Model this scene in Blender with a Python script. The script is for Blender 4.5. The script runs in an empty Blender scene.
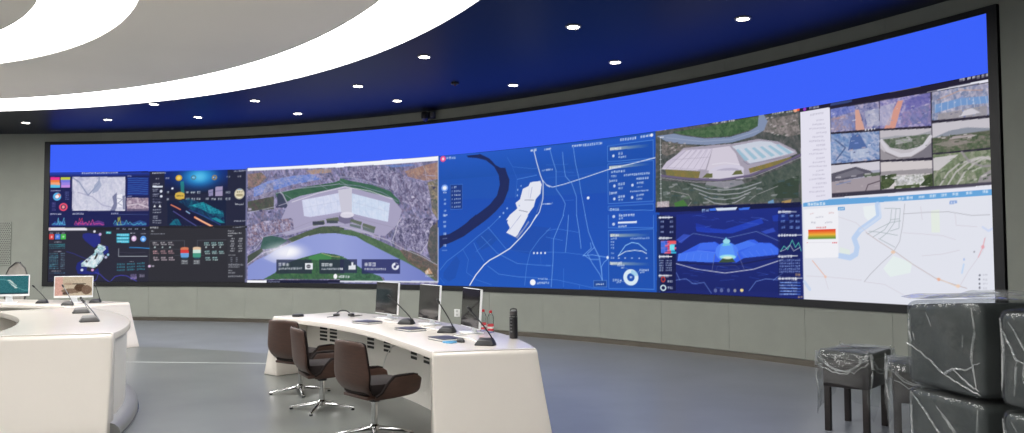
import bpy, bmesh, math, random
import numpy as np
from mathutils import Matrix, Vector

random.seed(7)
RNG = np.random.RandomState(7)
PI = math.pi
scene = bpy.context.scene
COL = scene.collection

# ------------------------------------------------------------------ camera, world, exposure
cam = bpy.data.cameras.new('camera')
cam.sensor_fit = 'HORIZONTAL'
cam.sensor_width = 36.0
cam.lens = 36.0 * 803.97 / 1024.0
cam.clip_start = 0.05
cam_o = bpy.data.objects.new('camera', cam)
COL.objects.link(cam_o)
cam_o.matrix_world = (Matrix.Translation((0, 0, 1.55)) @ Matrix.Rotation(PI / 2 + 0.0452, 4, 'X')
                      @ Matrix.Rotation(-0.0041, 4, 'Z'))
scene.camera = cam_o

world = bpy.data.worlds.new('world')
world.use_nodes = True
world.node_tree.nodes['Background'].inputs[0].default_value = (0.5, 0.52, 0.55, 1)
world.node_tree.nodes['Background'].inputs[1].default_value = 0.1
scene.world = world

scene.view_settings.view_transform = 'Standard'
scene.view_settings.look = 'None'
scene.view_settings.gamma = 1.0
scene.view_settings.exposure = 0.0
scene.view_settings.use_curve_mapping = False
RING_LIGHT = 10.0          # radiance of the luminous ceiling rings
DOWNLIGHT = 30.0

# ------------------------------------------------------------------ plan constants (metres)
WC = np.array([-11.8285, -0.0288])   # centre of the round room
WR = 19.264                          # radius of the screen face
A0 = 0.0387                          # bearing of the screen's left edge
CEIL = 4.46
SC_LEN, SC_Z0, SC_Z1, SC_MID, SC_TOP = 20.32, 0.90, 4.187, 2.205, 3.52

# ------------------------------------------------------------------ helpers
def srgb(c):
    c = np.asarray(c, float)
    return np.where(c <= 0.04045, c / 12.92, ((c + 0.055) / 1.055) ** 2.4)

def hexlin(h):
    return srgb([int(h[i:i + 2], 16) / 255 for i in (0, 2, 4)])

def rgb(r, g, b):
    return tuple(srgb([r / 255, g / 255, b / 255])) + (1.0,)

def material(name, color, rough=0.5, metal=0.0, var=0.0, scale=8.0, bump=0.0, bscale=60.0, spec=0.5,
             emit=None, strength=0.0, coat=0.0, stretch=None, detail=4.0):
    m = bpy.data.materials.new(name)
    m.use_nodes = True
    nt = m.node_tree
    b = nt.nodes['Principled BSDF']
    b.inputs['Base Color'].default_value = color
    b.inputs['Roughness'].default_value = rough
    b.inputs['Metallic'].default_value = metal
    b.inputs['Specular IOR Level'].default_value = spec
    b.inputs['Coat Weight'].default_value = coat
    b.inputs['Coat Roughness'].default_value = 0.08
    if emit is not None:
        b.inputs['Emission Color'].default_value = emit
        b.inputs['Emission Strength'].default_value = strength
    tc = nt.nodes.new('ShaderNodeTexCoord')
    src = tc.outputs['Object']
    if stretch:
        mp = nt.nodes.new('ShaderNodeMapping')
        mp.inputs['Scale'].default_value = stretch
        nt.links.new(src, mp.inputs['Vector'])
        src = mp.outputs['Vector']
    if var > 0:
        n = nt.nodes.new('ShaderNodeTexNoise')
        n.inputs['Scale'].default_value = scale
        n.inputs['Detail'].default_value = detail
        nt.links.new(src, n.inputs['Vector'])
        r = nt.nodes.new('ShaderNodeMapRange')
        r.inputs['From Min'].default_value = 0.3
        r.inputs['From Max'].default_value = 0.7
        r.inputs['To Min'].default_value = 1 - var
        r.inputs['To Max'].default_value = 1 + var
        nt.links.new(n.outputs['Fac'], r.inputs['Value'])
        mx = nt.nodes.new('ShaderNodeMix')
        mx.data_type = 'RGBA'
        mx.blend_type = 'MULTIPLY'
        mx.inputs['Factor'].default_value = 1.0
        mx.inputs[6].default_value = color
        nt.links.new(r.outputs['Result'], mx.inputs[7])
        nt.links.new(mx.outputs[2], b.inputs['Base Color'])
    if bump > 0:
        n2 = nt.nodes.new('ShaderNodeTexNoise')
        n2.inputs['Scale'].default_value = bscale
        n2.inputs['Detail'].default_value = 3
        nt.links.new(src, n2.inputs['Vector'])
        bp = nt.nodes.new('ShaderNodeBump')
        bp.inputs['Strength'].default_value = bump
        bp.inputs['Distance'].default_value = 0.01
        nt.links.new(n2.outputs['Fac'], bp.inputs['Height'])
        nt.links.new(bp.outputs['Normal'], b.inputs['Normal'])
    return m

class Geo:
    """collects vertices and faces of one mesh"""
    def __init__(self):
        self.v, self.f = [], []
    def add(self, V, F):
        o = len(self.v)
        self.v += [tuple(map(float, p)) for p in V]
        self.f += [tuple(i + o for i in f) for f in F]
        return self
    def box(self, c, s, rot=0.0):
        cx, cy, cz = c
        x, y, z = s[0] / 2, s[1] / 2, s[2] / 2
        ca, sa = math.cos(rot), math.sin(rot)
        V = [(cx + ca * a - sa * b, cy + sa * a + ca * b, cz + d) for d in (-z, z) for a, b in ((-x, -y), (x, -y), (x, y), (-x, y))]
        return self.add(V, [(3, 2, 1, 0), (4, 5, 6, 7), (0, 1, 5, 4), (1, 2, 6, 5), (2, 3, 7, 6), (3, 0, 4, 7)])
    def lathe(self, prof, n=24, c=(0, 0, 0), close=True):
        V, F = [], []
        for r, z in prof:
            for k in range(n):
                a = 2 * PI * k / n
                V.append((c[0] + r * math.cos(a), c[1] + r * math.sin(a), c[2] + z))
        m = len(prof)
        for i in range(m - 1):
            for k in range(n):
                k2 = (k + 1) % n
                F.append((i * n + k, i * n + k2, (i + 1) * n + k2, (i + 1) * n + k))
        if close:
            F.append(tuple(range(n - 1, -1, -1)))
            F.append(tuple((m - 1) * n + k for k in range(n)))
        return self.add(V, F)
    def tube(self, pts, r, n=8):
        pts = [Vector(p) for p in pts]
        rs = r if isinstance(r, (list, tuple)) else [r] * len(pts)
        V, F = [], []
        ref = Vector((0, 0, 1))
        for i, p in enumerate(pts):
            t = (pts[min(i + 1, len(pts) - 1)] - pts[max(i - 1, 0)]).normalized()
            u = t.cross(ref)
            if u.length < 1e-3:
                u = t.cross(Vector((1, 0, 0)))
            u.normalize()
            w = t.cross(u)
            for k in range(n):
                a = 2 * PI * k / n
                V.append(p + rs[i] * (math.cos(a) * u + math.sin(a) * w))
        for i in range(len(pts) - 1):
            for k in range(n):
                k2 = (k + 1) % n
                F.append((i * n + k, i * n + k2, (i + 1) * n + k2, (i + 1) * n + k))
        F.append(tuple(range(n - 1, -1, -1)))
        F.append(tuple((len(pts) - 1) * n + k for k in range(n)))
        return self.add(V, F)
    def grid(self, P):
        """P: array rows x cols x 3"""
        P = np.asarray(P, float)
        r, c = P.shape[:2]
        F = [(i * c + j, i * c + j + 1, (i + 1) * c + j + 1, (i + 1) * c + j) for i in range(r - 1) for j in range(c - 1)]
        return self.add(P.reshape(-1, 3), F)
    def loops(self, L, cap=True, closed=True):
        """L: list of equal-length closed loops of points, lofted"""
        n = len(L[0])
        V = [p for l in L for p in l]
        F = []
        kk = n if closed else n - 1
        for i in range(len(L) - 1):
            for k in range(kk):
                k2 = (k + 1) % n
                F.append((i * n + k, i * n + k2, (i + 1) * n + k2, (i + 1) * n + k))
        if cap:
            F.append(tuple(range(n - 1, -1, -1)))
            F.append(tuple((len(L) - 1) * n + k for k in range(n)))
        return self.add(V, F)

def obj(name, g, mat, parent=None, label=None, cat=None, group=None, kind=None, bevel=0.0, smooth=True, loc=None,
        solid=0.0, sub=0, angle=35, seg=2):
    me = bpy.data.meshes.new(name)
    V = np.asarray(g.v, float)
    if loc is not None:
        V = V - np.asarray(loc, float)
    me.from_pydata(V.tolist(), [], g.f)
    bm = bmesh.new()
    bm.from_mesh(me)
    bmesh.ops.recalc_face_normals(bm, faces=bm.faces)
    if bevel > 0:
        es = [e for e in bm.edges if len(e.link_faces) == 2 and e.calc_face_angle(0) > math.radians(angle)]
        bmesh.ops.bevel(bm, geom=es, offset=bevel, segments=seg, profile=0.5, affect='EDGES', clamp_overlap=True)
    if smooth:
        for f in bm.faces:
            f.smooth = True
        if not sub:
            for e in bm.edges:
                if len(e.link_faces) == 2 and e.calc_face_angle(0) > math.radians(angle):
                    e.smooth = False
    bm.to_mesh(me)
    bm.free()
    me.materials.append(mat)
    o = bpy.data.objects.new(name, me)
    COL.objects.link(o)
    if parent is not None:
        o.parent = parent
    elif loc is not None:
        o.location = loc
    if solid:
        s = o.modifiers.new('solidify', 'SOLIDIFY')
        s.thickness = solid
        s.offset = 0
    if sub:
        s = o.modifiers.new('subdivision', 'SUBSURF')
        s.levels = s.render_levels = sub
    tag(o, label, cat, group, kind)
    return o

def tag(o, label=None, cat=None, group=None, kind=None):
    if label: o['label'] = label
    if cat: o['category'] = cat
    if group: o['group'] = group
    if kind: o['kind'] = kind
    return o

def empty(name, loc, label=None, cat=None, group=None, rz=0.0, kind=None):
    o = bpy.data.objects.new(name, None)
    o.empty_display_size = 0.1
    COL.objects.link(o)
    o.location = loc
    o.rotation_euler = (0, 0, rz)
    return tag(o, label, cat, group, kind)

def copy_tree(o, parent=None):
    c = o.copy()
    COL.objects.link(c)
    c.parent = parent
    for ch in o.children:
        copy_tree(ch, c)
    return c

def pol(c, r, a):
    return (c[0] + r * math.cos(a), c[1] + r * math.sin(a))

def wall(s, r=WR):
    a = A0 + s / WR
    return (WC[0] + r * math.sin(a), WC[1] + r * math.cos(a))

def wall_slab(g, s0, s1, z0, z1, r0, r1, n=None):
    """curved slab following the round wall between radii r0 (room side) and r1"""
    n = n or max(1, int(abs(s1 - s0) / 0.3))
    L = []
    for k in range(n + 1):
        s = s0 + (s1 - s0) * k / n
        a, b = wall(s, r0), wall(s, r1)
        L.append([(a[0], a[1], z0), (b[0], b[1], z0), (b[0], b[1], z1), (a[0], a[1], z1)])
    return g.loops(L)

# ------------------------------------------------------------------ materials
M_WALL = material('wall_panel_fabric', rgb(147, 150, 141), 0.8, var=0.04, scale=3, bump=0.15, bscale=220)
M_WALLGAP = material('wall_backing', rgb(125, 124, 117), 0.9, var=0.05, scale=3)
M_STEEL = material('brushed_steel', rgb(118, 112, 102), 0.3, 0.9, var=0.12, scale=3, stretch=(1, 1, 20))
M_CEIL = material('navy_ceiling_paint', rgb(12, 15, 32), 0.4, var=0.08, scale=0.8, spec=0.19)
M_GREY = material('grey_ceiling_board', rgb(236, 231, 222), 0.85, var=0.02, scale=0.6)
M_RING = material('luminous_membrane', (0.8, 0.8, 0.8, 1), 0.6, emit=(1.0, 0.985, 0.96, 1), strength=RING_LIGHT, var=0.01)
M_TRIMW = material('white_ceiling_edge', rgb(205, 205, 203), 0.6, var=0.02)
M_FLOOR = material('grey_vinyl_floor', rgb(105, 108, 105), 0.3, var=0.13, scale=1.1, bump=0.03, bscale=30, detail=8, spec=0.45)
M_FLOOR2 = material('pale_vinyl_floor', rgb(120, 124, 131), 0.3, var=0.10, scale=1.3, bump=0.03, bscale=30, detail=8, spec=0.45)
M_SEAM = material('weld_seam', rgb(196, 200, 198), 0.5, var=0.05)
M_FRAME = material('black_screen_frame', rgb(14, 15, 19), 0.45, var=0.1, scale=5)
M_BLUE = material('lit_blue_screen', (0.0, 0.0, 0.0, 1), 0.6, emit=tuple(hexlin('3c62fa')) + (1,), strength=1.0, spec=0.1, var=0.01)
M_WHITE = material('white_solid_surface', rgb(234, 226, 217), 0.2, var=0.015, scale=2, spec=0.5, coat=0.35)
M_WHITE2 = material('white_lacquer_panel', rgb(228, 224, 217), 0.3, var=0.02, scale=2)
M_DARK = material('black_slot', rgb(34, 33, 34), 0.7, var=0.1)
M_PLINTH = material('grey_metal_plinth', rgb(150, 150, 150), 0.4, 0.6, var=0.05, scale=3)
M_CHROME = material('polished_chrome', rgb(200, 200, 200), 0.12, 1.0, var=0.04, scale=6)
M_BROWN = material('walnut_brown_leather', rgb(68, 45, 36), 0.45, var=0.2, scale=6, stretch=(2, 2, 14), bump=0.06, bscale=120)
M_BROWND = material('dark_brown_leather', rgb(34, 27, 26), 0.75, spec=0.2, var=0.15, scale=9, bump=0.1, bscale=120)
M_BLACK = material('black_plastic', rgb(30, 30, 33), 0.4, var=0.1, scale=10)
M_GREYPL = material('dark_grey_plastic', rgb(62, 60, 60), 0.4, var=0.1, scale=10)
M_NAVY = material('navy_leather_cover', rgb(38, 40, 66), 0.45, var=0.12, scale=20, bump=0.1, bscale=200)
M_BEZEL = material('white_monitor_plastic', rgb(226, 228, 230), 0.3, var=0.02)
M_GLASS = material('dark_monitor_glass', rgb(40, 38, 40), 0.06, var=0.3, scale=6, spec=0.8)
M_SILVER = material('silver_stem', rgb(120, 122, 126), 0.3, 0.8, var=0.05)
M_RED = material('red_cap', rgb(205, 44, 52), 0.4, var=0.05)
M_LABEL = material('red_label', rgb(214, 70, 78), 0.4, var=0.15, scale=40)
M_CHAR = material('charcoal_upholstery', rgb(54, 59, 58), 0.75, var=0.10, scale=5, bump=0.1, bscale=150)
M_WOOD = material('dark_stained_wood', rgb(40, 34, 34), 0.45, var=0.2, scale=5, stretch=(1, 1, 12))
M_CYAN = material('light_blue_strap', rgb(90, 160, 205), 0.5, var=0.08)
M_CABLE = material('white_cable', rgb(215, 215, 212), 0.5, var=0.03)
M_MESH = material('grey_mesh_fabric', rgb(120, 118, 116), 0.8, var=0.1)
M_LAMP = material('lit_downlight_lens', (0.8, 0.8, 0.8, 1), 0.5, emit=(1.0, 0.90, 0.80, 1), strength=DOWNLIGHT, var=0.01)
M_NET = material('grey_mesh_net', rgb(150, 146, 140), 0.9, var=0.1)
M_SOCKET = material('pale_socket_face', rgb(190, 190, 186), 0.5, var=0.03)
M_OUTLET = material('white_outlet_plastic', rgb(232, 232, 228), 0.4, var=0.02)

def film_material(name, haze, fold=0.0):
    m = bpy.data.materials.new(name)
    m.use_nodes = True
    nt = m.node_tree
    nt.nodes.clear()
    out = nt.nodes.new('ShaderNodeOutputMaterial')
    tr = nt.nodes.new('ShaderNodeBsdfTransparent')
    tr.inputs[0].default_value = (0.95, 0.97, 0.97, 1)
    gl = nt.nodes.new('ShaderNodeBsdfGlossy')
    gl.inputs['Roughness'].default_value = 0.14
    df = nt.nodes.new('ShaderNodeBsdfDiffuse')
    df.inputs[0].default_value = (0.78, 0.78, 0.77, 1)
    tc = nt.nodes.new('ShaderNodeTexCoord')
    n = nt.nodes.new('ShaderNodeTexNoise')
    n.inputs['Scale'].default_value = 4.0
    n.inputs['Detail'].default_value = 3
    nt.links.new(tc.outputs['Object'], n.inputs['Vector'])
    hz = nt.nodes.new('ShaderNodeMapRange')
    hz.inputs['From Min'].default_value = 0.4
    hz.inputs['From Max'].default_value = 0.75
    hz.inputs['To Min'].default_value = haze * 0.6
    hz.inputs['To Max'].default_value = haze * 2.2
    nt.links.new(n.outputs['Fac'], hz.inputs['Value'])
    bp = nt.nodes.new('ShaderNodeBump')
    bp.inputs['Strength'].default_value = 0.8
    bp.inputs['Distance'].default_value = 0.05
    nt.links.new(n.outputs['Fac'], bp.inputs['Height'])
    nt.links.new(bp.outputs['Normal'], gl.inputs['Normal'])
    lw = nt.nodes.new('ShaderNodeLayerWeight')
    lw.inputs['Blend'].default_value = 0.3
    nt.links.new(bp.outputs['Normal'], lw.inputs['Normal'])
    fs = nt.nodes.new('ShaderNodeMath'); fs.operation = 'MULTIPLY_ADD'
    fs.inputs[1].default_value = 0.4; fs.inputs[2].default_value = 0.03
    nt.links.new(lw.outputs['Fresnel'], fs.inputs[0])
    m1 = nt.nodes.new('ShaderNodeMixShader')
    nt.links.new(hz.outputs['Result'], m1.inputs[0]); nt.links.new(tr.outputs[0], m1.inputs[1]); nt.links.new(df.outputs[0], m1.inputs[2])
    m2 = nt.nodes.new('ShaderNodeMixShader')
    nt.links.new(fs.outputs[0], m2.inputs[0]); nt.links.new(m1.outputs[0], m2.inputs[1]); nt.links.new(gl.outputs[0], m2.inputs[2])
    nt.links.new(m2.outputs[0], out.inputs[0])
    return m
M_FILM = film_material('clear_plastic_film', 0.025)
M_SHEET = film_material('hazy_plastic_sheet', 0.20)
M_FOLD = film_material('gathered_plastic_film', 0.24)
M_FILM2 = film_material('loose_plastic_film', 0.055)

def clear_material():
    m = bpy.data.materials.new('clear_bottle_plastic')
    m.use_nodes = True
    nt = m.node_tree
    nt.nodes.clear()
    out = nt.nodes.new('ShaderNodeOutputMaterial')
    tr = nt.nodes.new('ShaderNodeBsdfTransparent'); tr.inputs[0].default_value = (0.92, 0.95, 0.96, 1)
    gl = nt.nodes.new('ShaderNodeBsdfGlossy'); gl.inputs['Roughness'].default_value = 0.05
    lw = nt.nodes.new('ShaderNodeLayerWeight'); lw.inputs['Blend'].default_value = 0.15
    mx = nt.nodes.new('ShaderNodeMixShader')
    nt.links.new(lw.outputs['Fresnel'], mx.inputs[0]); nt.links.new(tr.outputs[0], mx.inputs[1]); nt.links.new(gl.outputs[0], mx.inputs[2])
    nt.links.new(mx.outputs[0], out.inputs[0])
    return m
M_CLEAR = clear_material()

def attr_screen_material(name, strength=1.0):
    """a lit display: its picture is stored as a colour attribute on the screen's own grid"""
    m = bpy.data.materials.new(name)
    m.use_nodes = True
    nt = m.node_tree
    b = nt.nodes['Principled BSDF']
    b.inputs['Base Color'].default_value = (0, 0, 0, 1)
    b.inputs['Roughness'].default_value = 0.6
    b.inputs['Specular IOR Level'].default_value = 0.1
    a = nt.nodes.new('ShaderNodeAttribute')
    a.attribute_name = 'picture'
    nt.links.new(a.outputs['Color'], b.inputs['Emission Color'])
    b.inputs['Emission Strength'].default_value = strength
    return m
M_SCREEN = attr_screen_material('lit_display')

# ------------------------------------------------------------------ setting: floor, walls, ceiling
ZC, ZONE = (-8.4, 4.85), 9.0
def disc_ring(g, c0, r0, c1, r1, z0, z1, n=180):
    V, F = [], []
    for k in range(n):
        a = 2 * PI * k / n
        V.append((c0[0] + r0 * math.cos(a), c0[1] + r0 * math.sin(a), z0))
        V.append((c1[0] + r1 * math.cos(a), c1[1] + r1 * math.sin(a), z1))
    for k in range(n):
        k2 = (k + 1) % n
        F.append((2 * k, 2 * k + 1, 2 * k2 + 1, 2 * k2))
    return g.add(V, F)

g = Geo()
g.add([(ZC[0] + ZONE * math.cos(2 * PI * k / 180), ZC[1] + ZONE * math.sin(2 * PI * k / 180), 0) for k in range(180)], [tuple(range(180))])
fl = obj('floor', g, M_FLOOR, kind='structure', label='grey marbled vinyl floor of the inner round zone')
g = Geo()
disc_ring(g, ZC, ZONE, WC, WR + 0.3, 0, 0)
obj('floor', g, M_FLOOR2, kind='structure', label='paler grey vinyl floor band below the curved screen wall')
g = Geo()
g.box((-5.0, 11.62, 0.002), (4.6, 0.018, 0.004), math.atan2(-0.22, 2.16))
obj('floor_seam', g, M_SEAM, parent=fl, label='thin pale weld seam')

# round wall: backing plus panels
WALL_L, WALL_R = -16.0, 27.0
wb = empty('wall_back', (0, 0, 0), kind='structure', label='curved grey panelled wall that carries the screen')
g = Geo()
wall_slab(g, WALL_L, WALL_R, 0, CEIL, WR + 0.135, WR + 0.25, 150)
obj('wall_backing', g, M_WALLGAP, wb)
JOINT = 0.004
def panel(s0, s1, z0, z1):
    g = Geo()
    wall_slab(g, s0 + JOINT / 2, s1 - JOINT / 2, z0, z1, WR + 0.012, WR + 0.135, 5)
    obj('wall_panel', g, M_WALL, wb)
for k in range(16):
    s0 = k * 1.27
    panel(s0 if k else -0.13, s0 + 1.27 if k < 15 else SC_LEN + 0.13, 0.085, 0.798)
    panel(s0 if k else -0.13, s0 + 1.27 if k < 15 else SC_LEN + 0.13, 4.262, CEIL)
for k in range(6):
    panel(-0.13 - 1.27 * (k + 1), -0.13 - 1.27 * k, 0.085, CEIL)
    panel(SC_LEN + 0.13 + 1.27 * k, SC_LEN + 0.13 + 1.27 * (k + 1), 0.085, CEIL)
g = Geo()
wall_slab(g, WALL_L, WALL_R, 0, 0.08, WR - 0.004, WR + 0.135, 150)
bb = obj('baseboard_back', g, M_STEEL, kind='structure', label='low brushed steel skirting under the screen wall')
g = Geo()
wall_slab(g, 6.12, 6.5, 0.01, 0.078, WR - 0.008, WR - 0.003, 3)  # short thin slab, coloured light blue, on the face of the skirting
obj('blue_strip', g, M_CYAN, bb, label='short light blue strip on the skirting')
g = Geo()
span = 2 * PI * WR - (WALL_R - WALL_L)
wall_slab(g, WALL_R, WALL_R + span, 0, CEIL, WR + 0.1, WR + 0.25, 120)
obj('wall_rear', g, M_WALL, kind='structure', label='plain grey wall on the far side of the round room')

# ceiling: navy field round the outer luminous ring, grey boards between the rings
O1, R1 = (-11.77, 3.47), 12.73
I1, Q1 = (-11.91, 3.14), 12.01
O2, R2 = (-10.71, 5.17), 7.54
I2, Q2 = (-10.54, 5.24), 6.40
g = Geo()
V, F = [], []
n = 240
for k in range(n):
    a = 2 * PI * k / n
    dx, dy = math.cos(a), math.sin(a)
    px, py = O1[0] - WC[0], O1[1] - WC[1]
    b_ = px * dx + py * dy
    t = -b_ + math.sqrt(b_ * b_ - (px * px + py * py) + (WR + 0.2) ** 2)
    V += [(O1[0] + R1 * dx, O1[1] + R1 * dy, CEIL), (O1[0] + t * dx, O1[1] + t * dy, CEIL),
          (O1[0] + R1 * dx, O1[1] + R1 * dy, CEIL + 0.12), (O1[0] + t * dx, O1[1] + t * dy, CEIL + 0.12)]
for k in range(n):
    a, b_ = 4 * k, 4 * ((k + 1) % n)
    F += [(a, a + 1, b_ + 1, b_), (a + 2, b_ + 2, b_ + 3, a + 3), (a, b_, b_ + 2, a + 2), (a + 1, a + 3, b_ + 3, b_ + 1)]
g.add(V, F)
ce = obj('ceiling', g, M_CEIL, kind='structure', label='dark navy ceiling between the luminous ring and the screen wall')
g = Geo()
disc_ring(g, O1, R1 - 0.012, O1, R1, CEIL - 0.012, CEIL - 0.012, 240)
disc_ring(g, O1, R1 - 0.012, O1, R1 - 0.012, CEIL - 0.012, CEIL + 0.06, 240)
disc_ring(g, O1, R1, O1, R1, CEIL - 0.012, CEIL, 240)
obj('ceiling_edge', g, M_TRIMW, ce, label='thin pale edging of the round opening')
def tube_ring(name, c0, r0, c1, r1, z, th, mat, label, cat=None, kind=None):
    g = Geo()
    V, F = [], []
    n = 200
    for k in range(n):
        a = 2 * PI * k / n
        V += [(c0[0] + r0 * math.cos(a), c0[1] + r0 * math.sin(a), z), (c1[0] + r1 * math.cos(a), c1[1] + r1 * math.sin(a), z),
              (c0[0] + r0 * math.cos(a), c0[1] + r0 * math.sin(a), z + th), (c1[0] + r1 * math.cos(a), c1[1] + r1 * math.sin(a), z + th)]
    for k in range(n):
        a, b_ = 4 * k, 4 * ((k + 1) % n)
        F += [(a, a + 1, b_ + 1, b_), (a + 2, b_ + 2, b_ + 3, a + 3), (a, b_, b_ + 2, a + 2), (a + 1, a + 3, b_ + 3, b_ + 1)]
    g.add(V, F)
    return obj(name, g, mat, label=label, cat=cat, kind=kind)
tube_ring('ring_light', O1, R1 - 0.014, I1, Q1, CEIL + 0.03, 0.06, M_RING, 'large outer luminous white ring recessed in the ceiling, meeting the navy field', 'ceiling light')
tube_ring('ring_light', O2, R2 - 0.004, I2, Q2 + 0.004, CEIL + 0.03, 0.06, M_RING, 'smaller inner luminous white ring set in the grey ceiling board', 'ceiling light')
tube_ring('ceiling', I1, Q1 - 0.004, O2, R2, CEIL, 0.12, M_GREY, 'wide pale grey ceiling board between the two luminous rings', kind='structure')
g = Geo()
g.add([(I2[0] + Q2 * math.cos(2 * PI * k / 120), I2[1] + Q2 * math.sin(2 * PI * k / 120), zz) for zz in (CEIL, CEIL + 0.12) for k in range(120)],
      [tuple(range(120)), tuple(range(120, 240))] + [(k, (k + 1) % 120, 120 + (k + 1) % 120, 120 + k) for k in range(120)])
obj('ceiling', g, M_GREY, kind='structure', label='round grey ceiling board inside the inner luminous ring')
# roof void closing the gaps above the boards
g = Geo()
g.add([(WC[0] + (WR + 0.3) * math.cos(2 * PI * k / 90), WC[1] + (WR + 0.3) * math.sin(2 * PI * k / 90), CEIL + 0.2) for k in range(90)], [tuple(range(90))])
obj('roof_slab', g, M_WALLGAP, kind='structure', label='slab above the ceiling boards')

# ------------------------------------------------------------------ LED video wall
led = empty('video_wall', (wall(SC_LEN / 2)[0], wall(SC_LEN / 2)[1], SC_Z0), 'long curved LED video wall with black frame filling the panelled wall', 'screen')
LEDLOC = tuple(led.location)
for s0, s1, z0, z1 in ((-0.135, SC_LEN + 0.115, SC_Z1, 4.262), (-0.135, SC_LEN + 0.115, 0.80, SC_Z0), (-0.135, 0.0, SC_Z0, SC_Z1), (SC_LEN, SC_LEN + 0.115, SC_Z0, SC_Z1)):
    g = Geo()
    wall_slab(g, s0, s1, z0, z1, WR - 0.012, WR + 0.12)
    obj('frame', g, M_FRAME, led, loc=LEDLOC)
g = Geo()
wall_slab(g, -0.12, SC_LEN + 0.1, 0.82, 4.24, WR + 0.03, WR + 0.12)
obj('cabinet_back', g, M_FRAME, led, loc=LEDLOC)
g = Geo()
g.grid([[wall(SC_LEN * k / 120) + (z,) for k in range(121)] for z in (SC_TOP, SC_Z1)])
obj('blue_band', g, M_BLUE, led, loc=LEDLOC, label='plain bright blue band along the top of the display')

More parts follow.
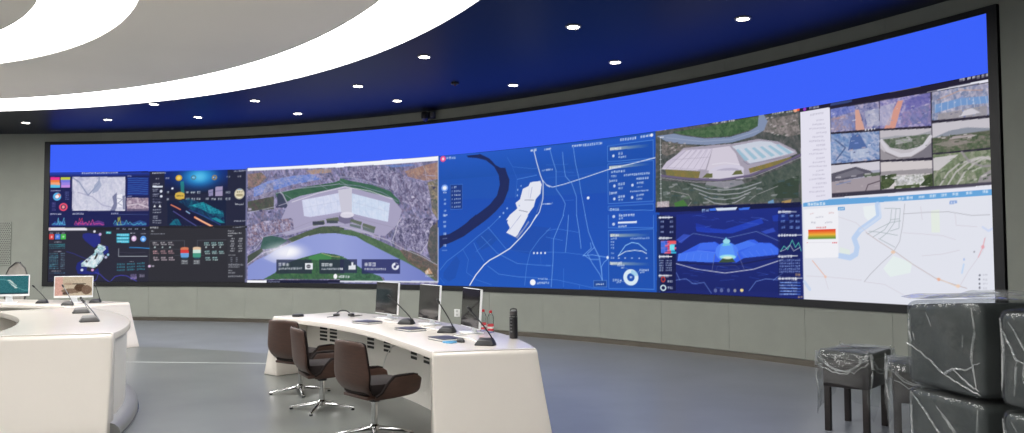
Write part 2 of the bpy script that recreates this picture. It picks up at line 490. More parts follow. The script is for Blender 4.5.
# drawing list of the display's pictures: 0 polygon, 1 line, 2 ellipse, 3 text row, 4 mosaic, 5 gradient, 6 soft glow; points in half centimetres
SPEC = [
[0,[26,32,84],1,[[0,441],[508,441],[508,704],[0,704]]],
[0,[42,42,58],1,[[0,180],[508,180],[508,441],[0,441]]],
[0,[34,37,62],1,[[508,441],[1016,441],[1016,704],[508,704]]],
[0,[46,46,54],1,[[508,180],[1016,180],[1016,441],[508,441]]],
[0,[110,112,150],1,[[1016,180],[2032,180],[2032,704],[1016,704]]],
[0,[30,82,178],1,[[2032,180],[3048,180],[3048,704],[2032,704]]],
[0,[66,74,58],1,[[3048,440],[3556,440],[3556,704],[3048,704]]],
[0,[27,38,110],1,[[3048,180],[3556,180],[3556,440],[3048,440]]],
[0,[228,228,240],1,[[3556,440],[4064,440],[4064,704],[3556,704]]],
[0,[224,226,236],1,[[3556,180],[4064,180],[4064,440],[3556,440]]],
[5,[38,70,190],[26,32,84],1,1,[[-13,705],[505,698],[506,678],[-13,685]]],
[3,[230,232,250],1,[157,698],[342,698],8],
[0,[233,52,140],1,[[3,682],[50,681],[50,669],[3,669]]],
[0,[238,120,60],1,[[3,669],[50,669],[50,657],[4,657]]],
[0,[240,160,120],1,[[4,657],[50,657],[51,644],[4,645]]],
[0,[90,190,230],1,[[4,645],[51,644],[51,632],[4,632]]],
[0,[190,200,70],1,[[54,681],[100,681],[100,669],[54,669]]],
[0,[120,120,220],1,[[54,669],[100,669],[100,656],[55,657]]],
[0,[150,130,225],1,[[55,657],[100,656],[100,644],[55,644]]],
[0,[190,140,225],1,[[55,644],[100,644],[101,631],[55,632]]],
[3,[210,215,245],1,[5,617],[55,617],5],
[2,[90,180,235],1,[38,588],20,19,0.55],
[2,[235,120,90],1,[45,593],10,9,0],
[2,[240,240,250],1,[38,588],10,9,0],
[2,[232,80,110],1,[70,538],21,19,0.6],
[2,[235,150,150],1,[70,538],8,8,0],
[3,[120,130,190],0.8,[77,608],[97,608],5],
[3,[120,130,190],0.8,[77,600],[97,600],5],
[3,[120,130,190],0.8,[77,592],[97,592],5],
[3,[120,130,190],0.8,[77,583],[97,583],4],
[3,[120,130,190],0.8,[78,575],[98,575],5],
[3,[130,120,190],0.8,[13,557],[32,557],5],
[3,[130,120,190],0.8,[13,549],[32,549],5],
[3,[130,120,190],0.8,[13,541],[32,541],5],
[3,[130,120,190],0.8,[14,532],[33,532],4],
[3,[130,120,190],0.8,[14,524],[33,524],5],
[4,[[190,190,215],[205,205,225],[170,172,200],[215,212,228]],1,22,[[111,682],[380,679],[383,517],[114,520]]],
[4,[[222,220,235],[205,208,222],[188,190,212]],0.7,9,[[140,663],[380,679],[383,517],[122,520],[120,587]]],
[1,[120,130,165],0.7,9,[[115,677],[147,656],[192,593],[245,648],[248,681]]],
[1,[140,140,175],0.55,7,[[141,608],[214,586],[265,545],[338,530]]],
[0,[112,116,150],0.9,[[315,585],[337,605],[345,557],[331,518],[306,518],[323,551]]],
[0,[112,116,150],0.8,[[359,585],[380,591],[381,523],[372,523]]],
[0,[235,235,245],0.9,[[337,592],[366,598],[371,537],[342,534]]],
[1,[120,125,160],0.9,4,[[341,578],[367,571],[345,554],[367,542]]],
[0,[150,160,190],0.8,[[223,641],[248,668],[260,641],[242,613],[213,600]]],
[3,[200,205,240],1,[391,682],[413,681],6],
[0,[32,50,130],1,[[391,676],[500,674],[501,589],[392,591]]],
[1,[75,150,225],0.9,2.2,[[394,670],[439,672],[497,667]]],
[1,[75,150,225],0.9,2.2,[[395,660],[439,662],[497,657]]],
[1,[75,150,225],0.9,2.2,[[395,650],[439,652],[497,646]]],
[1,[75,150,225],0.9,2.2,[[395,639],[439,641],[497,636]]],
[1,[75,150,225],0.9,2.2,[[395,629],[440,631],[498,626]]],
[1,[75,150,225],0.9,2.2,[[395,619],[440,621],[498,616]]],
[1,[75,150,225],0.9,2.2,[[396,609],[440,611],[498,606]]],
[1,[75,150,225],0.9,2.2,[[396,598],[440,600],[498,595]]],
[3,[190,195,240],1,[391,586],[415,586],5],
[4,[[170,150,170],[205,190,205],[120,105,130],[150,130,150]],1,9,[[389,579],[501,577],[503,515],[390,516]]],
[1,[220,210,222],1,5,[[391,542],[448,549],[502,532]]],
[0,[90,80,110],0.8,[[391,526],[502,525],[503,515],[392,516]]],
[3,[225,228,245],1,[5,504],[61,505],7],
[3,[225,228,245],1,[115,505],[172,505],7],
[3,[200,205,235],1,[311,505],[348,505],7],
[1,[120,150,200],1,1.6,[[339,500],[500,498]]],
[0,[60,110,200],0.55,[[15,449],[22,461],[31,471],[48,457],[68,474],[82,464],[82,449]]],
[1,[90,190,225],1,3.5,[[15,455],[19,456],[23,456],[26,460],[30,457],[34,457],[37,456],[41,456],[45,457],[48,475],[52,452],[56,469],[60,453],[63,465],[67,456],[71,456],[74,453],[78,454],[82,452]]],
[0,[150,70,170],0.55,[[127,449],[134,460],[163,470],[201,456],[245,473],[276,463],[276,448]]],
[1,[232,80,150],1,3.5,[[127,454],[134,470],[143,454],[151,464],[159,456],[168,457],[176,456],[184,465],[193,452],[200,470],[209,452],[217,476],[226,454],[234,456],[242,456],[251,459],[259,456],[267,451],[276,452]]],
[0,[60,120,190],0.55,[[324,447],[331,459],[366,469],[408,455],[459,471],[493,461],[493,446]]],
[1,[90,190,220],1,3.5,[[324,455],[333,472],[343,450],[352,450],[361,452],[371,451],[380,453],[389,472],[399,454],[408,464],[418,453],[427,449],[436,451],[446,458],[455,452],[465,461],[474,450],[484,454],[493,452]]],
[1,[220,220,70],1,3,[[344,450],[347,486],[351,465],[355,489],[362,450]]],
[1,[240,70,110],1,3,[[148,451],[151,484],[158,467],[164,484],[170,453]]],
[1,[110,200,235],1,3,[[41,454],[46,486],[52,454]]],
[1,[110,200,235],1,3,[[66,454],[74,486],[79,457]]],
[0,[30,32,44],1,[[-8,443],[512,439],[512,424],[-7,428]]],
[0,[225,222,232],1,[[-4,440],[188,437],[191,425],[-4,425]]],
[1,[240,60,60],1,4,[[2,433],[9,433]]],
[3,[170,175,200],1,[339,431],[356,431],6],
[3,[170,175,200],1,[370,431],[387,430],7],
[3,[170,175,200],1,[401,430],[419,430],6],
[3,[170,175,200],1,[433,430],[451,430],6],
[3,[170,175,200],1,[471,430],[489,430],6],
[0,[215,70,70],1,[[3,408],[27,408],[27,384],[4,384]]],
[3,[240,240,245],1,[10,396],[21,396],10],
[3,[170,175,190],1,[6,413],[23,413],5],
[0,[70,120,215],1,[[33,408],[57,408],[57,383],[33,384]]],
[3,[240,240,245],1,[39,396],[50,396],10],
[3,[170,175,190],1,[36,413],[53,413],5],
[0,[70,180,80],1,[[61,408],[85,408],[85,383],[61,383]]],
[3,[240,240,245],1,[67,396],[79,396],10],
[3,[170,175,190],1,[64,413],[81,413],5],
[3,[200,205,220],1,[29,370],[64,370],5],
[3,[70,190,200],0.8,[3,358],[82,359],5],
[3,[70,190,200],0.8,[4,350],[83,351],5],
[3,[70,190,200],0.8,[4,341],[83,342],4],
[3,[200,205,220],1,[27,325],[65,325],4],
[3,[110,190,205],0.85,[4,315],[49,316],4],
[3,[130,170,190],0.8,[61,315],[82,316],5],
[3,[70,170,195],0.85,[5,306],[50,307],4],
[3,[130,170,190],0.8,[61,306],[82,307],5],
[3,[110,190,205],0.85,[5,298],[50,298],5],
[3,[130,170,190],0.8,[61,297],[82,298],4],
[3,[70,170,195],0.85,[5,289],[50,289],5],
[3,[130,170,190],0.8,[61,288],[82,289],4],
[3,[110,190,205],0.85,[5,280],[50,280],5],
[3,[130,170,190],0.8,[61,280],[83,280],5],
[3,[70,170,195],0.85,[5,271],[50,271],5],
[3,[130,170,190],0.8,[62,271],[83,271],5],
[3,[110,190,205],0.85,[6,262],[51,263],5],
[3,[130,170,190],0.8,[62,262],[83,262],5],
[3,[70,170,195],0.85,[6,253],[51,254],5],
[3,[130,170,190],0.8,[62,253],[83,254],5],
[3,[110,190,205],0.85,[6,244],[51,245],4],
[3,[130,170,190],0.8,[62,244],[83,245],5],
[3,[215,220,230],1,[18,232],[65,232],5],
[3,[90,150,190],0.8,[8,222],[85,223],4],
[0,[38,44,128],1,[[170,409],[196,413],[217,410],[250,408],[259,393],[258,365],[229,342],[204,359],[182,376],[169,393]]],
[0,[34,42,120],1,[[145,270],[170,284],[198,274],[192,233],[221,226],[249,246],[257,219],[214,216],[149,219],[138,247]]],
[0,[34,44,122],1,[[269,355],[298,348],[302,321],[277,307]]],
[1,[50,56,140],1,4,[[90,325],[126,315],[162,300],[198,287]]],
[1,[70,70,175],1,5,[[235,226],[261,216],[287,193],[312,178]]],
[1,[70,70,175],1,5,[[316,185],[337,206],[366,212],[396,209],[448,184]]],
[1,[70,70,175],1,4,[[253,226],[243,192],[222,182]]],
[4,[[225,235,240],[190,220,225],[140,200,205],[240,240,245],[90,110,140]],1,7,[[249,361],[284,348],[288,335],[270,321],[281,304],[267,280],[242,253],[228,246],[199,252],[167,253],[163,267],[198,294],[230,318],[230,331],[244,342]]],
[4,[[235,240,245],[200,225,230],[250,250,250]],0.7,5,[[184,257],[219,301],[255,311],[274,304],[242,260],[220,250]]],
[0,[50,45,50],1,[[228,287],[242,320],[248,308],[236,287]]],
[0,[60,60,70],1,[[187,284],[198,280],[196,272],[186,275]]],
[2,[225,225,235],1,[228,420],6,6,0],
[2,[200,170,220],1,[257,406],7,7,0],
[2,[210,215,235],1,[169,237],7,6,0],
[2,[220,160,210],1,[222,237],7,6,0],
[2,[150,200,230],1,[299,309],6,6,0],
[2,[190,190,220],1,[288,297],7,6,0],
[0,[60,170,180],1,[[287,419],[313,419],[313,408],[287,408]]],
[3,[210,240,240],1,[291,414],[309,413],6],
[0,[70,185,215],1,[[341,409],[405,409],[406,396],[341,397]]],
[3,[210,235,245],0.7,[345,403],[400,403],7],
[0,[70,185,215],1,[[341,393],[406,393],[406,381],[341,381]]],
[3,[210,235,245],0.7,[346,387],[400,387],7],
[0,[70,185,215],1,[[341,378],[406,377],[406,365],[342,366]]],
[3,[210,235,245],0.7,[346,372],[400,371],7],
[2,[220,185,225],1,[430,385],13,13,0],
[2,[245,235,250],1,[428,387],6,6,0],
[2,[95,160,240],1,[478,383],15,14,0],
[2,[190,225,255],1,[478,381],7,6,0],
[3,[210,215,230],1,[410,411],[435,411],4],
[3,[170,175,190],1,[464,407],[492,407],5],
[1,[50,140,215],1,6,[[408,343],[452,342],[510,338]]],
[1,[215,225,235],1,3,[[352,338],[352,302],[501,301]]],
[1,[120,120,140],0.6,1.5,[[357,321],[416,317],[490,320]]],
[3,[205,210,225],1,[409,276],[431,276],4],
[3,[70,170,190],0.85,[344,263],[386,264],7],
[3,[70,170,190],0.85,[395,265],[437,266],7],
[3,[70,170,190],0.85,[446,267],[489,268],7],
[3,[70,170,190],0.85,[344,250],[386,251],8],
[3,[70,170,190],0.85,[395,251],[438,253],7],
[3,[70,170,190],0.85,[447,253],[489,255],7],
[3,[70,170,190],0.85,[344,236],[387,237],7],
[3,[70,170,190],0.85,[395,238],[438,239],7],
[3,[70,170,190],0.85,[447,240],[490,241],7],
[3,[170,150,215],1,[415,215],[447,215],5],
[3,[200,190,220],0.8,[461,215],[488,215],5],
[3,[170,150,215],1,[415,208],[447,208],5],
[3,[200,190,220],0.8,[461,210],[488,210],6],
[3,[170,150,215],1,[415,201],[448,202],5],
[3,[200,190,220],0.8,[461,204],[488,204],5],
[3,[170,150,215],1,[415,195],[448,195],6],
[3,[200,190,220],0,[461,199],[488,199],6],
[1,[60,80,110],1,2,[[8,196],[19,199],[26,189],[16,182]]],
[5,[14,40,120],[26,28,48],1,1,[[584,703],[917,699],[919,593],[586,586]]],
[6,[24,110,190],1,[769,670],176,87],
[6,[60,175,228],0.9,[769,673],114,57],
[6,[120,210,240],0.5,[769,670],53,37],
[0,[58,98,245],1,[[497,738],[1021,722],[1021,698],[498,702]]],
[3,[230,232,245],1,[518,693],[591,693],7],
[3,[205,210,235],1,[950,691],[1017,692],5],
[3,[205,205,215],1,[536,667],[557,667],7],
[3,[205,205,215],1,[589,668],[610,667],8],
[3,[205,205,215],1,[911,667],[932,667],7],
[3,[205,205,215],1,[970,667],[991,666],7],
[2,[215,170,50],1,[659,668],17,14,0],
[2,[235,205,110],1,[659,668],10,8,0],
[2,[80,120,130],1,[737,668],13,11,0.6],
[2,[150,130,90],1,[848,665],14,12,0.55],
[3,[225,225,230],1,[839,665],[857,664],6],
[3,[225,225,230],1,[728,668],[746,667],6],
[0,[40,150,140],0.7,[[667,652],[686,652],[689,595],[671,595]]],
[0,[190,155,60],1,[[642,597],[689,596],[690,570],[642,571]]],
[2,[215,180,80],0.9,[665,584],26,18,0],
[3,[90,75,40],1,[647,584],[685,583],7],
[2,[230,235,250],1,[626,619],6,5,0],
[3,[205,215,225],1,[695,599],[714,599],10],
[3,[205,215,225],1,[721,597],[748,597],10],
[3,[205,215,225],1,[755,598],[776,598],10],
[3,[205,215,225],1,[695,569],[718,569],10],
[3,[205,215,225],1,[725,567],[748,567],10],
[3,[205,215,225],1,[752,568],[776,567],10],
[3,[205,215,225],1,[801,567],[820,567],10],
[3,[205,215,225],1,[832,565],[858,564],10],
[3,[205,215,225],1,[866,564],[890,564],10],
[3,[205,215,225],1,[907,594],[934,594],9],
[3,[205,215,225],1,[908,564],[935,563],10],
[3,[205,215,225],1,[597,601],[609,601],10],
[3,[205,215,225],1,[597,569],[610,568],10],
[0,[140,135,175],1,[[816,607],[841,611],[841,580],[818,579]]],
[0,[160,150,185],1,[[854,621],[892,623],[892,579],[854,578]]],
[1,[90,90,130],1,4,[[856,601],[891,604]]],
[1,[80,90,120],1,3,[[820,595],[840,598]]],
[3,[220,222,230],1,[522,642],[559,642],6],
[0,[215,222,235],1,[[522,634],[574,633],[575,625],[522,626]]],
[3,[190,195,215],1,[522,616],[552,616],5],
[3,[190,195,215],1,[523,608],[548,607],6],
[2,[215,220,235],1,[567,607],7,7,0],
[3,[190,195,215],1,[523,592],[552,592],4],
[3,[190,195,215],1,[523,584],[548,584],5],
[2,[215,220,235],1,[568,583],7,6,0],
[3,[150,155,185],0.8,[523,596],[563,595],4],
[3,[150,155,185],0.8,[523,570],[564,569],4],
[3,[150,155,185],0.8,[523,559],[564,558],4],
[3,[150,155,185],0.8,[523,554],[564,553],4],
[0,[225,228,238],1,[[528,532],[534,545],[541,532]]],
[3,[180,185,200],0.6,[525,554],[543,553],4],
[0,[225,228,238],1,[[555,532],[562,545],[569,531]]],
[3,[180,185,200],0.6,[553,553],[571,553],4],
[3,[185,190,205],0.9,[524,520],[569,519],6],
[3,[185,190,205],0.9,[524,508],[569,507],6],
[3,[185,190,205],0.9,[525,489],[552,488],6],
[3,[185,190,205],0.9,[525,481],[552,480],7],
[3,[185,190,205],0.9,[525,469],[570,469],6],
[3,[185,190,205],0.9,[525,459],[570,458],6],
[0,[10,26,60],0.55,[[601,563],[912,560],[913,441],[603,445]]],
[4,[[14,40,80],[20,60,105],[16,90,120],[24,130,150]],0.65,14,[[658,558],[714,571],[897,507],[906,454],[837,462],[738,510]]],
[4,[[20,150,165],[30,120,140],[16,80,110],[60,190,200]],0.8,10,[[714,537],[790,552],[882,508],[901,494],[821,499],[775,523]]],
[4,[[20,140,160],[30,110,130],[14,70,100]],0.9,11,[[611,448],[640,474],[693,477],[761,443]]],
[0,[34,150,165],0.8,[[833,475],[859,480],[906,454],[883,453]]],
[1,[60,190,205],0.5,2,[[625,475],[652,443]]],
[1,[60,190,205],0.5,2,[[642,472],[670,443]]],
[1,[60,190,205],0.5,2,[[658,469],[688,442]]],
[1,[60,190,205],0.5,2,[[675,466],[706,442]]],
[1,[60,190,205],0.5,2,[[692,463],[724,442]]],
[1,[60,190,205],0.5,2,[[708,460],[742,442]]],
[1,[60,190,205],0.5,2,[[725,457],[761,441]]],
[1,[60,190,205],0.5,2,[[742,454],[779,441]]],
[1,[40,170,185],0.6,2.4,[[722,533],[782,551]]],
[1,[40,170,185],0.6,2.4,[[743,528],[801,544]]],
[1,[40,170,185],0.6,2.4,[[765,523],[819,537]]],
[1,[40,170,185],0.6,2.4,[[786,518],[837,530]]],
[1,[40,170,185],0.6,2.4,[[807,513],[856,523]]],
[1,[40,170,185],0.6,2.4,[[829,508],[874,516]]],
[1,[40,170,185],0.6,2.4,[[850,503],[893,509]]],
[0,[24,22,58],0.9,[[609,552],[631,551],[852,442],[678,444],[632,512]]],
[1,[225,130,100],1,8,[[620,542],[643,532],[670,519]]],
[1,[240,150,110],1,13,[[746,482],[788,461],[845,435]]],
[1,[250,205,170],1,5,[[753,478],[830,442]]],
[1,[150,190,230],1,7,[[700,511],[719,500]]],
[1,[110,110,190],0.8,5,[[632,512],[716,463],[754,442]]],
[1,[70,90,180],0.6,6,[[715,517],[806,482],[883,445]]],
[2,[185,180,165],1,[982,586],27,25,0],
[2,[235,225,195],1,[982,586],22,20,0.0],
[3,[110,100,80],1,[965,595],[1000,594],8],
[0,[150,140,110],0.8,[[965,586],[1000,586],[1000,574],[965,575]]],
[1,[60,120,200],1,4,[[972,606],[991,606]]],
[3,[225,228,235],1,[959,538],[1004,537],6],
[1,[215,218,228],1,1.6,[[959,546],[962,536],[1002,536],[1005,545]]],
[3,[195,200,215],1,[953,461],[1016,462],6],
[1,[130,135,160],0.3,1,[[912,507],[913,447]]],
[0,[33,33,40],1,[[500,443],[1024,437],[1024,429],[500,435]]],
[3,[225,228,235],1,[512,435],[555,436],8],
[3,[200,205,215],1,[518,419],[535,418],6],
[3,[185,190,205],1,[517,406],[589,406],6],
[3,[170,175,190],1,[947,432],[1013,434],5],
[1,[130,135,150],1,1.6,[[515,373],[693,374],[695,336]]],
[1,[130,135,150],1,1.6,[[761,339],[761,374],[914,375]]],
[1,[110,115,130],1,1.3,[[515,337],[673,333]]],
[1,[110,115,130],1,1.3,[[643,305],[677,305]]],
[1,[110,115,130],1,1.3,[[782,304],[798,304]]],
[1,[100,105,120],1,1,[[512,371],[512,253]]],
[0,[70,62,72],0.6,[[526,369],[556,368],[556,352],[526,352]]],
[3,[200,200,205],1,[526,364],[550,366],7],
[3,[200,200,205],1,[529,355],[559,355],5],
[0,[58,85,90],0.6,[[797,367],[824,366],[824,351],[797,351]]],
[3,[170,205,205],1,[797,361],[822,362],7],
[3,[210,230,228],1,[799,353],[827,353],6],
[0,[70,62,72],0.6,[[567,368],[597,368],[597,352],[567,352]]],
[3,[200,200,205],1,[567,364],[591,365],7],
[3,[200,200,205],1,[570,355],[600,355],6],
[0,[58,85,90],0.6,[[835,366],[862,366],[862,350],[835,350]]],
[3,[170,205,205],1,[835,361],[860,362],7],
[3,[210,230,228],1,[837,352],[865,353],5],
[0,[70,62,72],0.6,[[606,368],[636,368],[636,352],[606,352]]],
[3,[200,200,205],1,[606,364],[630,365],7],
[3,[200,200,205],1,[609,355],[639,354],6],
[0,[58,85,90],0.6,[[871,366],[898,366],[899,350],[871,350]]],
[3,[170,205,205],1,[871,361],[897,362],7],
[3,[210,230,228],1,[873,352],[902,353],5],
[0,[70,62,72],0.6,[[528,328],[558,328],[558,312],[529,312]]],
[3,[222,170,175],1,[528,324],[552,325],7],
[3,[222,170,175],1,[531,315],[561,314],6],
[0,[58,85,90],0.6,[[800,327],[828,327],[828,311],[800,311]]],
[3,[170,205,205],1,[800,321],[826,323],7],
[3,[210,230,228],1,[803,313],[831,313],5],
[0,[70,62,72],0.6,[[569,328],[599,328],[599,312],[570,312]]],
[3,[222,170,175],1,[569,324],[593,325],8],
[3,[222,170,175],1,[572,314],[602,314],5],
[0,[58,85,90],0.6,[[838,327],[866,326],[866,311],[838,311]]],
[3,[170,205,205],1,[838,321],[864,323],7],
[3,[210,230,228],1,[841,313],[869,313],6],
[0,[70,62,72],0.6,[[608,328],[638,328],[638,311],[608,312]]],
[3,[222,170,175],1,[608,324],[632,325],8],
[3,[222,170,175],1,[611,314],[641,314],5],
[0,[58,85,90],0.6,[[875,326],[902,326],[902,311],[875,311]]],
[3,[170,205,205],1,[875,321],[901,322],7],
[3,[210,230,228],1,[877,313],[905,313],6],
[0,[70,62,72],0.6,[[530,298],[560,298],[560,282],[531,282]]],
[3,[205,190,200],1,[530,294],[554,295],8],
[3,[205,190,200],1,[533,284],[563,284],5],
[0,[58,85,90],0.6,[[804,297],[831,297],[831,281],[804,281]]],
[3,[170,205,205],1,[804,292],[830,293],8],
[3,[210,230,228],1,[806,283],[834,284],5],
[0,[70,62,72],0.6,[[571,298],[601,298],[601,281],[572,281]]],
[3,[205,190,200],1,[571,294],[595,295],8],
[3,[205,190,200],1,[574,284],[604,284],5],
[0,[58,85,90],0.6,[[842,297],[869,297],[869,281],[842,281]]],
[3,[170,205,205],1,[842,292],[868,293],8],
[3,[210,230,228],1,[844,283],[872,284],5],
[0,[70,62,72],0.6,[[610,297],[640,297],[640,281],[610,281]]],
[3,[205,190,200],1,[610,293],[634,295],7],
[3,[205,190,200],1,[613,284],[643,284],5],
[2,[170,185,190],1,[539,343],5,4,0],
[2,[170,185,190],1,[579,343],4,4,0],
[2,[170,185,190],1,[618,343],5,4,0],
[2,[170,185,190],1,[808,342],5,4,0],
[2,[170,185,190],1,[845,342],4,4,0],
[2,[170,185,190],1,[883,342],4,4,0],
[0,[205,120,90],1,[[674,339],[716,339],[716,329],[674,329]]],
[0,[210,60,60],1,[[674,330],[716,330],[717,314],[674,314]]],
[0,[105,160,215],1,[[674,315],[717,315],[717,298],[675,298]]],
[2,[105,160,215],1,[696,298],20,6,0],
[2,[205,120,90],1,[695,339],20,4,0],
[0,[40,70,90],0.9,[[682,295],[711,295],[711,287],[682,287]]],
[0,[85,88,95],0.8,[[676,284],[714,284],[714,263],[677,263]]],
[3,[205,210,215],1,[681,278],[710,278],6],
[3,[185,190,195],1,[681,269],[710,269],6],
[0,[220,190,160],1,[[738,339],[780,339],[781,328],[738,328]]],
[0,[200,225,215],1,[[738,330],[781,330],[781,314],[738,314]]],
[0,[70,150,130],1,[[738,315],[781,315],[781,298],[739,298]]],
[2,[70,150,130],1,[760,298],20,6,0],
[2,[220,190,160],1,[759,339],21,5,0],
[0,[40,70,90],0.9,[[746,295],[775,295],[775,287],[746,287]]],
[0,[85,88,95],0.8,[[740,284],[778,284],[778,262],[741,263]]],
[3,[205,210,215],1,[745,278],[774,278],6],
[3,[185,190,195],1,[745,269],[774,268],6],
[3,[205,195,215],1,[508,256],[539,255],9],
[2,[220,190,225],1,[512,254],7,6,0],
[0,[52,53,62],0.5,[[920,422],[1021,421],[1023,197],[923,197]]],
[3,[220,222,228],1,[923,416],[956,415],5],
[3,[220,222,228],1,[923,405],[975,405],5],
[3,[220,222,228],1,[923,394],[948,394],5],
[3,[200,205,212],1,[979,405],[996,404],6],
[3,[205,207,215],0.9,[939,380],[960,381],7],
[3,[205,207,215],0.9,[981,380],[1003,380],7],
[3,[205,207,215],0.9,[934,369],[957,369],7],
[3,[205,207,215],0.9,[977,369],[1000,369],7],
[3,[205,207,215],0.9,[939,358],[960,358],7],
[3,[205,207,215],0.9,[982,357],[1003,358],6],
[3,[205,207,215],0.9,[934,347],[957,347],7],
[3,[205,207,215],0.9,[977,346],[1000,347],6],
[3,[205,207,215],0.9,[939,335],[961,336],6],
[3,[205,207,215],0.9,[982,335],[1003,336],6],
[3,[205,207,215],0.9,[935,324],[958,325],6],
[3,[205,207,215],0.9,[977,324],[1000,325],7],
[3,[205,208,215],1,[927,305],[965,305],5],
[3,[150,155,170],0.8,[938,293],[949,293],5],
[3,[150,155,170],0.8,[965,293],[976,293],5],
[3,[150,155,170],0.8,[938,284],[949,284],5],
[3,[150,155,170],0.8,[965,284],[976,284],5],
[3,[150,155,170],0.8,[939,275],[949,275],5],
[3,[150,155,170],0.8,[965,275],[976,275],5],
[3,[150,155,170],0.8,[939,266],[949,266],6],
[3,[150,155,170],0.8,[965,266],[976,266],6],
[3,[200,203,212],0.9,[927,261],[1007,261],6],
[3,[200,203,212],0.9,[927,252],[985,252],6],
[3,[200,203,212],0.9,[927,234],[948,234],6],
[3,[200,203,212],0.9,[927,223],[964,223],6],
[3,[200,203,212],0.9,[927,208],[1004,208],6],
[4,[[122,118,156],[146,140,182],[98,102,134],[172,166,202],[84,86,114],[132,116,136]],1,13,[[1021,694],[2032,695],[2032,186],[1027,182]]],
[4,[[92,118,190],[120,140,210],[140,150,190],[165,165,205]],1,9,[[1058,611],[1135,641],[1265,659],[1369,662],[1421,638],[1266,619],[1136,590],[1058,570]]],
[4,[[150,120,110],[170,130,115],[120,100,100],[90,95,80]],0.8,9,[[1024,675],[1100,680],[1127,656],[1084,621],[1028,608]]],
[4,[[165,135,120],[150,150,165],[190,150,120]],0.8,8,[[1334,681],[1412,682],[1473,680],[1473,665],[1369,662]]],
[4,[[78,86,78],[96,98,84],[70,78,72],[84,72,80]],1,10,[[1026,549],[1167,571],[1167,512],[1026,504]]],
[4,[[150,145,165],[175,170,190],[110,100,120]],0.6,8,[[1127,627],[1162,633],[1167,567],[1093,562]]],
[0,[60,98,80],1,[[1175,585],[1352,609],[1490,621],[1542,637],[1542,580],[1422,570],[1301,556],[1193,537]]],
[4,[[58,98,78],[68,105,84],[52,88,74]],0.9,12,[[1175,585],[1352,609],[1490,621],[1542,637],[1542,580],[1422,570],[1301,556],[1193,537]]],
[0,[60,64,90],0.9,[[1184,581],[1214,584],[1249,525],[1258,514],[1184,519]]],
[1,[190,190,205],0.8,9,[[1201,587],[1214,577],[1254,510]]],
[1,[170,168,195],0.9,4,[[1179,583],[1292,601],[1490,611],[1542,616]]],
[1,[160,160,180],0.9,4,[[1171,588],[1171,527]]],
[1,[165,165,185],0.9,5,[[1026,497],[1094,509],[1180,523],[1258,543]]],
[5,[250,252,255],[235,238,248],1,1,[[1024,703],[1291,703],[1540,705],[1540,685],[1291,690],[1024,690]]],
[4,[[120,118,150],[150,145,178],[98,96,128],[178,172,200],[90,80,110]],1,9,[[1571,681],[1716,681],[1801,655],[1877,611],[1961,594],[1994,539],[1977,480],[1844,525],[1801,574],[1691,620],[1563,646]]],
[4,[[168,130,110],[150,110,100],[130,110,115],[185,150,130]],0.85,10,[[1860,652],[1960,670],[2031,679],[2031,610],[1961,607],[1877,628]]],
[4,[[76,88,80],[98,96,92],[120,112,110],[170,150,120]],0.9,9,[[1977,599],[2031,610],[2031,446],[2002,480],[1994,539]]],
[4,[[90,120,195],[110,140,205]],0.7,6,[[1755,682],[1885,681],[1927,672],[1801,670]]],
[0,[62,104,84],1,[[1520,638],[1571,625],[1691,602],[1785,571],[1831,532],[1835,515],[1691,551],[1597,571],[1520,588]]],
[4,[[60,100,82],[70,110,88],[54,92,78]],0.8,12,[[1520,638],[1571,625],[1691,602],[1785,571],[1831,532],[1835,515],[1691,551],[1597,571],[1520,588]]],
[1,[165,165,190],0.9,4,[[1520,645],[1588,637],[1666,617],[1776,582]]],
[1,[150,150,180],0.8,4,[[1520,612],[1623,600],[1742,568],[1827,525]]],
[5,[252,253,255],[235,238,248],1,1,[[1519,703],[1776,705],[2033,704],[2033,685],[1776,685],[1519,688]]],
[1,[185,175,190],0.7,4,[[1948,681],[1969,646],[1973,606]]],
[1,[150,160,200],0.6,3,[[1835,593],[1877,631]]],
[0,[165,160,190],1,[[1253,551],[1306,567],[1547,603],[1584,593],[1795,542],[1847,490],[1826,432],[1759,383],[1601,402],[1521,430],[1425,431],[1308,407],[1233,390],[1190,435]]],
[0,[206,210,234],1,[[1317,549],[1541,577],[1553,494],[1467,483],[1361,472],[1329,477]]],
[0,[206,216,238],1,[[1557,576],[1784,521],[1774,442],[1680,461],[1574,485]]],
[4,[[208,214,236],[216,220,240],[198,206,232]],0.8,16,[[1323,549],[1541,577],[1553,498],[1361,477]]],
[4,[[204,218,238],[214,222,240],[194,208,232]],0.8,16,[[1557,576],[1779,522],[1769,446],[1579,485]]],
[1,[168,180,205],0.6,2,[[1355,550],[1377,476]]],
[1,[165,182,208],0.6,2,[[1584,569],[1595,482]]],
[1,[168,180,205],0.6,2,[[1392,555],[1410,480]]],
[1,[165,182,208],0.6,2,[[1619,560],[1627,475]]],
[1,[168,180,205],0.6,2,[[1430,560],[1443,484]]],
[1,[165,182,208],0.6,2,[[1654,552],[1659,467]]],
[1,[168,180,205],0.6,2,[[1467,565],[1476,487]]],
[1,[165,182,208],0.6,2,[[1689,543],[1690,459]]],
[1,[168,180,205],0.6,2,[[1504,570],[1509,491]]],
[1,[165,182,208],0.6,2,[[1724,535],[1722,452]]],
[1,[168,180,205],0.6,2,[[1541,575],[1542,494]]],
[1,[165,182,208],0.6,2,[[1758,526],[1753,444]]],
[1,[170,175,200],0.6,2,[[1323,513],[1547,542],[1779,484]]],
[0,[200,198,214],1,[[1509,587],[1584,593],[1584,480],[1531,473]]],
[1,[150,145,170],0.9,3,[[1212,403],[1361,450],[1542,481],[1690,444],[1816,416]]],
[1,[225,222,232],0.8,5,[[1264,541],[1403,577],[1547,599],[1679,576],[1795,538]]],
[0,[110,105,135],0.9,[[1521,482],[1574,481],[1606,445],[1548,438],[1505,452]]],
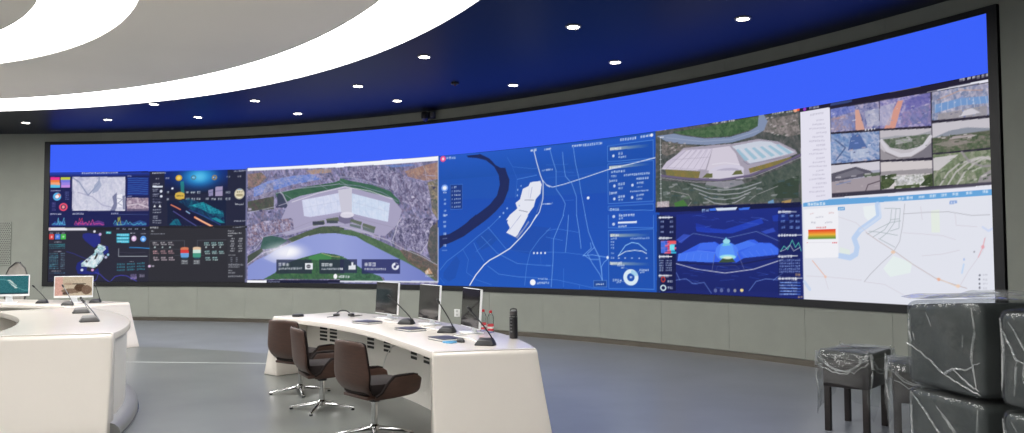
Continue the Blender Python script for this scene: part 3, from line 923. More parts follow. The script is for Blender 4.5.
[2,[225,222,235],0.9,[1558,477],37,13,0],
[0,[96,104,92],1,[[1377,450],[1436,457],[1441,440],[1377,432]]],
[0,[96,104,92],1,[[1446,462],[1510,469],[1516,451],[1452,444]]],
[0,[98,108,96],1,[[1579,459],[1638,445],[1632,428],[1574,446]]],
[0,[98,108,96],1,[[1643,440],[1711,422],[1701,405],[1638,423]]],
[1,[175,170,195],0.9,4,[[1191,372],[1308,389],[1415,418],[1548,425],[1706,384],[1847,349],[1966,299],[2032,266]]],
[4,[[120,115,150],[160,155,185],[90,85,115],[190,185,210],[140,110,120]],1,8,[[1027,430],[1112,458],[1267,470],[1276,419],[1130,392],[1061,348],[1028,334]]],
[1,[180,178,200],0.9,4,[[1029,318],[1070,334],[1121,390],[1225,402],[1294,412],[1371,432],[1542,436]]],
[0,[62,92,92],1,[[1112,385],[1156,392],[1203,384],[1242,369],[1182,337],[1113,330],[1096,337]]],
[4,[[56,92,86],[70,100,96]],0.7,10,[[1112,385],[1156,392],[1203,384],[1242,369],[1182,337],[1113,330],[1096,337]]],
[0,[70,80,72],1,[[1029,301],[1104,337],[1113,323],[1029,264]]],
[0,[78,92,78],1,[[1242,376],[1337,407],[1414,428],[1492,430],[1542,421],[1543,394],[1414,399],[1337,386],[1268,361]]],
[4,[[78,92,72],[64,80,70],[90,104,80]],0.8,9,[[1242,376],[1337,407],[1414,428],[1492,430],[1542,421],[1543,395],[1414,401],[1337,388],[1268,363]]],
[0,[60,64,82],0.9,[[1375,452],[1436,451],[1436,436],[1375,438]]],
[0,[66,74,84],0.9,[[1450,455],[1509,454],[1509,442],[1450,443]]],
[1,[215,212,220],0.8,4,[[1029,264],[1113,315],[1173,329],[1268,361],[1354,389]]],
[5,[134,146,208],[150,160,216],1,0,[[1030,253],[1075,281],[1139,306],[1182,327],[1260,358],[1337,384],[1414,397],[1492,399],[1543,394],[1543,296],[1493,307],[1424,314],[1355,300],[1295,286],[1217,261],[1175,224],[1115,196],[1030,193]]],
[6,[245,244,250],1,[1230,315],164,62],
[6,[250,250,252],0.8,[1256,322],77,33],
[0,[215,216,236],0.35,[[1114,290],[1182,322],[1260,347],[1234,297],[1174,268]]],
[4,[[92,86,118],[160,155,188],[60,60,90],[185,180,205],[120,116,150]],1,7,[[1815,417],[1861,456],[1994,453],[2010,426],[1977,348],[1944,312],[1886,329],[1802,363]]],
[1,[200,196,212],0.9,5,[[1798,363],[1827,437],[1844,457]]],
[1,[195,190,208],0.9,5,[[2006,440],[1982,355],[1944,310]]],
[4,[[84,82,84],[70,80,76],[110,100,96]],0.9,9,[[1994,414],[2031,439],[2031,237],[1994,282],[1977,335]]],
[0,[84,110,84],1,[[1521,415],[1581,411],[1633,396],[1709,371],[1785,343],[1836,323],[1878,289],[2027,230],[2027,195],[1994,211],[1861,276],[1802,299],[1743,323],[1658,358],[1607,383],[1521,394]]],
[4,[[78,106,76],[92,118,88],[66,92,72]],0.8,9,[[1521,415],[1633,396],[1785,343],[1878,289],[1819,296],[1658,358],[1521,394]]],
[4,[[96,84,80],[130,105,95],[80,84,76]],0.9,8,[[1836,323],[1894,322],[1961,296],[2027,263],[2027,201],[1878,276]]],
[1,[190,188,205],0.9,4,[[1521,426],[1624,410],[1777,363],[1861,326],[1944,299],[2027,263]]],
[1,[165,162,190],0.7,4,[[1581,446],[1709,405]]],
[0,[96,110,110],0.9,[[1574,439],[1632,427],[1632,415],[1574,428]]],
[0,[96,110,110],0.9,[[1641,424],[1705,409],[1701,395],[1641,412]]],
[5,[150,160,216],[112,124,192],1,0,[[1521,396],[1607,383],[1658,358],[1743,323],[1802,299],[1861,276],[1944,240],[1994,211],[2019,195],[1761,191],[1752,208],[1659,234],[1608,261],[1556,289],[1522,298]]],
[0,[66,96,76],1,[[1115,196],[1175,224],[1217,261],[1295,286],[1355,300],[1424,314],[1493,307],[1543,296],[1544,199]]],
[4,[[58,104,70],[80,120,80],[50,84,66],[70,96,72]],0.9,9,[[1115,196],[1175,224],[1217,261],[1295,286],[1355,300],[1424,314],[1493,307],[1543,296],[1544,199]]],
[0,[72,140,84],0.8,[[1355,296],[1424,312],[1475,303],[1476,286],[1398,281],[1355,286]]],
[1,[200,190,140],0.8,4,[[1424,312],[1475,299],[1543,293]]],
[0,[62,96,80],1,[[1522,298],[1556,289],[1608,261],[1659,234],[1735,214],[1756,191],[1523,188]]],
[4,[[58,104,76],[80,120,92],[50,84,66]],0.9,9,[[1522,298],[1556,289],[1608,261],[1659,234],[1735,214],[1756,191],[1523,188]]],
[4,[[200,180,150],[180,130,100],[230,220,210]],1,6,[[1965,236],[1986,250],[2006,227],[1969,223]]],
[3,[235,235,240],1,[1968,218],[2010,217],6],
[0,[40,46,66],0.78,[[1183,284],[1372,284],[1373,222],[1183,221]]],
[0,[40,46,66],0.78,[[1411,284],[1543,284],[1544,223],[1412,222]]],
[0,[42,46,78],0.78,[[1522,286],[1612,286],[1612,227],[1522,226]]],
[0,[40,44,92],0.82,[[1637,286],[1838,286],[1838,225],[1638,224]]],
[3,[235,238,245],1,[1193,262],[1252,262],14],
[3,[220,224,235],1,[1193,243],[1321,245],9],
[0,[225,228,235],1,[[1336,268],[1377,268],[1377,241],[1337,241]]],
[2,[60,60,70],1,[1355,254],12,8,0],
[1,[225,228,235],1,4,[[1345,254],[1366,254]]],
[3,[235,238,245],1,[1422,261],[1483,261],14],
[3,[220,224,235],1,[1423,243],[1538,244],8],
[2,[245,245,248],1,[1498,211],10,11,0],
[3,[230,232,238],1,[1513,209],[1544,210],9],
[3,[235,238,245],1,[1650,263],[1711,263],15],
[3,[220,224,235],1,[1650,244],[1765,244],9],
[2,[225,228,240],1,[1813,256],19,15,0],
[0,[60,60,110],1,[[1813,256],[1813,271],[1833,262]]],
[2,[60,60,110],1,[1811,254],7,6,0],
[0,[222,225,232],1,[[1567,240],[1567,258],[1582,258],[1582,272],[1592,272],[1592,261],[1606,261],[1606,241]]],
[3,[225,228,235],1,[1522,244],[1538,244],9],
[3,[225,228,235],1,[1523,211],[1574,210],10],
[0,[210,214,226],1,[[1523,191],[2035,198],[2035,192],[1523,186]]],
[1,[225,228,240],1,4,[[2033,413],[2033,193]]],
[1,[168,162,195],0.7,3,[[1793,624],[1890,614]]],
[1,[168,162,195],0.7,3,[[1158,625],[1219,628]]],
[1,[168,162,195],0.7,3,[[1147,651],[1210,654]]],
[1,[168,162,195],0.7,3,[[1225,576],[1269,552]]],
[1,[168,162,195],0.7,3,[[1813,635],[1853,614]]],
[1,[168,162,195],0.7,3,[[1051,580],[1141,586]]],
[1,[168,162,195],0.7,3,[[1965,625],[2016,626]]],
[1,[168,162,195],0.7,3,[[1966,585],[2010,586]]],
[1,[168,162,195],0.7,3,[[1973,621],[2025,593]]],
[1,[168,162,195],0.7,3,[[1397,651],[1449,654]]],
[1,[168,162,195],0.7,3,[[1728,648],[1820,632]]],
[1,[168,162,195],0.7,3,[[1512,630],[1579,594]]],
[1,[168,162,195],0.7,3,[[1218,648],[1322,638]]],
[1,[168,162,195],0.7,3,[[1394,624],[1453,592]]],
[1,[168,162,195],0.7,3,[[1605,660],[1690,651]]],
[1,[168,162,195],0.7,3,[[1937,543],[2004,532]]],
[1,[168,162,195],0.7,3,[[1902,619],[1941,598]]],
[1,[168,162,195],0.7,3,[[1951,633],[2019,622]]],
[1,[168,162,195],0.7,3,[[1398,653],[1499,637]]],
[1,[168,162,195],0.7,3,[[1574,627],[1628,618]]],
[1,[168,162,195],0.7,3,[[1204,673],[1239,654]]],
[0,[60,60,92],0.8,[[2004,433],[2019,435],[2021,426],[2006,425]]],
[0,[60,60,92],0.8,[[1136,503],[1152,505],[1154,496],[1138,494]]],
[0,[60,60,92],0.8,[[1088,510],[1104,512],[1106,502],[1090,501]]],
[0,[60,60,92],0.8,[[1176,526],[1192,528],[1194,518],[1178,517]]],
[0,[190,182,210],0.8,[[1894,511],[1909,513],[1912,504],[1896,503]]],
[0,[205,200,222],0.8,[[1970,403],[1985,404],[1987,396],[1972,394]]],
[0,[60,60,92],0.8,[[1962,492],[1977,493],[1979,485],[1964,483]]],
[0,[190,182,210],0.8,[[1897,390],[1912,391],[1914,383],[1899,381]]],
[0,[60,60,92],0.8,[[1980,451],[1996,452],[1998,444],[1982,443]]],
[0,[70,66,100],0.8,[[1961,452],[1976,454],[1978,445],[1963,444]]],
[0,[205,200,222],0.8,[[1894,545],[1909,547],[1911,538],[1896,537]]],
[0,[60,60,92],0.8,[[2003,579],[2018,581],[2020,572],[2005,571]]],
[0,[60,60,92],0.8,[[1692,629],[1708,631],[1710,621],[1694,620]]],
[0,[190,182,210],0.8,[[1029,518],[1045,519],[1048,510],[1031,508]]],
[0,[190,182,210],0.8,[[1988,439],[2003,441],[2005,432],[1990,431]]],
[0,[190,182,210],0.8,[[1125,458],[1141,460],[1143,451],[1127,449]]],
[0,[190,182,210],0.8,[[1975,534],[1990,535],[1992,526],[1977,525]]],
[1,[225,228,240],1,4,[[2033,704],[2033,445]]],
[0,[30,32,60],1,[[1027,191],[1544,196],[1544,183],[1027,178]]],
[0,[245,246,252],1,[[1027,190],[1132,191],[1132,179],[1027,178]]],
[3,[150,155,180],1,[1141,185],[1203,185],7],
[0,[214,218,230],1,[[1523,193],[2033,198],[2033,192],[1523,186]]],
[5,[40,94,206],[26,78,168],0.6,1,[[2042,707],[3046,694],[3044,609],[2042,605]]],
[5,[24,72,178],[34,92,196],0.5,1,[[2042,524],[3043,512],[3038,182],[2042,174]]],
[0,[28,40,92],1,[[2176,695],[2245,696],[2291,675],[2318,649],[2344,636],[2367,634],[2376,609],[2387,587],[2382,549],[2357,501],[2317,467],[2272,438],[2189,440],[2244,469],[2290,496],[2326,530],[2340,572],[2335,608],[2313,642],[2272,670],[2227,682],[2185,687]]],
[2,[232,80,140],1,[2058,690],14,12,0],
[2,[250,210,230],1,[2058,690],6,6,0],
[3,[215,220,240],1,[2075,692],[2123,690],9],
[2,[120,160,235],1,[2066,572],17,14,0],
[2,[235,240,250],1,[2066,572],10,8,0],
[3,[220,226,245],1,[2058,553],[2076,553],5],
[0,[22,52,125],0.9,[[2095,583],[2155,580],[2155,485],[2095,487]]],
[1,[110,150,220],1,1.4,[[2095,583],[2155,583],[2155,485],[2097,484],[2095,583]]],
[3,[180,195,230],1,[2101,572],[2106,571],7],
[3,[185,200,232],1,[2112,572],[2127,572],8],
[3,[180,195,230],1,[2101,557],[2106,557],7],
[3,[185,200,232],1,[2112,557],[2147,556],7],
[3,[225,230,245],1,[2101,541],[2106,541],6],
[3,[240,242,250],1,[2112,541],[2147,541],7],
[3,[180,195,230],1,[2101,525],[2106,525],7],
[3,[185,200,232],1,[2112,525],[2147,525],7],
[3,[180,195,230],1,[2101,510],[2106,510],7],
[3,[185,200,232],1,[2112,510],[2147,510],7],
[3,[180,195,230],1,[2101,494],[2106,494],7],
[3,[185,200,232],1,[2112,494],[2147,494],7],
[3,[190,205,238],1,[2060,526],[2075,525],8],
[3,[190,205,238],1,[2060,509],[2075,508],8],
[3,[190,205,238],1,[2060,481],[2075,481],7],
[3,[220,226,245],1,[2056,463],[2080,462],7],
[0,[28,40,92],1,[[2039,326],[2039,380],[2088,386],[2134,406],[2176,429],[2193,442],[2222,460],[2303,457],[2270,436],[2208,402],[2162,376],[2106,355],[2060,341]]],
[3,[190,205,238],1,[2058,460],[2075,459],9],
[3,[190,205,238],1,[2058,435],[2075,435],9],
[3,[190,205,238],1,[2058,417],[2075,417],9],
[3,[190,205,238],1,[2058,387],[2075,387],9],
[3,[190,205,238],1,[2058,341],[2074,341],9],
[1,[185,200,235],1,2,[[2056,368],[2078,369]]],
[1,[190,205,238],1,2.4,[[2053,321],[2078,321]]],
[0,[30,78,168],0.8,[[2221,357],[2276,400],[2334,367],[2298,339],[2249,321]]],
[0,[30,78,170],0.8,[[2060,233],[2125,300],[2143,278],[2120,212],[2087,197],[2060,211]]],
[0,[30,74,164],0.5,[[2423,362],[2493,409],[2578,400],[2577,313],[2475,306],[2388,320]]],
[1,[96,150,228],0.8,3,[[2041,241],[2078,278],[2152,322],[2226,372],[2290,410],[2344,451]]],
[1,[96,150,228],0.8,3,[[2212,350],[2230,318],[2262,278]]],
[1,[96,150,228],0.8,3,[[2249,375],[2325,310],[2422,270],[2577,262]]],
[1,[96,150,228],0.8,3,[[2281,410],[2370,324]]],
[1,[96,150,228],0.5,3,[[2157,325],[2185,285],[2175,234],[2225,206],[2298,188]]],
[1,[96,150,228],0.8,3,[[2280,260],[2334,229],[2431,220],[2518,218]]],
[1,[96,150,228],0.8,3,[[2457,190],[2466,258],[2484,313],[2527,360],[2578,400]]],
[1,[96,150,228],0.6,2,[[2221,314],[2298,364]]],
[1,[96,150,228],0.6,2,[[2041,211],[2064,189]]],
[1,[96,150,228],0.4,2,[[2531,306],[2534,269]]],
[1,[96,150,228],0.3,2,[[2484,313],[2388,320]]],
[2,[225,232,248],1,[2501,309],4,4,0],
[2,[225,232,248],1,[2517,309],4,4,0],
[2,[225,232,248],1,[2534,309],4,4,0],
[2,[225,232,248],1,[2553,309],4,4,0],
[2,[245,247,252],1,[2495,201],13,11,0],
[3,[225,230,245],1,[2513,199],[2571,202],8],
[3,[215,222,240],1,[2518,215],[2565,214],6],
[1,[225,230,242],1,6.5,[[2191,184],[2221,224],[2262,264],[2289,282],[2334,301],[2388,327],[2441,369],[2484,409],[2515,449]]],
[1,[250,250,252],1,3,[[2191,184],[2221,224],[2262,264],[2289,282]]],
[1,[100,120,180],0.8,5,[[2546,564],[2546,520],[2515,460]]],
[0,[226,228,240],1,[[2486,572],[2533,574],[2539,561],[2533,527],[2511,508],[2502,481],[2476,454],[2458,432],[2370,435],[2388,454],[2424,477],[2415,498],[2437,511],[2450,549],[2477,558]]],
[0,[226,228,240],1,[[2388,453],[2476,450],[2458,423],[2423,376],[2414,369],[2370,387],[2388,404],[2375,426]]],
[1,[130,140,190],1,1.6,[[2437,448],[2383,394]]],
[0,[150,155,190],0.8,[[2414,370],[2423,377],[2450,399],[2476,430],[2480,423],[2423,362]]],
[1,[110,120,175],1,2,[[2494,553],[2485,513]]],
[1,[90,95,120],1,2.6,[[2459,507],[2502,505]]],
[1,[90,95,120],1,2.6,[[2432,470],[2472,462]]],
[1,[120,130,180],1,1.6,[[2441,452],[2423,433]]],
[1,[130,140,190],0.4,1.5,[[2481,554],[2476,516]]],
[2,[150,180,230],0.9,[2442,561],3,3,0],
[2,[150,180,230],0.9,[2426,547],3,4,0],
[2,[150,180,230],0.9,[2424,526],3,4,0],
[2,[150,180,230],0.9,[2433,487],3,3,0],
[2,[150,180,230],0.9,[2375,479],4,4,0],
[2,[150,180,230],0.9,[2357,462],4,4,0],
[2,[150,180,230],0.9,[2339,448],4,3,0],
[1,[225,230,242],1,5,[[2504,687],[2516,645],[2533,596],[2546,568],[2544,506],[2528,460],[2502,431]]],
[1,[215,222,240],1,3.4,[[2542,578],[2563,556],[2577,549]]],
[1,[96,150,228],0.9,3,[[2424,587],[2516,597]]],
[1,[96,150,228],0.5,2.4,[[2376,673],[2402,636],[2495,622],[2529,623]]],
[1,[96,150,228],0.5,2.4,[[2424,587],[2415,519]]],
[1,[70,120,205],0.6,2.4,[[2402,632],[2424,587]]],
[3,[225,230,245],1,[2486,690],[2517,690],9],
[3,[200,210,240],1,[2551,688],[2579,689],6],
[3,[215,222,242],1,[2541,488],[2577,488],5],
[3,[190,205,238],1,[2539,612],[2578,613],5],
[1,[215,222,240],1,4,[[2559,559],[2589,548],[2644,556],[2727,572],[2832,593],[2911,603],[3036,618]]],
[1,[120,168,235],0.85,3.6,[[2577,690],[2590,649],[2606,607],[2606,540],[2635,505],[2647,484],[2636,444]]],
[1,[120,168,235],0.85,3.6,[[2636,672],[2640,631],[2648,584],[2677,556],[2697,508],[2697,442]]],
[1,[120,168,235],0.85,3.6,[[2685,684],[2694,627],[2710,567],[2718,521],[2736,440]]],
[1,[96,150,228],0.4,2,[[2560,631],[2661,626]]],
[1,[96,150,228],0.5,2,[[2602,604],[2686,595]]],
[1,[96,150,228],0.25,2,[[2559,583],[2840,587]]],
[1,[96,150,228],0.5,2,[[2639,498],[2685,496]]],
[2,[235,240,250],1,[2749,501],6,5,0],
[3,[210,218,240],1,[2560,688],[2584,690],6],
[3,[190,200,232],1,[2559,613],[2592,612],7],
[3,[210,218,240],1,[2559,488],[2591,489],5],
[3,[235,238,248],1,[2678,689],[2813,688],8],
[3,[238,240,250],1,[2888,691],[2958,691],8],
[3,[238,240,250],1,[2973,692],[3026,693],8],
[2,[240,240,250],1,[3020,693],6,5,0],
[0,[26,76,168],0.65,[[2835,675],[3026,677],[3025,617],[2836,621]]],
[1,[110,165,240],1,2,[[2835,675],[3026,677],[3025,617],[2836,621],[2835,675]]],
[0,[26,76,168],0.65,[[2836,613],[3025,610],[3024,476],[2836,477]]],
[1,[110,165,240],1,2,[[2836,613],[3025,610],[3024,476],[2836,477],[2836,613]]],
[0,[26,76,168],0.65,[[2836,468],[3024,468],[3024,447],[2836,455]]],
[1,[110,165,240],1,2,[[2836,468],[3024,468],[3024,447],[2836,455],[2836,468]]],
[5,[200,205,180],[30,80,170],0.8,0,[[2845,669],[3011,665],[3011,655],[2845,659]]],
[3,[240,242,248],1,[2845,663],[2894,662],8],
[5,[200,205,180],[30,80,170],0.8,0,[[2842,606],[3010,604],[3010,595],[2842,596]]],
[3,[240,242,248],1,[2842,599],[2892,600],7],
[3,[240,242,248],1,[2842,456],[2882,455],8],
[3,[232,236,246],1,[2880,645],[2900,644],8],
[3,[232,236,246],1,[2881,633],[2915,632],6],
[3,[232,236,246],1,[2849,584],[2909,584],8],
[3,[232,236,246],1,[2848,570],[2873,570],6],
[3,[232,236,246],1,[2902,570],[3011,569],7],
[3,[232,236,246],1,[2955,554],[3006,554],7],
[3,[232,236,246],1,[2844,554],[2876,554],6],
[3,[232,236,246],1,[2877,541],[2908,541],8],
[3,[232,236,246],1,[2880,527],[2899,527],6],
[3,[232,236,246],1,[2956,540],[2986,540],7],
[3,[232,236,246],1,[2956,526],[2979,526],4],
[3,[232,236,246],1,[2844,512],[2875,512],7],
[3,[232,236,246],1,[2929,513],[3006,513],6],
[3,[232,236,246],1,[2877,499],[2908,499],8],
[3,[232,236,246],1,[2880,487],[2898,487],6],
[3,[232,236,246],1,[2955,499],[2986,500],6],
[3,[232,236,246],1,[2955,487],[2978,487],5],
[2,[200,212,240],1,[2860,639],5,5,0],
[2,[200,212,240],1,[2863,536],5,5,0],
[2,[200,212,240],1,[2862,492],5,5,0],
[2,[200,212,240],1,[2939,534],5,5,0],
[2,[200,212,240],1,[2937,493],5,5,0],
[1,[245,245,250],1,2,[[2843,559],[2843,549]]],
[1,[245,245,250],1,2,[[2843,518],[2843,507]]],
[1,[215,222,240],1,4,[[2832,593],[2911,603],[3036,618]]],
[1,[120,168,235],0.85,4,[[2639,445],[2617,406],[2592,359],[2589,279],[2580,186]]],
[1,[120,168,235],0.85,4,[[2661,444],[2655,378],[2646,312]]],
[1,[120,168,235],0.85,4,[[2697,443],[2708,384],[2716,325]]],
[1,[120,168,235],0.85,4,[[2735,442],[2749,383],[2773,331],[2797,293],[2804,248],[2808,210]]],
[1,[120,168,235],0.85,4,[[2757,344],[2761,325],[2724,299]]],
[1,[120,168,235],0.85,4,[[2775,328],[2744,306],[2764,274],[2796,236],[2808,214]]],
[1,[120,168,235],0.85,4,[[2724,299],[2765,302],[2832,293]]],
[1,[120,168,235],0.85,4,[[2808,210],[2804,261],[2816,277],[2836,290]]],
[1,[120,168,235],0.85,4,[[2728,302],[2756,286],[2793,286]]],
[1,[110,160,232],0.5,6,[[2765,344],[2793,296],[2804,248]]],
[1,[96,150,228],0.6,2.6,[[2558,390],[2609,396],[2708,381]]],
[1,[96,150,228],0.6,2.6,[[2557,313],[2658,309],[2732,302]]],
[1,[96,150,228],0.6,2.6,[[2558,367],[2634,354]]],
[1,[96,150,228],0.6,2.6,[[2557,266],[2591,263]]],
[1,[96,150,228],0.6,2.6,[[2556,212],[2607,212],[2682,201],[2771,187],[2827,184]]],
[1,[96,150,228],0.6,2.6,[[2637,253],[2636,187]]],
[1,[96,150,228],0.6,2.6,[[2707,195],[2708,184]]],
[0,[26,76,168],0.65,[[2835,384],[3023,386],[3022,190],[2835,188]]],
[1,[110,165,240],1,2,[[2835,384],[3023,386],[3022,190],[2835,188],[2835,384]]],
[1,[110,165,240],1,2,[[2836,438],[2836,394],[3023,390],[3024,431]]],
[0,[26,70,150],1,[[2770,213],[2826,214],[2826,192],[2770,191]]],
[1,[140,180,235],1,1.6,[[2770,213],[2826,214],[2826,192],[2770,191],[2770,213]]],
[3,[232,236,246],1,[2778,201],[2815,202],6],
[2,[225,235,250],1,[2831,293],5,5,0],
[3,[232,236,246],1,[2879,424],[2899,425],6],
[0,[225,232,246],1,[[2877,413],[2956,414],[2956,407],[2877,407]]],
[3,[232,236,246],1,[2877,398],[2913,398],6],
[3,[232,236,246],1,[2879,435],[2947,434],8],
[2,[190,205,238],1,[2859,432],6,5,0],
[2,[190,205,238],1,[2858,406],6,5,0],
[5,[200,205,180],[30,80,170],0.8,0,[[2843,373],[3006,371],[3006,362],[2843,363]]],
[3,[240,242,248],1,[2844,367],[2881,369],7],
[3,[215,222,240],1,[2845,357],[2872,358],6],
[3,[220,226,242],1,[2927,356],[3006,356],6],
[3,[190,205,238],1,[2845,346],[2861,346],5],
[3,[190,205,238],1,[2845,336],[2860,335],6],
[3,[190,205,238],1,[2845,326],[2860,325],6],
[3,[190,205,238],1,[2844,307],[2860,307],5],
[3,[190,205,238],1,[2844,292],[2860,292],6],
[1,[150,200,245],1,4,[[2876,298],[2907,333],[2934,343],[2961,339],[2994,316]]],
[1,[215,228,240],1,4,[[2876,298],[2907,313],[2945,317],[2976,314],[2994,306]]],
[3,[205,215,240],1,[2875,291],[2884,291],5],
[3,[205,215,240],1,[2900,291],[2910,291],5],
[3,[205,215,240],1,[2929,291],[2938,291],5],
[3,[205,215,240],1,[2959,291],[2968,291],5],
[3,[205,215,240],1,[2990,291],[2999,291],5],
[5,[200,205,180],[30,80,170],0.8,0,[[2840,278],[3005,276],[3005,267],[2840,268]]],
[3,[240,242,248],1,[2842,273],[2892,274],8],
[2,[215,232,244],1,[2928,227],31,27,0.5],
[0,[150,200,232],0.8,[[2928,240],[2931,252],[2952,245],[2957,232],[2943,232]]],
[3,[232,236,246],1,[2921,227],[2935,227],7],
[3,[232,236,246],1,[2871,267],[2902,266],6],
[3,[232,236,246],1,[2887,259],[2902,259],5],
[3,[232,236,246],1,[2963,252],[3002,252],6],
[3,[232,236,246],1,[2966,244],[2985,245],5],
[3,[232,236,246],1,[2850,216],[2890,217],7],
[3,[232,236,246],1,[2867,209],[2887,210],5],
[1,[232,236,246],0.8,1.2,[[2906,259],[2921,251]]],
[1,[232,236,246],0.8,1.2,[[2956,243],[2967,250]]],
[1,[232,236,246],0.8,1.2,[[2886,213],[2902,213]]],
[4,[[74,80,80],[90,90,90],[62,70,68],[104,102,104]],1,12,[[3036,706],[3559,700],[3553,443],[3032,447]]],
[1,[28,30,44],0.9,6,[[3041,708],[3559,706]]],
[3,[215,215,235],1,[3043,708],[3080,707],8],
[0,[68,92,68],1,[[3104,693],[3256,695],[3386,702],[3420,700],[3419,674],[3386,665],[3317,656],[3228,662],[3137,682]]],
[4,[[62,92,64],[76,106,74],[54,80,58],[92,116,86]],0.9,8,[[3104,693],[3256,695],[3386,702],[3420,700],[3419,674],[3386,665],[3317,656],[3228,662],[3137,682]]],
[0,[128,142,172],1,[[3039,688],[3108,688],[3146,677],[3228,659],[3317,653],[3386,662],[3416,673],[3420,705],[3436,707],[3451,681],[3444,661],[3402,646],[3325,636],[3237,638],[3136,652],[3079,666]]],
[1,[170,180,205],0.6,3,[[3079,678],[3210,652],[3325,645],[3419,660]]],
[3,[230,232,238],1,[3254,704],[3278,703],7],
[3,[230,232,238],1,[3285,703],[3308,702],7],
[3,[230,232,238],1,[3314,702],[3337,702],6],
[3,[225,225,235],1,[3464,703],[3505,702],6],
[3,[210,210,220],1,[3511,701],[3533,701],5],
[2,[240,170,140],1,[3542,702],7,6,0],
[2,[235,90,60],1,[3551,702],5,4,0],
[4,[[120,112,112],[146,136,136],[96,94,90],[160,150,150]],0.85,9,[[3452,688],[3548,691],[3556,633],[3515,631],[3484,642],[3435,655]]],
[4,[[110,104,100],[140,130,128],[90,88,84]],0.85,9,[[3060,668],[3127,653],[3192,639],[3079,619],[3059,629]]],
[0,[172,164,182],0.9,[[3145,638],[3255,636],[3325,632],[3418,636],[3483,621],[3538,591],[3545,581],[3383,533],[3217,535],[3059,578]]],
[0,[194,186,206],1,[[3145,632],[3255,626],[3236,593],[3204,564],[3059,580],[3078,600]]],
[0,[210,203,220],0.9,[[3159,629],[3173,628],[3116,579],[3086,583]]],
[0,[210,203,220],0.9,[[3179,628],[3193,627],[3144,575],[3114,579]]],
[0,[210,203,220],0.9,[[3200,627],[3213,626],[3172,571],[3142,575]]],
[0,[210,203,220],0.9,[[3220,626],[3233,625],[3199,567],[3170,571]]],
[0,[210,203,220],0.9,[[3239,625],[3253,624],[3227,563],[3198,567]]],
[1,[140,132,152],0.6,2,[[3154,629],[3078,579]]],
[1,[140,132,152],0.6,2,[[3174,628],[3105,576]]],
[1,[140,132,152],0.6,2,[[3193,627],[3131,574]]],
[1,[140,132,152],0.6,2,[[3212,625],[3157,572]]],
[1,[140,132,152],0.6,2,[[3231,624],[3183,570]]],
[1,[140,132,152],0.6,2,[[3250,623],[3209,568]]],
[1,[150,142,162],0.6,2,[[3102,605],[3241,600]]],
[1,[235,230,240],0.8,2.4,[[3059,580],[3199,564]]],
[0,[206,199,214],1,[[3255,626],[3316,626],[3338,602],[3356,557],[3231,560],[3245,596]]],
[0,[198,204,218],1,[[3325,625],[3418,630],[3459,623],[3538,585],[3388,565],[3359,592]]],
[0,[150,185,205],0.9,[[3338,613],[3348,614],[3384,579],[3370,576]]],
[1,[215,222,230],0.8,2,[[3355,614],[3391,579]]],
[0,[150,185,205],0.9,[[3366,613],[3376,614],[3414,580],[3401,577]]],
[1,[215,222,230],0.8,2,[[3382,614],[3419,581]]],
[0,[150,185,205],0.9,[[3394,612],[3404,613],[3444,581],[3430,578]]],
[1,[215,222,230],0.8,2,[[3409,614],[3447,582]]],
[0,[150,185,205],0.9,[[3421,612],[3431,613],[3473,583],[3460,580]]],
[1,[215,222,230],0.8,2,[[3435,614],[3474,584]]],
[0,[150,185,205],0.9,[[3448,612],[3458,613],[3502,584],[3489,581]]],
[1,[215,222,230],0.8,2,[[3461,614],[3502,585]]],
[0,[150,185,205],0.9,[[3475,612],[3485,613],[3530,585],[3517,582]]],
[1,[215,222,230],0.8,2,[[3487,614],[3528,586]]],
[1,[120,116,138],0.8,3,[[3365,576],[3379,566],[3530,577]]],
[2,[205,200,218],1,[3302,553],64,18,0],
[2,[170,164,186],0.8,[3302,551],47,10,0],
[0,[205,200,214],1,[[3240,559],[3365,549],[3364,524],[3240,533]]],
[1,[225,222,232],0.9,3,[[3252,577],[3298,578],[3350,568]]],
[4,[[140,120,66],[126,114,70],[108,110,70]],1,7,[[3073,576],[3208,559],[3201,538],[3078,555]]],
[4,[[140,120,66],[126,114,70],[108,110,70]],1,7,[[3382,553],[3526,574],[3525,564],[3387,539]]],
[0,[100,104,66],1,[[3231,551],[3253,549],[3253,536],[3215,539]]],
[0,[100,104,66],1,[[3337,551],[3356,551],[3362,538],[3323,539]]],
[1,[104,94,124],1,10,[[3058,557],[3162,539],[3279,527],[3383,532],[3482,553],[3556,576]]],
[1,[190,184,200],0.8,2.2,[[3058,550],[3190,527],[3297,520],[3400,528],[3556,569]]],
[0,[150,148,160],0.8,[[3230,524],[3357,521],[3370,509],[3296,498],[3221,510]]],
[4,[[64,82,72],[56,74,66],[84,98,86]],0.6,9,[[3039,544],[3208,521],[3305,499],[3399,518],[3556,563],[3554,499],[3447,452],[3152,460],[3038,469]]],
[1,[170,172,180],0.85,4.5,[[3162,525],[3230,504],[3296,496],[3361,497],[3424,510]]],
[1,[170,172,180],0.85,4.5,[[3182,509],[3240,489],[3296,482],[3351,483],[3406,497]]],
[1,[170,172,180],0.85,4.5,[[3202,492],[3249,473],[3296,467],[3342,470],[3387,484]]],
[1,[170,172,180],0.85,4.5,[[3221,476],[3259,458],[3296,453],[3332,456],[3368,471]]],
[0,[54,68,58],0.9,[[3464,499],[3548,520],[3546,457],[3472,461]]],
[1,[170,165,170],0.8,3,[[3151,444],[3175,470],[3161,490],[3096,505]]],
[1,[160,158,162],0.8,3,[[3381,459],[3407,475],[3480,495]]],
[0,[70,120,60],0.9,[[3105,466],[3142,475],[3161,452],[3114,446]]],
[4,[[190,170,180],[150,140,150],[210,200,205]],0.9,6,[[3038,473],[3086,474],[3087,447],[3037,448]]],
[0,[110,150,190],1,[[3446,453],[3464,458],[3467,447],[3447,445]]],
[0,[170,140,90],1,[[3491,451],[3523,455],[3520,445],[3492,445]]],
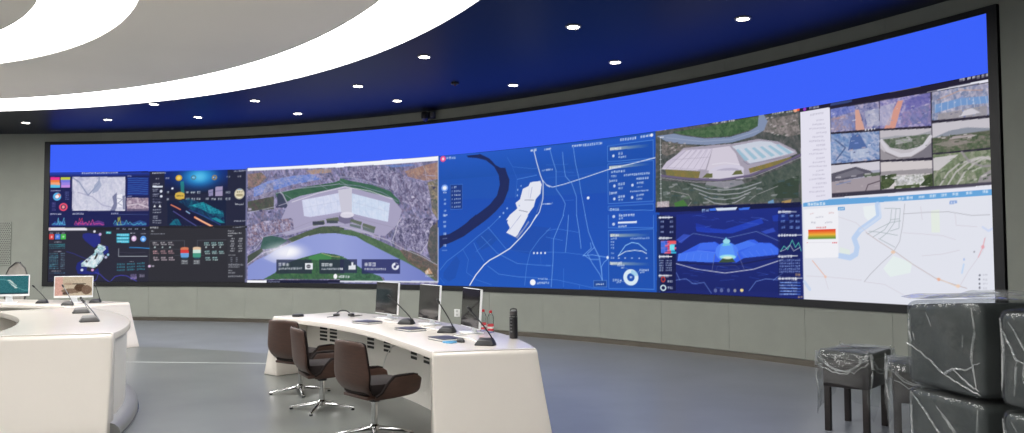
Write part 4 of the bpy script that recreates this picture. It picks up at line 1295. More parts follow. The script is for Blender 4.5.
[1,[220,222,228],1,2,[[3054,681],[3055,456]]],
[1,[235,236,240],1,3.5,[[3054,682],[3068,681]]],
[1,[220,222,228],0.9,2,[[3052,657],[3060,656]]],
[1,[220,222,228],0.9,2,[[3052,641],[3060,641]]],
[1,[220,222,228],0.9,2,[[3052,626],[3059,625]]],
[1,[220,222,228],0.9,2,[[3051,610],[3059,609]]],
[1,[220,222,228],0.9,2,[[3051,594],[3059,594]]],
[1,[220,222,228],0.9,2,[[3051,578],[3059,578]]],
[1,[220,222,228],0.9,2,[[3051,563],[3058,562]]],
[1,[220,222,228],0.9,2,[[3050,547],[3058,546]]],
[1,[220,222,228],0.9,2,[[3050,531],[3058,531]]],
[1,[220,222,228],0.9,2,[[3050,516],[3058,515]]],
[1,[220,222,228],0.9,2,[[3050,500],[3057,499]]],
[1,[220,222,228],0.9,2,[[3049,484],[3057,484]]],
[0,[96,118,96],0.55,[[3145,484],[3164,486],[3172,479],[3147,479]]],
[0,[44,58,50],0.55,[[3301,458],[3319,460],[3323,453],[3302,454]]],
[0,[170,170,176],0.55,[[3065,472],[3076,475],[3092,467],[3066,467]]],
[0,[170,170,176],0.55,[[3406,494],[3425,496],[3430,489],[3408,490]]],
[0,[96,118,96],0.55,[[3333,476],[3342,478],[3345,472],[3335,471]]],
[0,[60,84,92],0.55,[[3512,497],[3532,493],[3528,492],[3513,493]]],
[0,[44,58,50],0.55,[[3157,526],[3168,528],[3171,521],[3159,521]]],
[0,[60,84,92],0.55,[[3529,472],[3554,473],[3540,468],[3531,468]]],
[0,[44,58,50],0.55,[[3302,467],[3317,469],[3326,462],[3303,462]]],
[0,[170,170,176],0.55,[[3270,497],[3288,494],[3296,492],[3271,493]]],
[0,[130,140,140],0.55,[[3259,519],[3270,516],[3269,515],[3260,515]]],
[0,[60,84,92],0.55,[[3095,493],[3109,490],[3116,488],[3097,488]]],
[0,[44,58,50],0.55,[[3373,508],[3393,505],[3388,504],[3374,504]]],
[0,[130,140,140],0.55,[[3361,500],[3372,503],[3383,495],[3362,496]]],
[0,[60,84,92],0.55,[[3252,478],[3278,480],[3269,474],[3254,474]]],
[0,[60,84,92],0.55,[[3538,469],[3546,466],[3554,464],[3539,465]]],
[0,[44,58,50],0.55,[[3253,506],[3265,508],[3270,501],[3254,501]]],
[0,[130,140,140],0.55,[[3268,474],[3293,475],[3292,469],[3270,469]]],
[0,[44,58,50],0.55,[[3390,518],[3401,520],[3413,513],[3391,513]]],
[0,[44,58,50],0.55,[[3384,511],[3406,507],[3394,507],[3385,507]]],
[0,[170,170,176],0.55,[[3132,487],[3142,490],[3158,482],[3133,483]]],
[0,[96,118,96],0.55,[[3248,512],[3269,508],[3266,507],[3250,507]]],
[0,[44,58,50],0.55,[[3501,495],[3518,492],[3512,491],[3502,491]]],
[0,[44,58,50],0.55,[[3418,498],[3444,499],[3432,493],[3420,494]]],
[0,[60,84,92],0.55,[[3228,507],[3245,504],[3251,502],[3230,503]]],
[0,[44,58,50],0.55,[[3461,514],[3470,516],[3473,509],[3462,509]]],
[0,[130,140,140],0.55,[[3381,472],[3405,469],[3393,468],[3383,468]]],
[0,[170,170,176],0.55,[[3333,498],[3358,500],[3346,494],[3334,494]]],
[0,[60,84,92],0.55,[[3481,510],[3502,512],[3502,505],[3482,506]]],
[0,[130,140,140],0.55,[[3062,504],[3080,506],[3088,498],[3064,499]]],
[0,[60,84,92],0.55,[[3180,464],[3195,467],[3195,460],[3182,460]]],
[0,[96,118,96],0.55,[[3140,482],[3166,478],[3167,477],[3142,477]]],
[0,[60,84,92],0.55,[[3110,492],[3132,488],[3138,486],[3112,487]]],
[0,[60,84,92],0.55,[[3219,479],[3243,481],[3231,475],[3221,475]]],
[0,[96,118,96],0.55,[[3461,464],[3470,462],[3472,460],[3462,460]]],
[0,[170,170,176],0.55,[[3099,527],[3119,529],[3122,522],[3101,522]]],
[0,[60,84,92],0.55,[[3411,492],[3427,489],[3422,488],[3413,488]]],
[0,[130,140,140],0.55,[[3071,490],[3085,487],[3095,485],[3073,485]]],
[0,[170,170,176],0.55,[[3293,504],[3308,506],[3313,499],[3294,499]]],
[0,[170,170,176],0.55,[[3528,518],[3538,515],[3547,513],[3529,514]]],
[0,[60,84,92],0.55,[[3495,477],[3514,474],[3508,473],[3496,473]]],
[0,[60,84,92],0.55,[[3507,500],[3521,502],[3519,496],[3508,496]]],
[0,[44,58,50],0.55,[[3164,471],[3175,473],[3176,466],[3166,466]]],
[0,[170,170,176],0.55,[[3215,464],[3244,465],[3237,459],[3217,459]]],
[0,[60,84,92],0.55,[[3166,506],[3189,502],[3179,501],[3168,501]]],
[0,[44,58,50],0.55,[[3073,499],[3101,501],[3088,495],[3075,495]]],
[0,[44,58,50],0.55,[[3403,477],[3428,474],[3419,473],[3405,473]]],
[0,[44,58,50],0.55,[[3294,477],[3316,474],[3306,473],[3296,473]]],
[0,[96,118,96],0.55,[[3533,511],[3554,507],[3542,507],[3534,507]]],
[0,[60,84,92],0.55,[[3315,515],[3332,512],[3329,511],[3316,511]]],
[0,[130,140,140],0.55,[[3062,498],[3092,500],[3081,493],[3063,493]]],
[0,[44,58,50],0.55,[[3497,501],[3515,498],[3514,496],[3499,497]]],
[0,[170,170,176],0.55,[[3084,520],[3112,522],[3099,516],[3086,516]]],
[0,[170,170,176],0.55,[[3455,472],[3479,473],[3474,467],[3457,468]]],
[0,[44,58,50],0.55,[[3097,503],[3109,500],[3122,498],[3098,499]]],
[0,[170,170,176],0.55,[[3365,482],[3386,478],[3377,477],[3366,477]]],
[0,[130,140,140],0.55,[[3139,510],[3167,512],[3162,505],[3141,506]]],
[0,[44,58,50],0.55,[[3157,522],[3173,518],[3169,517],[3158,517]]],
[0,[170,170,176],0.55,[[3077,501],[3090,503],[3093,496],[3079,496]]],
[0,[44,58,50],0.55,[[3244,506],[3267,502],[3256,502],[3246,501]]],
[0,[190,182,186],0.7,[[3533,674],[3544,674],[3540,671],[3533,671]]],
[0,[190,182,186],0.7,[[3152,631],[3161,631],[3160,627],[3152,627]]],
[0,[70,84,70],0.7,[[3116,631],[3125,631],[3124,627],[3116,627]]],
[0,[150,140,140],0.7,[[3494,652],[3504,652],[3501,648],[3494,648]]],
[0,[84,84,84],0.7,[[3073,634],[3083,635],[3082,630],[3073,630]]],
[0,[190,182,186],0.7,[[3107,636],[3116,637],[3115,632],[3106,633]]],
[0,[190,182,186],0.7,[[3509,670],[3521,669],[3516,666],[3509,666]]],
[0,[84,84,84],0.7,[[3546,642],[3558,641],[3553,638],[3546,638]]],
[0,[70,84,70],0.7,[[3500,639],[3510,639],[3507,636],[3500,636]]],
[0,[70,84,70],0.7,[[3494,663],[3506,663],[3501,660],[3494,660]]],
[0,[190,182,186],0.7,[[3468,668],[3480,668],[3475,664],[3468,664]]],
[0,[84,84,84],0.7,[[3481,668],[3489,668],[3488,665],[3481,665]]],
[0,[84,84,84],0.7,[[3131,640],[3142,641],[3139,636],[3131,637]]],
[0,[150,140,140],0.7,[[3537,654],[3549,654],[3544,651],[3537,651]]],
[0,[190,182,186],0.7,[[3096,645],[3110,645],[3104,641],[3096,641]]],
[0,[84,84,84],0.7,[[3525,666],[3535,666],[3532,663],[3525,663]]],
[0,[84,84,84],0.7,[[3480,644],[3491,644],[3487,641],[3480,641]]],
[0,[84,84,84],0.7,[[3545,679],[3554,679],[3552,675],[3545,676]]],
[0,[190,182,186],0.7,[[3134,649],[3142,649],[3142,645],[3133,645]]],
[0,[190,182,186],0.7,[[3460,694],[3473,693],[3467,690],[3460,690]]],
[0,[70,84,70],0.7,[[3111,644],[3123,644],[3119,640],[3111,640]]],
[0,[84,84,84],0.7,[[3095,638],[3106,638],[3103,634],[3095,634]]],
[0,[150,140,140],0.7,[[3469,646],[3478,646],[3476,642],[3469,642]]],
[0,[190,182,186],0.7,[[3462,650],[3471,650],[3469,646],[3461,646]]],
[0,[84,84,84],0.7,[[3467,695],[3476,695],[3474,692],[3467,692]]],
[0,[190,182,186],0.7,[[3457,673],[3464,674],[3464,670],[3457,670]]],
[0,[70,84,70],0.7,[[3470,660],[3479,661],[3477,657],[3470,657]]],
[0,[70,84,70],0.7,[[3478,641],[3485,641],[3485,637],[3478,637]]],
[0,[150,140,140],0.7,[[3487,646],[3499,646],[3495,642],[3487,643]]],
[0,[150,140,140],0.7,[[3074,655],[3085,655],[3083,651],[3074,651]]],
[0,[84,84,84],0.7,[[3088,662],[3102,662],[3097,658],[3088,658]]],
[0,[84,84,84],0.7,[[3068,644],[3076,645],[3076,640],[3068,640]]],
[0,[84,84,84],0.7,[[3114,659],[3126,659],[3122,655],[3114,655]]],
[0,[70,84,70],0.7,[[3112,652],[3121,653],[3120,648],[3112,648]]],
[0,[84,84,84],0.7,[[3542,661],[3554,661],[3549,657],[3542,658]]],
[0,[84,84,84],0.7,[[3081,643],[3095,643],[3090,639],[3081,639]]],
[0,[150,140,140],0.7,[[3501,669],[3511,669],[3508,666],[3501,666]]],
[0,[190,182,186],0.7,[[3479,642],[3487,642],[3486,638],[3479,639]]],
[0,[70,84,70],0.7,[[3551,665],[3557,666],[3558,662],[3551,662]]],
[0,[190,182,186],0.7,[[3506,637],[3518,637],[3513,634],[3506,634]]],
[0,[84,84,84],0.7,[[3539,638],[3550,639],[3546,635],[3539,635]]],
[0,[190,182,186],0.7,[[3089,661],[3098,661],[3098,657],[3089,657]]],
[0,[190,182,186],0.7,[[3445,694],[3455,694],[3452,690],[3445,690]]],
[0,[70,84,70],0.7,[[3089,649],[3103,650],[3098,645],[3089,646]]],
[0,[150,140,140],0.7,[[3087,665],[3099,665],[3096,661],[3087,661]]],
[0,[150,140,140],0.7,[[3086,653],[3095,654],[3094,649],[3086,649]]],
[0,[190,182,186],0.7,[[3146,653],[3154,654],[3154,649],[3146,650]]],
[0,[150,140,140],0.7,[[3482,681],[3492,681],[3489,678],[3482,678]]],
[0,[84,84,84],0.7,[[3503,641],[3510,642],[3511,638],[3503,638]]],
[0,[70,84,70],0.7,[[3084,658],[3098,658],[3093,654],[3084,654]]],
[0,[18,24,66],1,[[3033,456],[3553,446],[3553,432],[3032,439]]],
[3,[150,180,235],1,[3211,437],[3238,438],9],
[0,[210,222,242],1,[[3262,443],[3340,442],[3334,434],[3267,435]]],
[0,[60,110,225],1,[[3238,442],[3262,443],[3265,435],[3242,435]]],
[0,[60,110,225],1,[[3343,439],[3385,440],[3381,433],[3349,431]]],
[5,[28,46,136],[24,36,104],0.8,1,[[3114,429],[3487,435],[3482,197],[3110,192]]],
[0,[34,66,190],0.85,[[3187,389],[3294,377],[3422,407],[3430,392],[3320,365],[3232,369],[3191,374]]],
[0,[30,56,170],0.7,[[3187,400],[3241,386],[3241,373],[3192,377]]],
[0,[34,66,190],0.6,[[3459,412],[3510,420],[3514,396],[3462,396]]],
[1,[96,120,180],0.9,3,[[3122,341],[3178,368],[3294,350],[3405,369],[3481,340]]],
[0,[60,90,210],0.7,[[3112,349],[3141,367],[3168,363],[3131,338]]],
[0,[60,90,210],0.7,[[3421,368],[3462,378],[3470,367],[3437,361]]],
[0,[54,96,230],1,[[3121,303],[3204,338],[3258,341],[3284,328],[3332,331],[3379,345],[3396,346],[3412,337],[3453,335],[3483,316],[3476,302],[3361,292],[3335,279],[3266,280],[3116,282]]],
[0,[70,118,240],1,[[3119,305],[3195,315],[3259,308],[3253,278],[3116,283]]],
[0,[64,108,235],1,[[3204,338],[3260,339],[3271,317],[3190,317]]],
[0,[70,118,240],1,[[3328,331],[3375,343],[3408,332],[3336,312]]],
[0,[64,110,236],1,[[3412,335],[3453,333],[3480,316],[3476,304],[3361,293],[3345,309]]],
[1,[110,150,248],0.7,2,[[3128,305],[3119,285]]],
[1,[100,140,246],0.7,2,[[3353,309],[3370,295]]],
[1,[110,150,248],0.7,2,[[3154,305],[3147,285]]],
[1,[100,140,246],0.7,2,[[3378,311],[3393,297]]],
[1,[110,150,248],0.7,2,[[3180,305],[3174,285]]],
[1,[100,140,246],0.7,2,[[3403,314],[3416,299]]],
[1,[110,150,248],0.7,2,[[3206,305],[3202,285]]],
[1,[100,140,246],0.7,2,[[3428,317],[3439,301]]],
[1,[110,150,248],0.7,2,[[3231,305],[3229,285]]],
[1,[100,140,246],0.7,2,[[3452,319],[3462,303]]],
[1,[110,150,248],0.8,2,[[3190,315],[3259,309]]],
[1,[24,30,80],0.8,6,[[3116,277],[3257,271],[3335,272],[3476,295]]],
[2,[80,130,245],1,[3300,310],41,29,0],
[0,[90,150,248],1,[[3280,335],[3319,335],[3331,295],[3271,295]]],
[0,[110,190,225],1,[[3284,328],[3298,355],[3315,329]]],
[2,[150,215,235],1,[3300,342],13,7,0],
[2,[150,220,235],1,[3303,295],29,7,0],
[0,[60,80,60],1,[[3284,291],[3319,293],[3331,280],[3270,278]]],
[2,[215,235,215],1,[3303,293],17,4,0],
[1,[176,180,205],1,4,[[3111,274],[3185,258],[3292,247],[3394,260],[3492,289]]],
[1,[110,116,160],0.8,3,[[3256,302],[3246,255]]],
[1,[110,116,160],0.8,3,[[3338,309],[3360,260]]],
[1,[80,90,140],0.8,2,[[3266,268],[3331,270],[3344,260],[3261,255],[3266,268]]],
[1,[46,70,170],0.6,2,[[3125,260],[3149,265]]],
[1,[60,90,190],0.6,2,[[3176,422],[3220,425]]],
[1,[90,120,210],0.6,2,[[3175,216],[3196,221]]],
[1,[46,70,170],0.6,2,[[3320,402],[3344,395]]],
[1,[46,70,170],0.6,2,[[3156,267],[3187,272]]],
[1,[60,90,190],0.6,2,[[3247,408],[3272,411]]],
[1,[60,90,190],0.6,2,[[3274,224],[3325,229]]],
[1,[46,70,170],0.6,2,[[3256,415],[3275,408]]],
[1,[60,90,190],0.6,2,[[3316,240],[3340,238]]],
[1,[90,120,210],0.6,2,[[3388,410],[3432,406]]],
[1,[46,70,170],0.6,2,[[3136,244],[3175,242]]],
[1,[60,90,190],0.6,2,[[3359,384],[3408,387]]],
[1,[60,90,190],0.6,2,[[3405,251],[3440,246]]],
[1,[60,90,190],0.6,2,[[3425,405],[3447,398]]],
[1,[90,120,210],0.6,2,[[3259,203],[3290,201]]],
[1,[60,90,190],0.6,2,[[3360,377],[3380,381]]],
[1,[60,90,190],0.6,2,[[3409,242],[3443,246]]],
[1,[90,120,210],0.6,2,[[3223,386],[3245,390]]],
[1,[60,90,190],0.6,2,[[3196,257],[3231,255]]],
[1,[46,70,170],0.6,2,[[3347,398],[3397,394]]],
[1,[60,90,190],0.6,2,[[3353,268],[3386,263]]],
[1,[60,90,190],0.6,2,[[3345,399],[3371,395]]],
[1,[46,70,170],0.6,2,[[3251,269],[3289,266]]],
[1,[60,90,190],0.6,2,[[3190,424],[3228,417]]],
[1,[60,90,190],0.6,2,[[3139,224],[3186,222]]],
[1,[90,120,210],0.6,2,[[3374,395],[3414,389]]],
[1,[60,90,190],0.6,2,[[3378,237],[3411,232]]],
[1,[46,70,170],0.6,2,[[3348,407],[3376,403]]],
[1,[90,120,210],0.6,2,[[3166,213],[3192,210]]],
[1,[60,90,190],0.6,2,[[3374,394],[3392,388]]],
[1,[60,90,190],0.6,2,[[3165,238],[3192,236]]],
[1,[46,70,170],0.6,2,[[3200,386],[3238,389]]],
[1,[60,90,190],0.6,2,[[3449,254],[3466,249]]],
[1,[90,120,210],0.6,2,[[3421,406],[3444,399]]],
[1,[46,70,170],0.6,2,[[3256,242],[3287,246]]],
[1,[46,70,170],0.6,2,[[3213,411],[3256,406]]],
[1,[60,90,190],0.6,2,[[3163,253],[3213,248]]],
[1,[90,120,210],0.6,2,[[3300,400],[3327,404]]],
[1,[60,90,190],0.6,2,[[3276,265],[3303,262]]],
[1,[46,70,170],0.6,2,[[3422,376],[3451,373]]],
[1,[110,140,215],0.85,3,[[3110,222],[3148,227],[3175,212],[3216,217],[3242,185]]],
[1,[110,140,215],0.85,3,[[3376,197],[3401,225],[3434,233],[3482,231]]],
[1,[110,140,215],0.85,3,[[3111,245],[3124,222]]],
[1,[110,140,215],0.85,3,[[3459,230],[3491,251]]],
[2,[110,122,170],0.8,[3257,194],6,6,0],
[2,[110,122,170],0.8,[3279,195],6,6,0],
[2,[110,122,170],0.8,[3304,196],5,6,0],
[2,[170,168,165],0.8,[3327,196],5,5,0],
[2,[170,168,165],0.8,[3351,197],5,5,0],
[2,[235,215,140],1,[3351,198],6,4,0],
[0,[14,18,46],0.55,[[3037,432],[3112,422],[3108,188],[3033,181]]],
[0,[18,26,74],0.45,[[3479,432],[3551,435],[3545,193],[3474,193]]],
[1,[225,230,242],1,4,[[3045,422],[3099,421]]],
[3,[240,242,248],1,[3045,422],[3088,421],8],
[1,[225,230,242],1,4,[[3044,355],[3095,355]]],
[3,[240,242,248],1,[3044,355],[3084,354],9],
[1,[225,230,242],1,4,[[3043,296],[3094,296]]],
[3,[240,242,248],1,[3043,296],[3083,296],9],
[1,[225,230,242],1,4,[[3042,235],[3093,236]]],
[3,[240,242,248],1,[3042,235],[3082,235],9],
[1,[225,230,242],1,3,[[3479,422],[3538,420]]],
[3,[240,242,248],1,[3479,422],[3522,420],8],
[1,[225,230,242],1,3,[[3477,356],[3554,356]]],
[3,[240,242,248],1,[3477,356],[3538,355],7],
[1,[225,230,242],1,3,[[3476,297],[3539,299]]],
[3,[240,242,248],1,[3476,297],[3523,297],7],
[1,[225,230,242],1,3,[[3475,235],[3553,238]]],
[3,[240,242,248],1,[3475,235],[3537,236],8],
[3,[150,165,210],1,[3050,408],[3066,408],7],
[3,[150,165,210],1,[3087,407],[3102,407],7],
[3,[150,165,210],1,[3050,392],[3065,392],7],
[3,[150,165,210],1,[3086,392],[3102,391],7],
[3,[150,165,210],1,[3050,375],[3065,375],7],
[3,[150,165,210],1,[3086,374],[3101,374],6],
[0,[230,120,150],0.9,[[3051,347],[3067,347],[3067,341],[3051,341]]],
[0,[90,110,220],0.9,[[3065,347],[3080,347],[3080,341],[3065,341]]],
[0,[235,80,120],0.9,[[3078,347],[3093,347],[3093,340],[3078,341]]],
[0,[230,120,150],0.9,[[3091,347],[3107,346],[3106,340],[3091,340]]],
[0,[40,70,160],0.9,[[3051,340],[3072,340],[3072,334],[3051,334]]],
[0,[90,110,220],0.9,[[3065,340],[3086,340],[3085,333],[3064,334]]],
[0,[230,120,150],0.9,[[3078,340],[3099,340],[3099,333],[3078,334]]],
[0,[60,190,235],0.9,[[3091,340],[3112,339],[3112,333],[3091,333]]],
[0,[40,70,160],0.9,[[3051,333],[3066,333],[3066,327],[3051,327]]],
[0,[230,120,150],0.9,[[3064,333],[3080,333],[3080,327],[3064,327]]],
[0,[235,80,120],0.9,[[3078,333],[3093,333],[3093,326],[3078,327]]],
[0,[60,190,235],0.9,[[3091,333],[3106,333],[3106,326],[3091,326]]],
[0,[230,120,150],0.9,[[3051,326],[3072,326],[3072,320],[3051,320]]],
[0,[90,110,220],0.9,[[3064,326],[3085,326],[3085,320],[3064,320]]],
[0,[235,80,120],0.9,[[3078,326],[3099,326],[3099,320],[3078,320]]],
[0,[230,120,150],0.9,[[3091,326],[3112,326],[3112,319],[3091,320]]],
[0,[40,70,160],0.9,[[3051,319],[3066,319],[3066,313],[3051,313]]],
[0,[90,110,220],0.9,[[3064,319],[3080,319],[3079,313],[3064,313]]],
[0,[230,120,150],0.9,[[3078,319],[3093,319],[3093,313],[3078,313]]],
[0,[60,190,235],0.9,[[3091,319],[3106,319],[3106,313],[3091,313]]],
[0,[40,70,160],0.9,[[3051,312],[3072,312],[3072,306],[3051,306]]],
[0,[230,120,150],0.9,[[3064,312],[3085,312],[3085,306],[3064,306]]],
[0,[235,80,120],0.9,[[3078,312],[3098,312],[3098,306],[3077,306]]],
[0,[60,190,235],0.9,[[3091,312],[3112,312],[3112,306],[3091,306]]],
[0,[232,90,100],1,[[3084,347],[3112,346],[3112,336],[3084,336]]],
[0,[70,120,235],0.8,[[3051,346],[3069,345],[3069,308],[3051,308]]],
[0,[120,225,240],1,[[3087,333],[3104,333],[3104,317],[3087,317]]],
[3,[170,185,220],1,[3044,283],[3062,283],5],
[3,[170,185,220],1,[3069,283],[3094,283],5],
[3,[170,185,220],1,[3044,275],[3062,275],5],
[3,[170,185,220],1,[3069,275],[3094,276],5],
[3,[170,185,220],1,[3044,267],[3062,268],5],
[3,[170,185,220],1,[3069,268],[3094,268],6],
[3,[170,185,220],1,[3044,260],[3061,260],6],
[3,[170,185,220],1,[3069,260],[3094,260],5],
[3,[170,185,220],1,[3044,252],[3061,252],6],
[3,[170,185,220],1,[3069,252],[3094,253],5],
[2,[170,60,60],1,[3059,223],9,10,0.5],
[3,[190,200,225],1,[3074,217],[3097,218],7],
[2,[205,225,235],1,[3059,196],12,10,0.6],
[3,[190,200,225],1,[3074,197],[3097,197],8],
[3,[130,165,235],0.9,[3487,410],[3502,410],7],
[3,[130,165,235],0.9,[3515,409],[3530,409],7],
[3,[130,165,235],0.9,[3534,408],[3549,409],6],
[3,[130,165,235],0.9,[3487,395],[3502,395],6],
[3,[130,165,235],0.9,[3515,394],[3529,395],6],
[3,[130,165,235],0.9,[3534,394],[3549,394],7],
[3,[130,165,235],0.9,[3487,378],[3502,379],6],
[3,[130,165,235],0.9,[3514,378],[3529,378],7],
[3,[130,165,235],0.9,[3534,377],[3548,377],7],
[1,[90,200,180],1,3,[[3484,311],[3496,326],[3508,316],[3523,342],[3533,322],[3543,335],[3551,312]]],
[1,[220,225,235],1,2,[[3484,311],[3500,316],[3516,329],[3527,312],[3548,322]]],
[3,[150,175,235],0.9,[3479,285],[3548,287],5],
[3,[150,175,235],0.9,[3479,277],[3547,279],5],
[3,[150,175,235],0.9,[3479,269],[3547,271],5],
[3,[150,175,235],0.9,[3478,261],[3547,263],5],
[3,[150,175,235],0.9,[3478,254],[3547,256],5],
[1,[90,140,250],0.9,3,[[3482,224],[3546,225]]],
[3,[180,200,240],0.8,[3478,224],[3537,226],4],
[1,[90,140,250],0.9,3,[[3482,216],[3546,217]]],
[3,[180,200,240],0.8,[3477,216],[3537,218],4],
[1,[90,140,250],0.9,3,[[3482,208],[3546,209]]],
[3,[180,200,240],0.8,[3477,208],[3537,210],4],
[1,[90,140,250],0.9,3,[[3482,200],[3546,201]]],
[3,[180,200,240],0.8,[3477,200],[3536,202],4],
[1,[90,140,250],0.9,3,[[3482,192],[3545,194]]],
[3,[180,200,240],0.8,[3477,191],[3536,194],4],
[3,[225,180,120],1,[3530,247],[3548,247],6],
[3,[225,180,120],1,[3536,186],[3553,187],5],
[0,[34,30,52],1,[[3555,709],[3844,703],[4064,705],[4065,690],[3843,686],[3554,693]]],
[3,[200,205,225],1,[3584,700],[3616,700],8],
[2,[150,60,190],1,[3571,700],5,5,0],
[0,[60,80,140],0.8,[[3651,703],[3714,703],[3714,697],[3650,696]]],
[3,[215,215,225],1,[3995,701],[4010,699],7],
[3,[215,215,225],1,[4015,701],[4024,700],7],
[3,[215,215,225],1,[4026,701],[4034,700],7],
[3,[215,215,225],1,[4036,700],[4045,699],7],
[3,[215,215,225],1,[4047,700],[4055,699],7],
[3,[215,215,225],1,[4057,700],[4065,699],7],
[0,[226,224,238],1,[[3557,694],[3648,693],[3646,446],[3557,451]]],
[3,[170,168,185],0.7,[3587,681],[3629,682],5],
[3,[176,172,192],0.8,[3606,664],[3630,663],4],
[3,[176,172,192],0.8,[3594,654],[3632,651],4],
[3,[176,172,192],0.8,[3583,644],[3634,640],4],
[3,[176,172,192],0.8,[3605,630],[3637,628],4],
[3,[176,172,192],0.8,[3593,620],[3628,618],4],
[3,[176,172,192],0.8,[3582,610],[3631,606],5],
[3,[176,172,192],0.8,[3604,596],[3633,595],5],
[3,[176,172,192],0.8,[3593,585],[3636,583],4],
[3,[176,172,192],0.8,[3581,575],[3627,573],4],
[3,[176,172,192],0.8,[3603,561],[3630,561],4],
[3,[176,172,192],0.8,[3592,551],[3632,550],4],
[3,[176,172,192],0.8,[3580,541],[3635,538],4],
[3,[176,172,192],0.8,[3602,527],[3626,528],4],
[3,[176,172,192],0.8,[3591,517],[3629,516],4],
[3,[176,172,192],0.8,[3579,506],[3631,505],4],
[3,[176,172,192],0.8,[3601,493],[3634,493],4],
[3,[176,172,192],0.8,[3590,483],[3625,483],4],
[3,[176,172,192],0.8,[3579,472],[3628,471],4],
[3,[176,172,192],0.8,[3601,459],[3630,460],4],
[0,[44,40,56],1,[[3648,692],[4066,684],[4066,462],[3648,452]]],
[4,[[120,120,160],[160,155,190],[90,100,150],[180,170,195]],1,8,[[3650,688],[3790,686],[3789,618],[3649,626]]],
[0,[90,110,200],0.5,[[3650,688],[3722,687],[3722,671],[3650,666]]],
[0,[206,158,146],1,[[3722,674],[3733,674],[3749,620],[3723,622]]],
[1,[200,140,125],0.8,6,[[3657,660],[3693,662]]],
[4,[[160,138,145],[125,135,185]],0.6,8,[[3650,663],[3721,664],[3721,628],[3649,629]]],
[4,[[150,155,185],[190,190,205]],0.8,7,[[3749,667],[3790,669],[3790,625],[3756,627]]],
[0,[215,215,230],0.75,[[3714,650],[3724,650],[3724,648],[3714,648]]],
[0,[215,215,230],0.75,[[3771,669],[3779,669],[3779,667],[3771,667]]],
[0,[70,70,110],0.75,[[3762,675],[3767,675],[3767,673],[3762,673]]],
[0,[70,70,110],0.75,[[3740,647],[3745,647],[3745,645],[3740,645]]],
[0,[205,205,225],0.75,[[3738,672],[3741,672],[3741,670],[3738,670]]],
[0,[190,170,180],0.75,[[3654,635],[3661,635],[3661,632],[3654,633]]],
[0,[120,140,200],0.75,[[3712,634],[3719,634],[3719,632],[3712,632]]],
[0,[215,215,230],0.75,[[3651,677],[3658,677],[3658,676],[3651,676]]],
[0,[80,90,150],0.75,[[3789,631],[3788,631],[3788,629],[3789,629]]],
[0,[205,205,225],0.75,[[3724,679],[3730,679],[3730,678],[3724,678]]],
[0,[205,205,225],0.75,[[3769,658],[3779,657],[3778,655],[3769,655]]],
[0,[70,70,110],0.75,[[3680,631],[3683,631],[3683,630],[3680,630]]],
[0,[190,170,180],0.75,[[3707,677],[3714,677],[3714,675],[3707,675]]],
[0,[205,205,225],0.75,[[3698,664],[3701,664],[3701,662],[3698,662]]],
[0,[120,140,200],0.75,[[3669,644],[3672,643],[3672,642],[3669,642]]],
[0,[70,70,110],0.75,[[3675,651],[3681,651],[3681,650],[3675,650]]],
[0,[80,90,150],0.75,[[3759,656],[3764,656],[3764,654],[3759,655]]],
[0,[205,205,225],0.75,[[3649,636],[3659,636],[3659,634],[3649,634]]],
[0,[205,205,225],0.75,[[3680,660],[3689,660],[3689,658],[3680,658]]],
[0,[215,215,230],0.75,[[3656,674],[3662,674],[3662,673],[3656,673]]],
[4,[[120,115,165],[160,150,195],[90,95,160],[180,170,200]],1,8,[[3792,687],[3925,685],[3925,606],[3790,617]]],
[0,[208,150,138],1,[[3841,679],[3855,678],[3832,613],[3802,616]]],
[0,[100,95,165],0.6,[[3860,678],[3925,685],[3925,661],[3860,652]]],
[4,[[125,125,180],[150,130,170],[95,105,150]],0.8,8,[[3853,649],[3925,657],[3925,614],[3846,616]]],
[4,[[190,185,205],[160,160,190]],0.8,7,[[3792,673],[3833,675],[3818,622],[3790,624]]],
[0,[215,215,230],0.75,[[3837,660],[3840,660],[3840,659],[3837,659]]],
[0,[80,90,150],0.75,[[3878,677],[3883,677],[3883,675],[3878,675]]],
[0,[80,90,150],0.75,[[3920,645],[3924,645],[3924,642],[3920,642]]],
[0,[70,70,110],0.75,[[3877,658],[3881,658],[3881,656],[3877,656]]],
[0,[120,140,200],0.75,[[3817,634],[3827,633],[3827,632],[3817,633]]],
[0,[205,205,225],0.75,[[3910,637],[3915,637],[3915,636],[3910,636]]],
[0,[120,140,200],0.75,[[3861,662],[3869,662],[3869,660],[3861,660]]],
[0,[70,70,110],0.75,[[3902,638],[3907,638],[3907,636],[3902,637]]],
[0,[215,215,230],0.75,[[3922,668],[3924,668],[3924,666],[3922,666]]],
[0,[205,205,225],0.75,[[3875,660],[3884,660],[3884,658],[3875,658]]],
[0,[190,170,180],0.75,[[3801,655],[3805,655],[3805,653],[3801,654]]],
[0,[120,140,200],0.75,[[3842,643],[3846,643],[3846,641],[3842,641]]],
[0,[80,90,150],0.75,[[3923,633],[3924,633],[3924,631],[3923,631]]],
[0,[190,170,180],0.75,[[3872,619],[3877,618],[3877,617],[3872,617]]],
[0,[70,70,110],0.75,[[3920,676],[3924,675],[3924,673],[3920,673]]],
[0,[190,170,180],0.75,[[3835,670],[3838,670],[3838,668],[3834,668]]],
[0,[190,170,180],0.75,[[3891,619],[3899,619],[3899,616],[3891,617]]],
[0,[120,140,200],0.75,[[3840,636],[3848,636],[3848,633],[3840,633]]],
[0,[70,70,110],0.75,[[3918,675],[3923,675],[3923,674],[3918,674]]],
[0,[70,70,110],0.75,[[3844,642],[3851,642],[3851,641],[3844,641]]],
[4,[[140,140,165],[175,170,190],[110,125,160],[195,190,205]],1,8,[[3929,685],[4063,682],[4064,610],[3927,618]]],
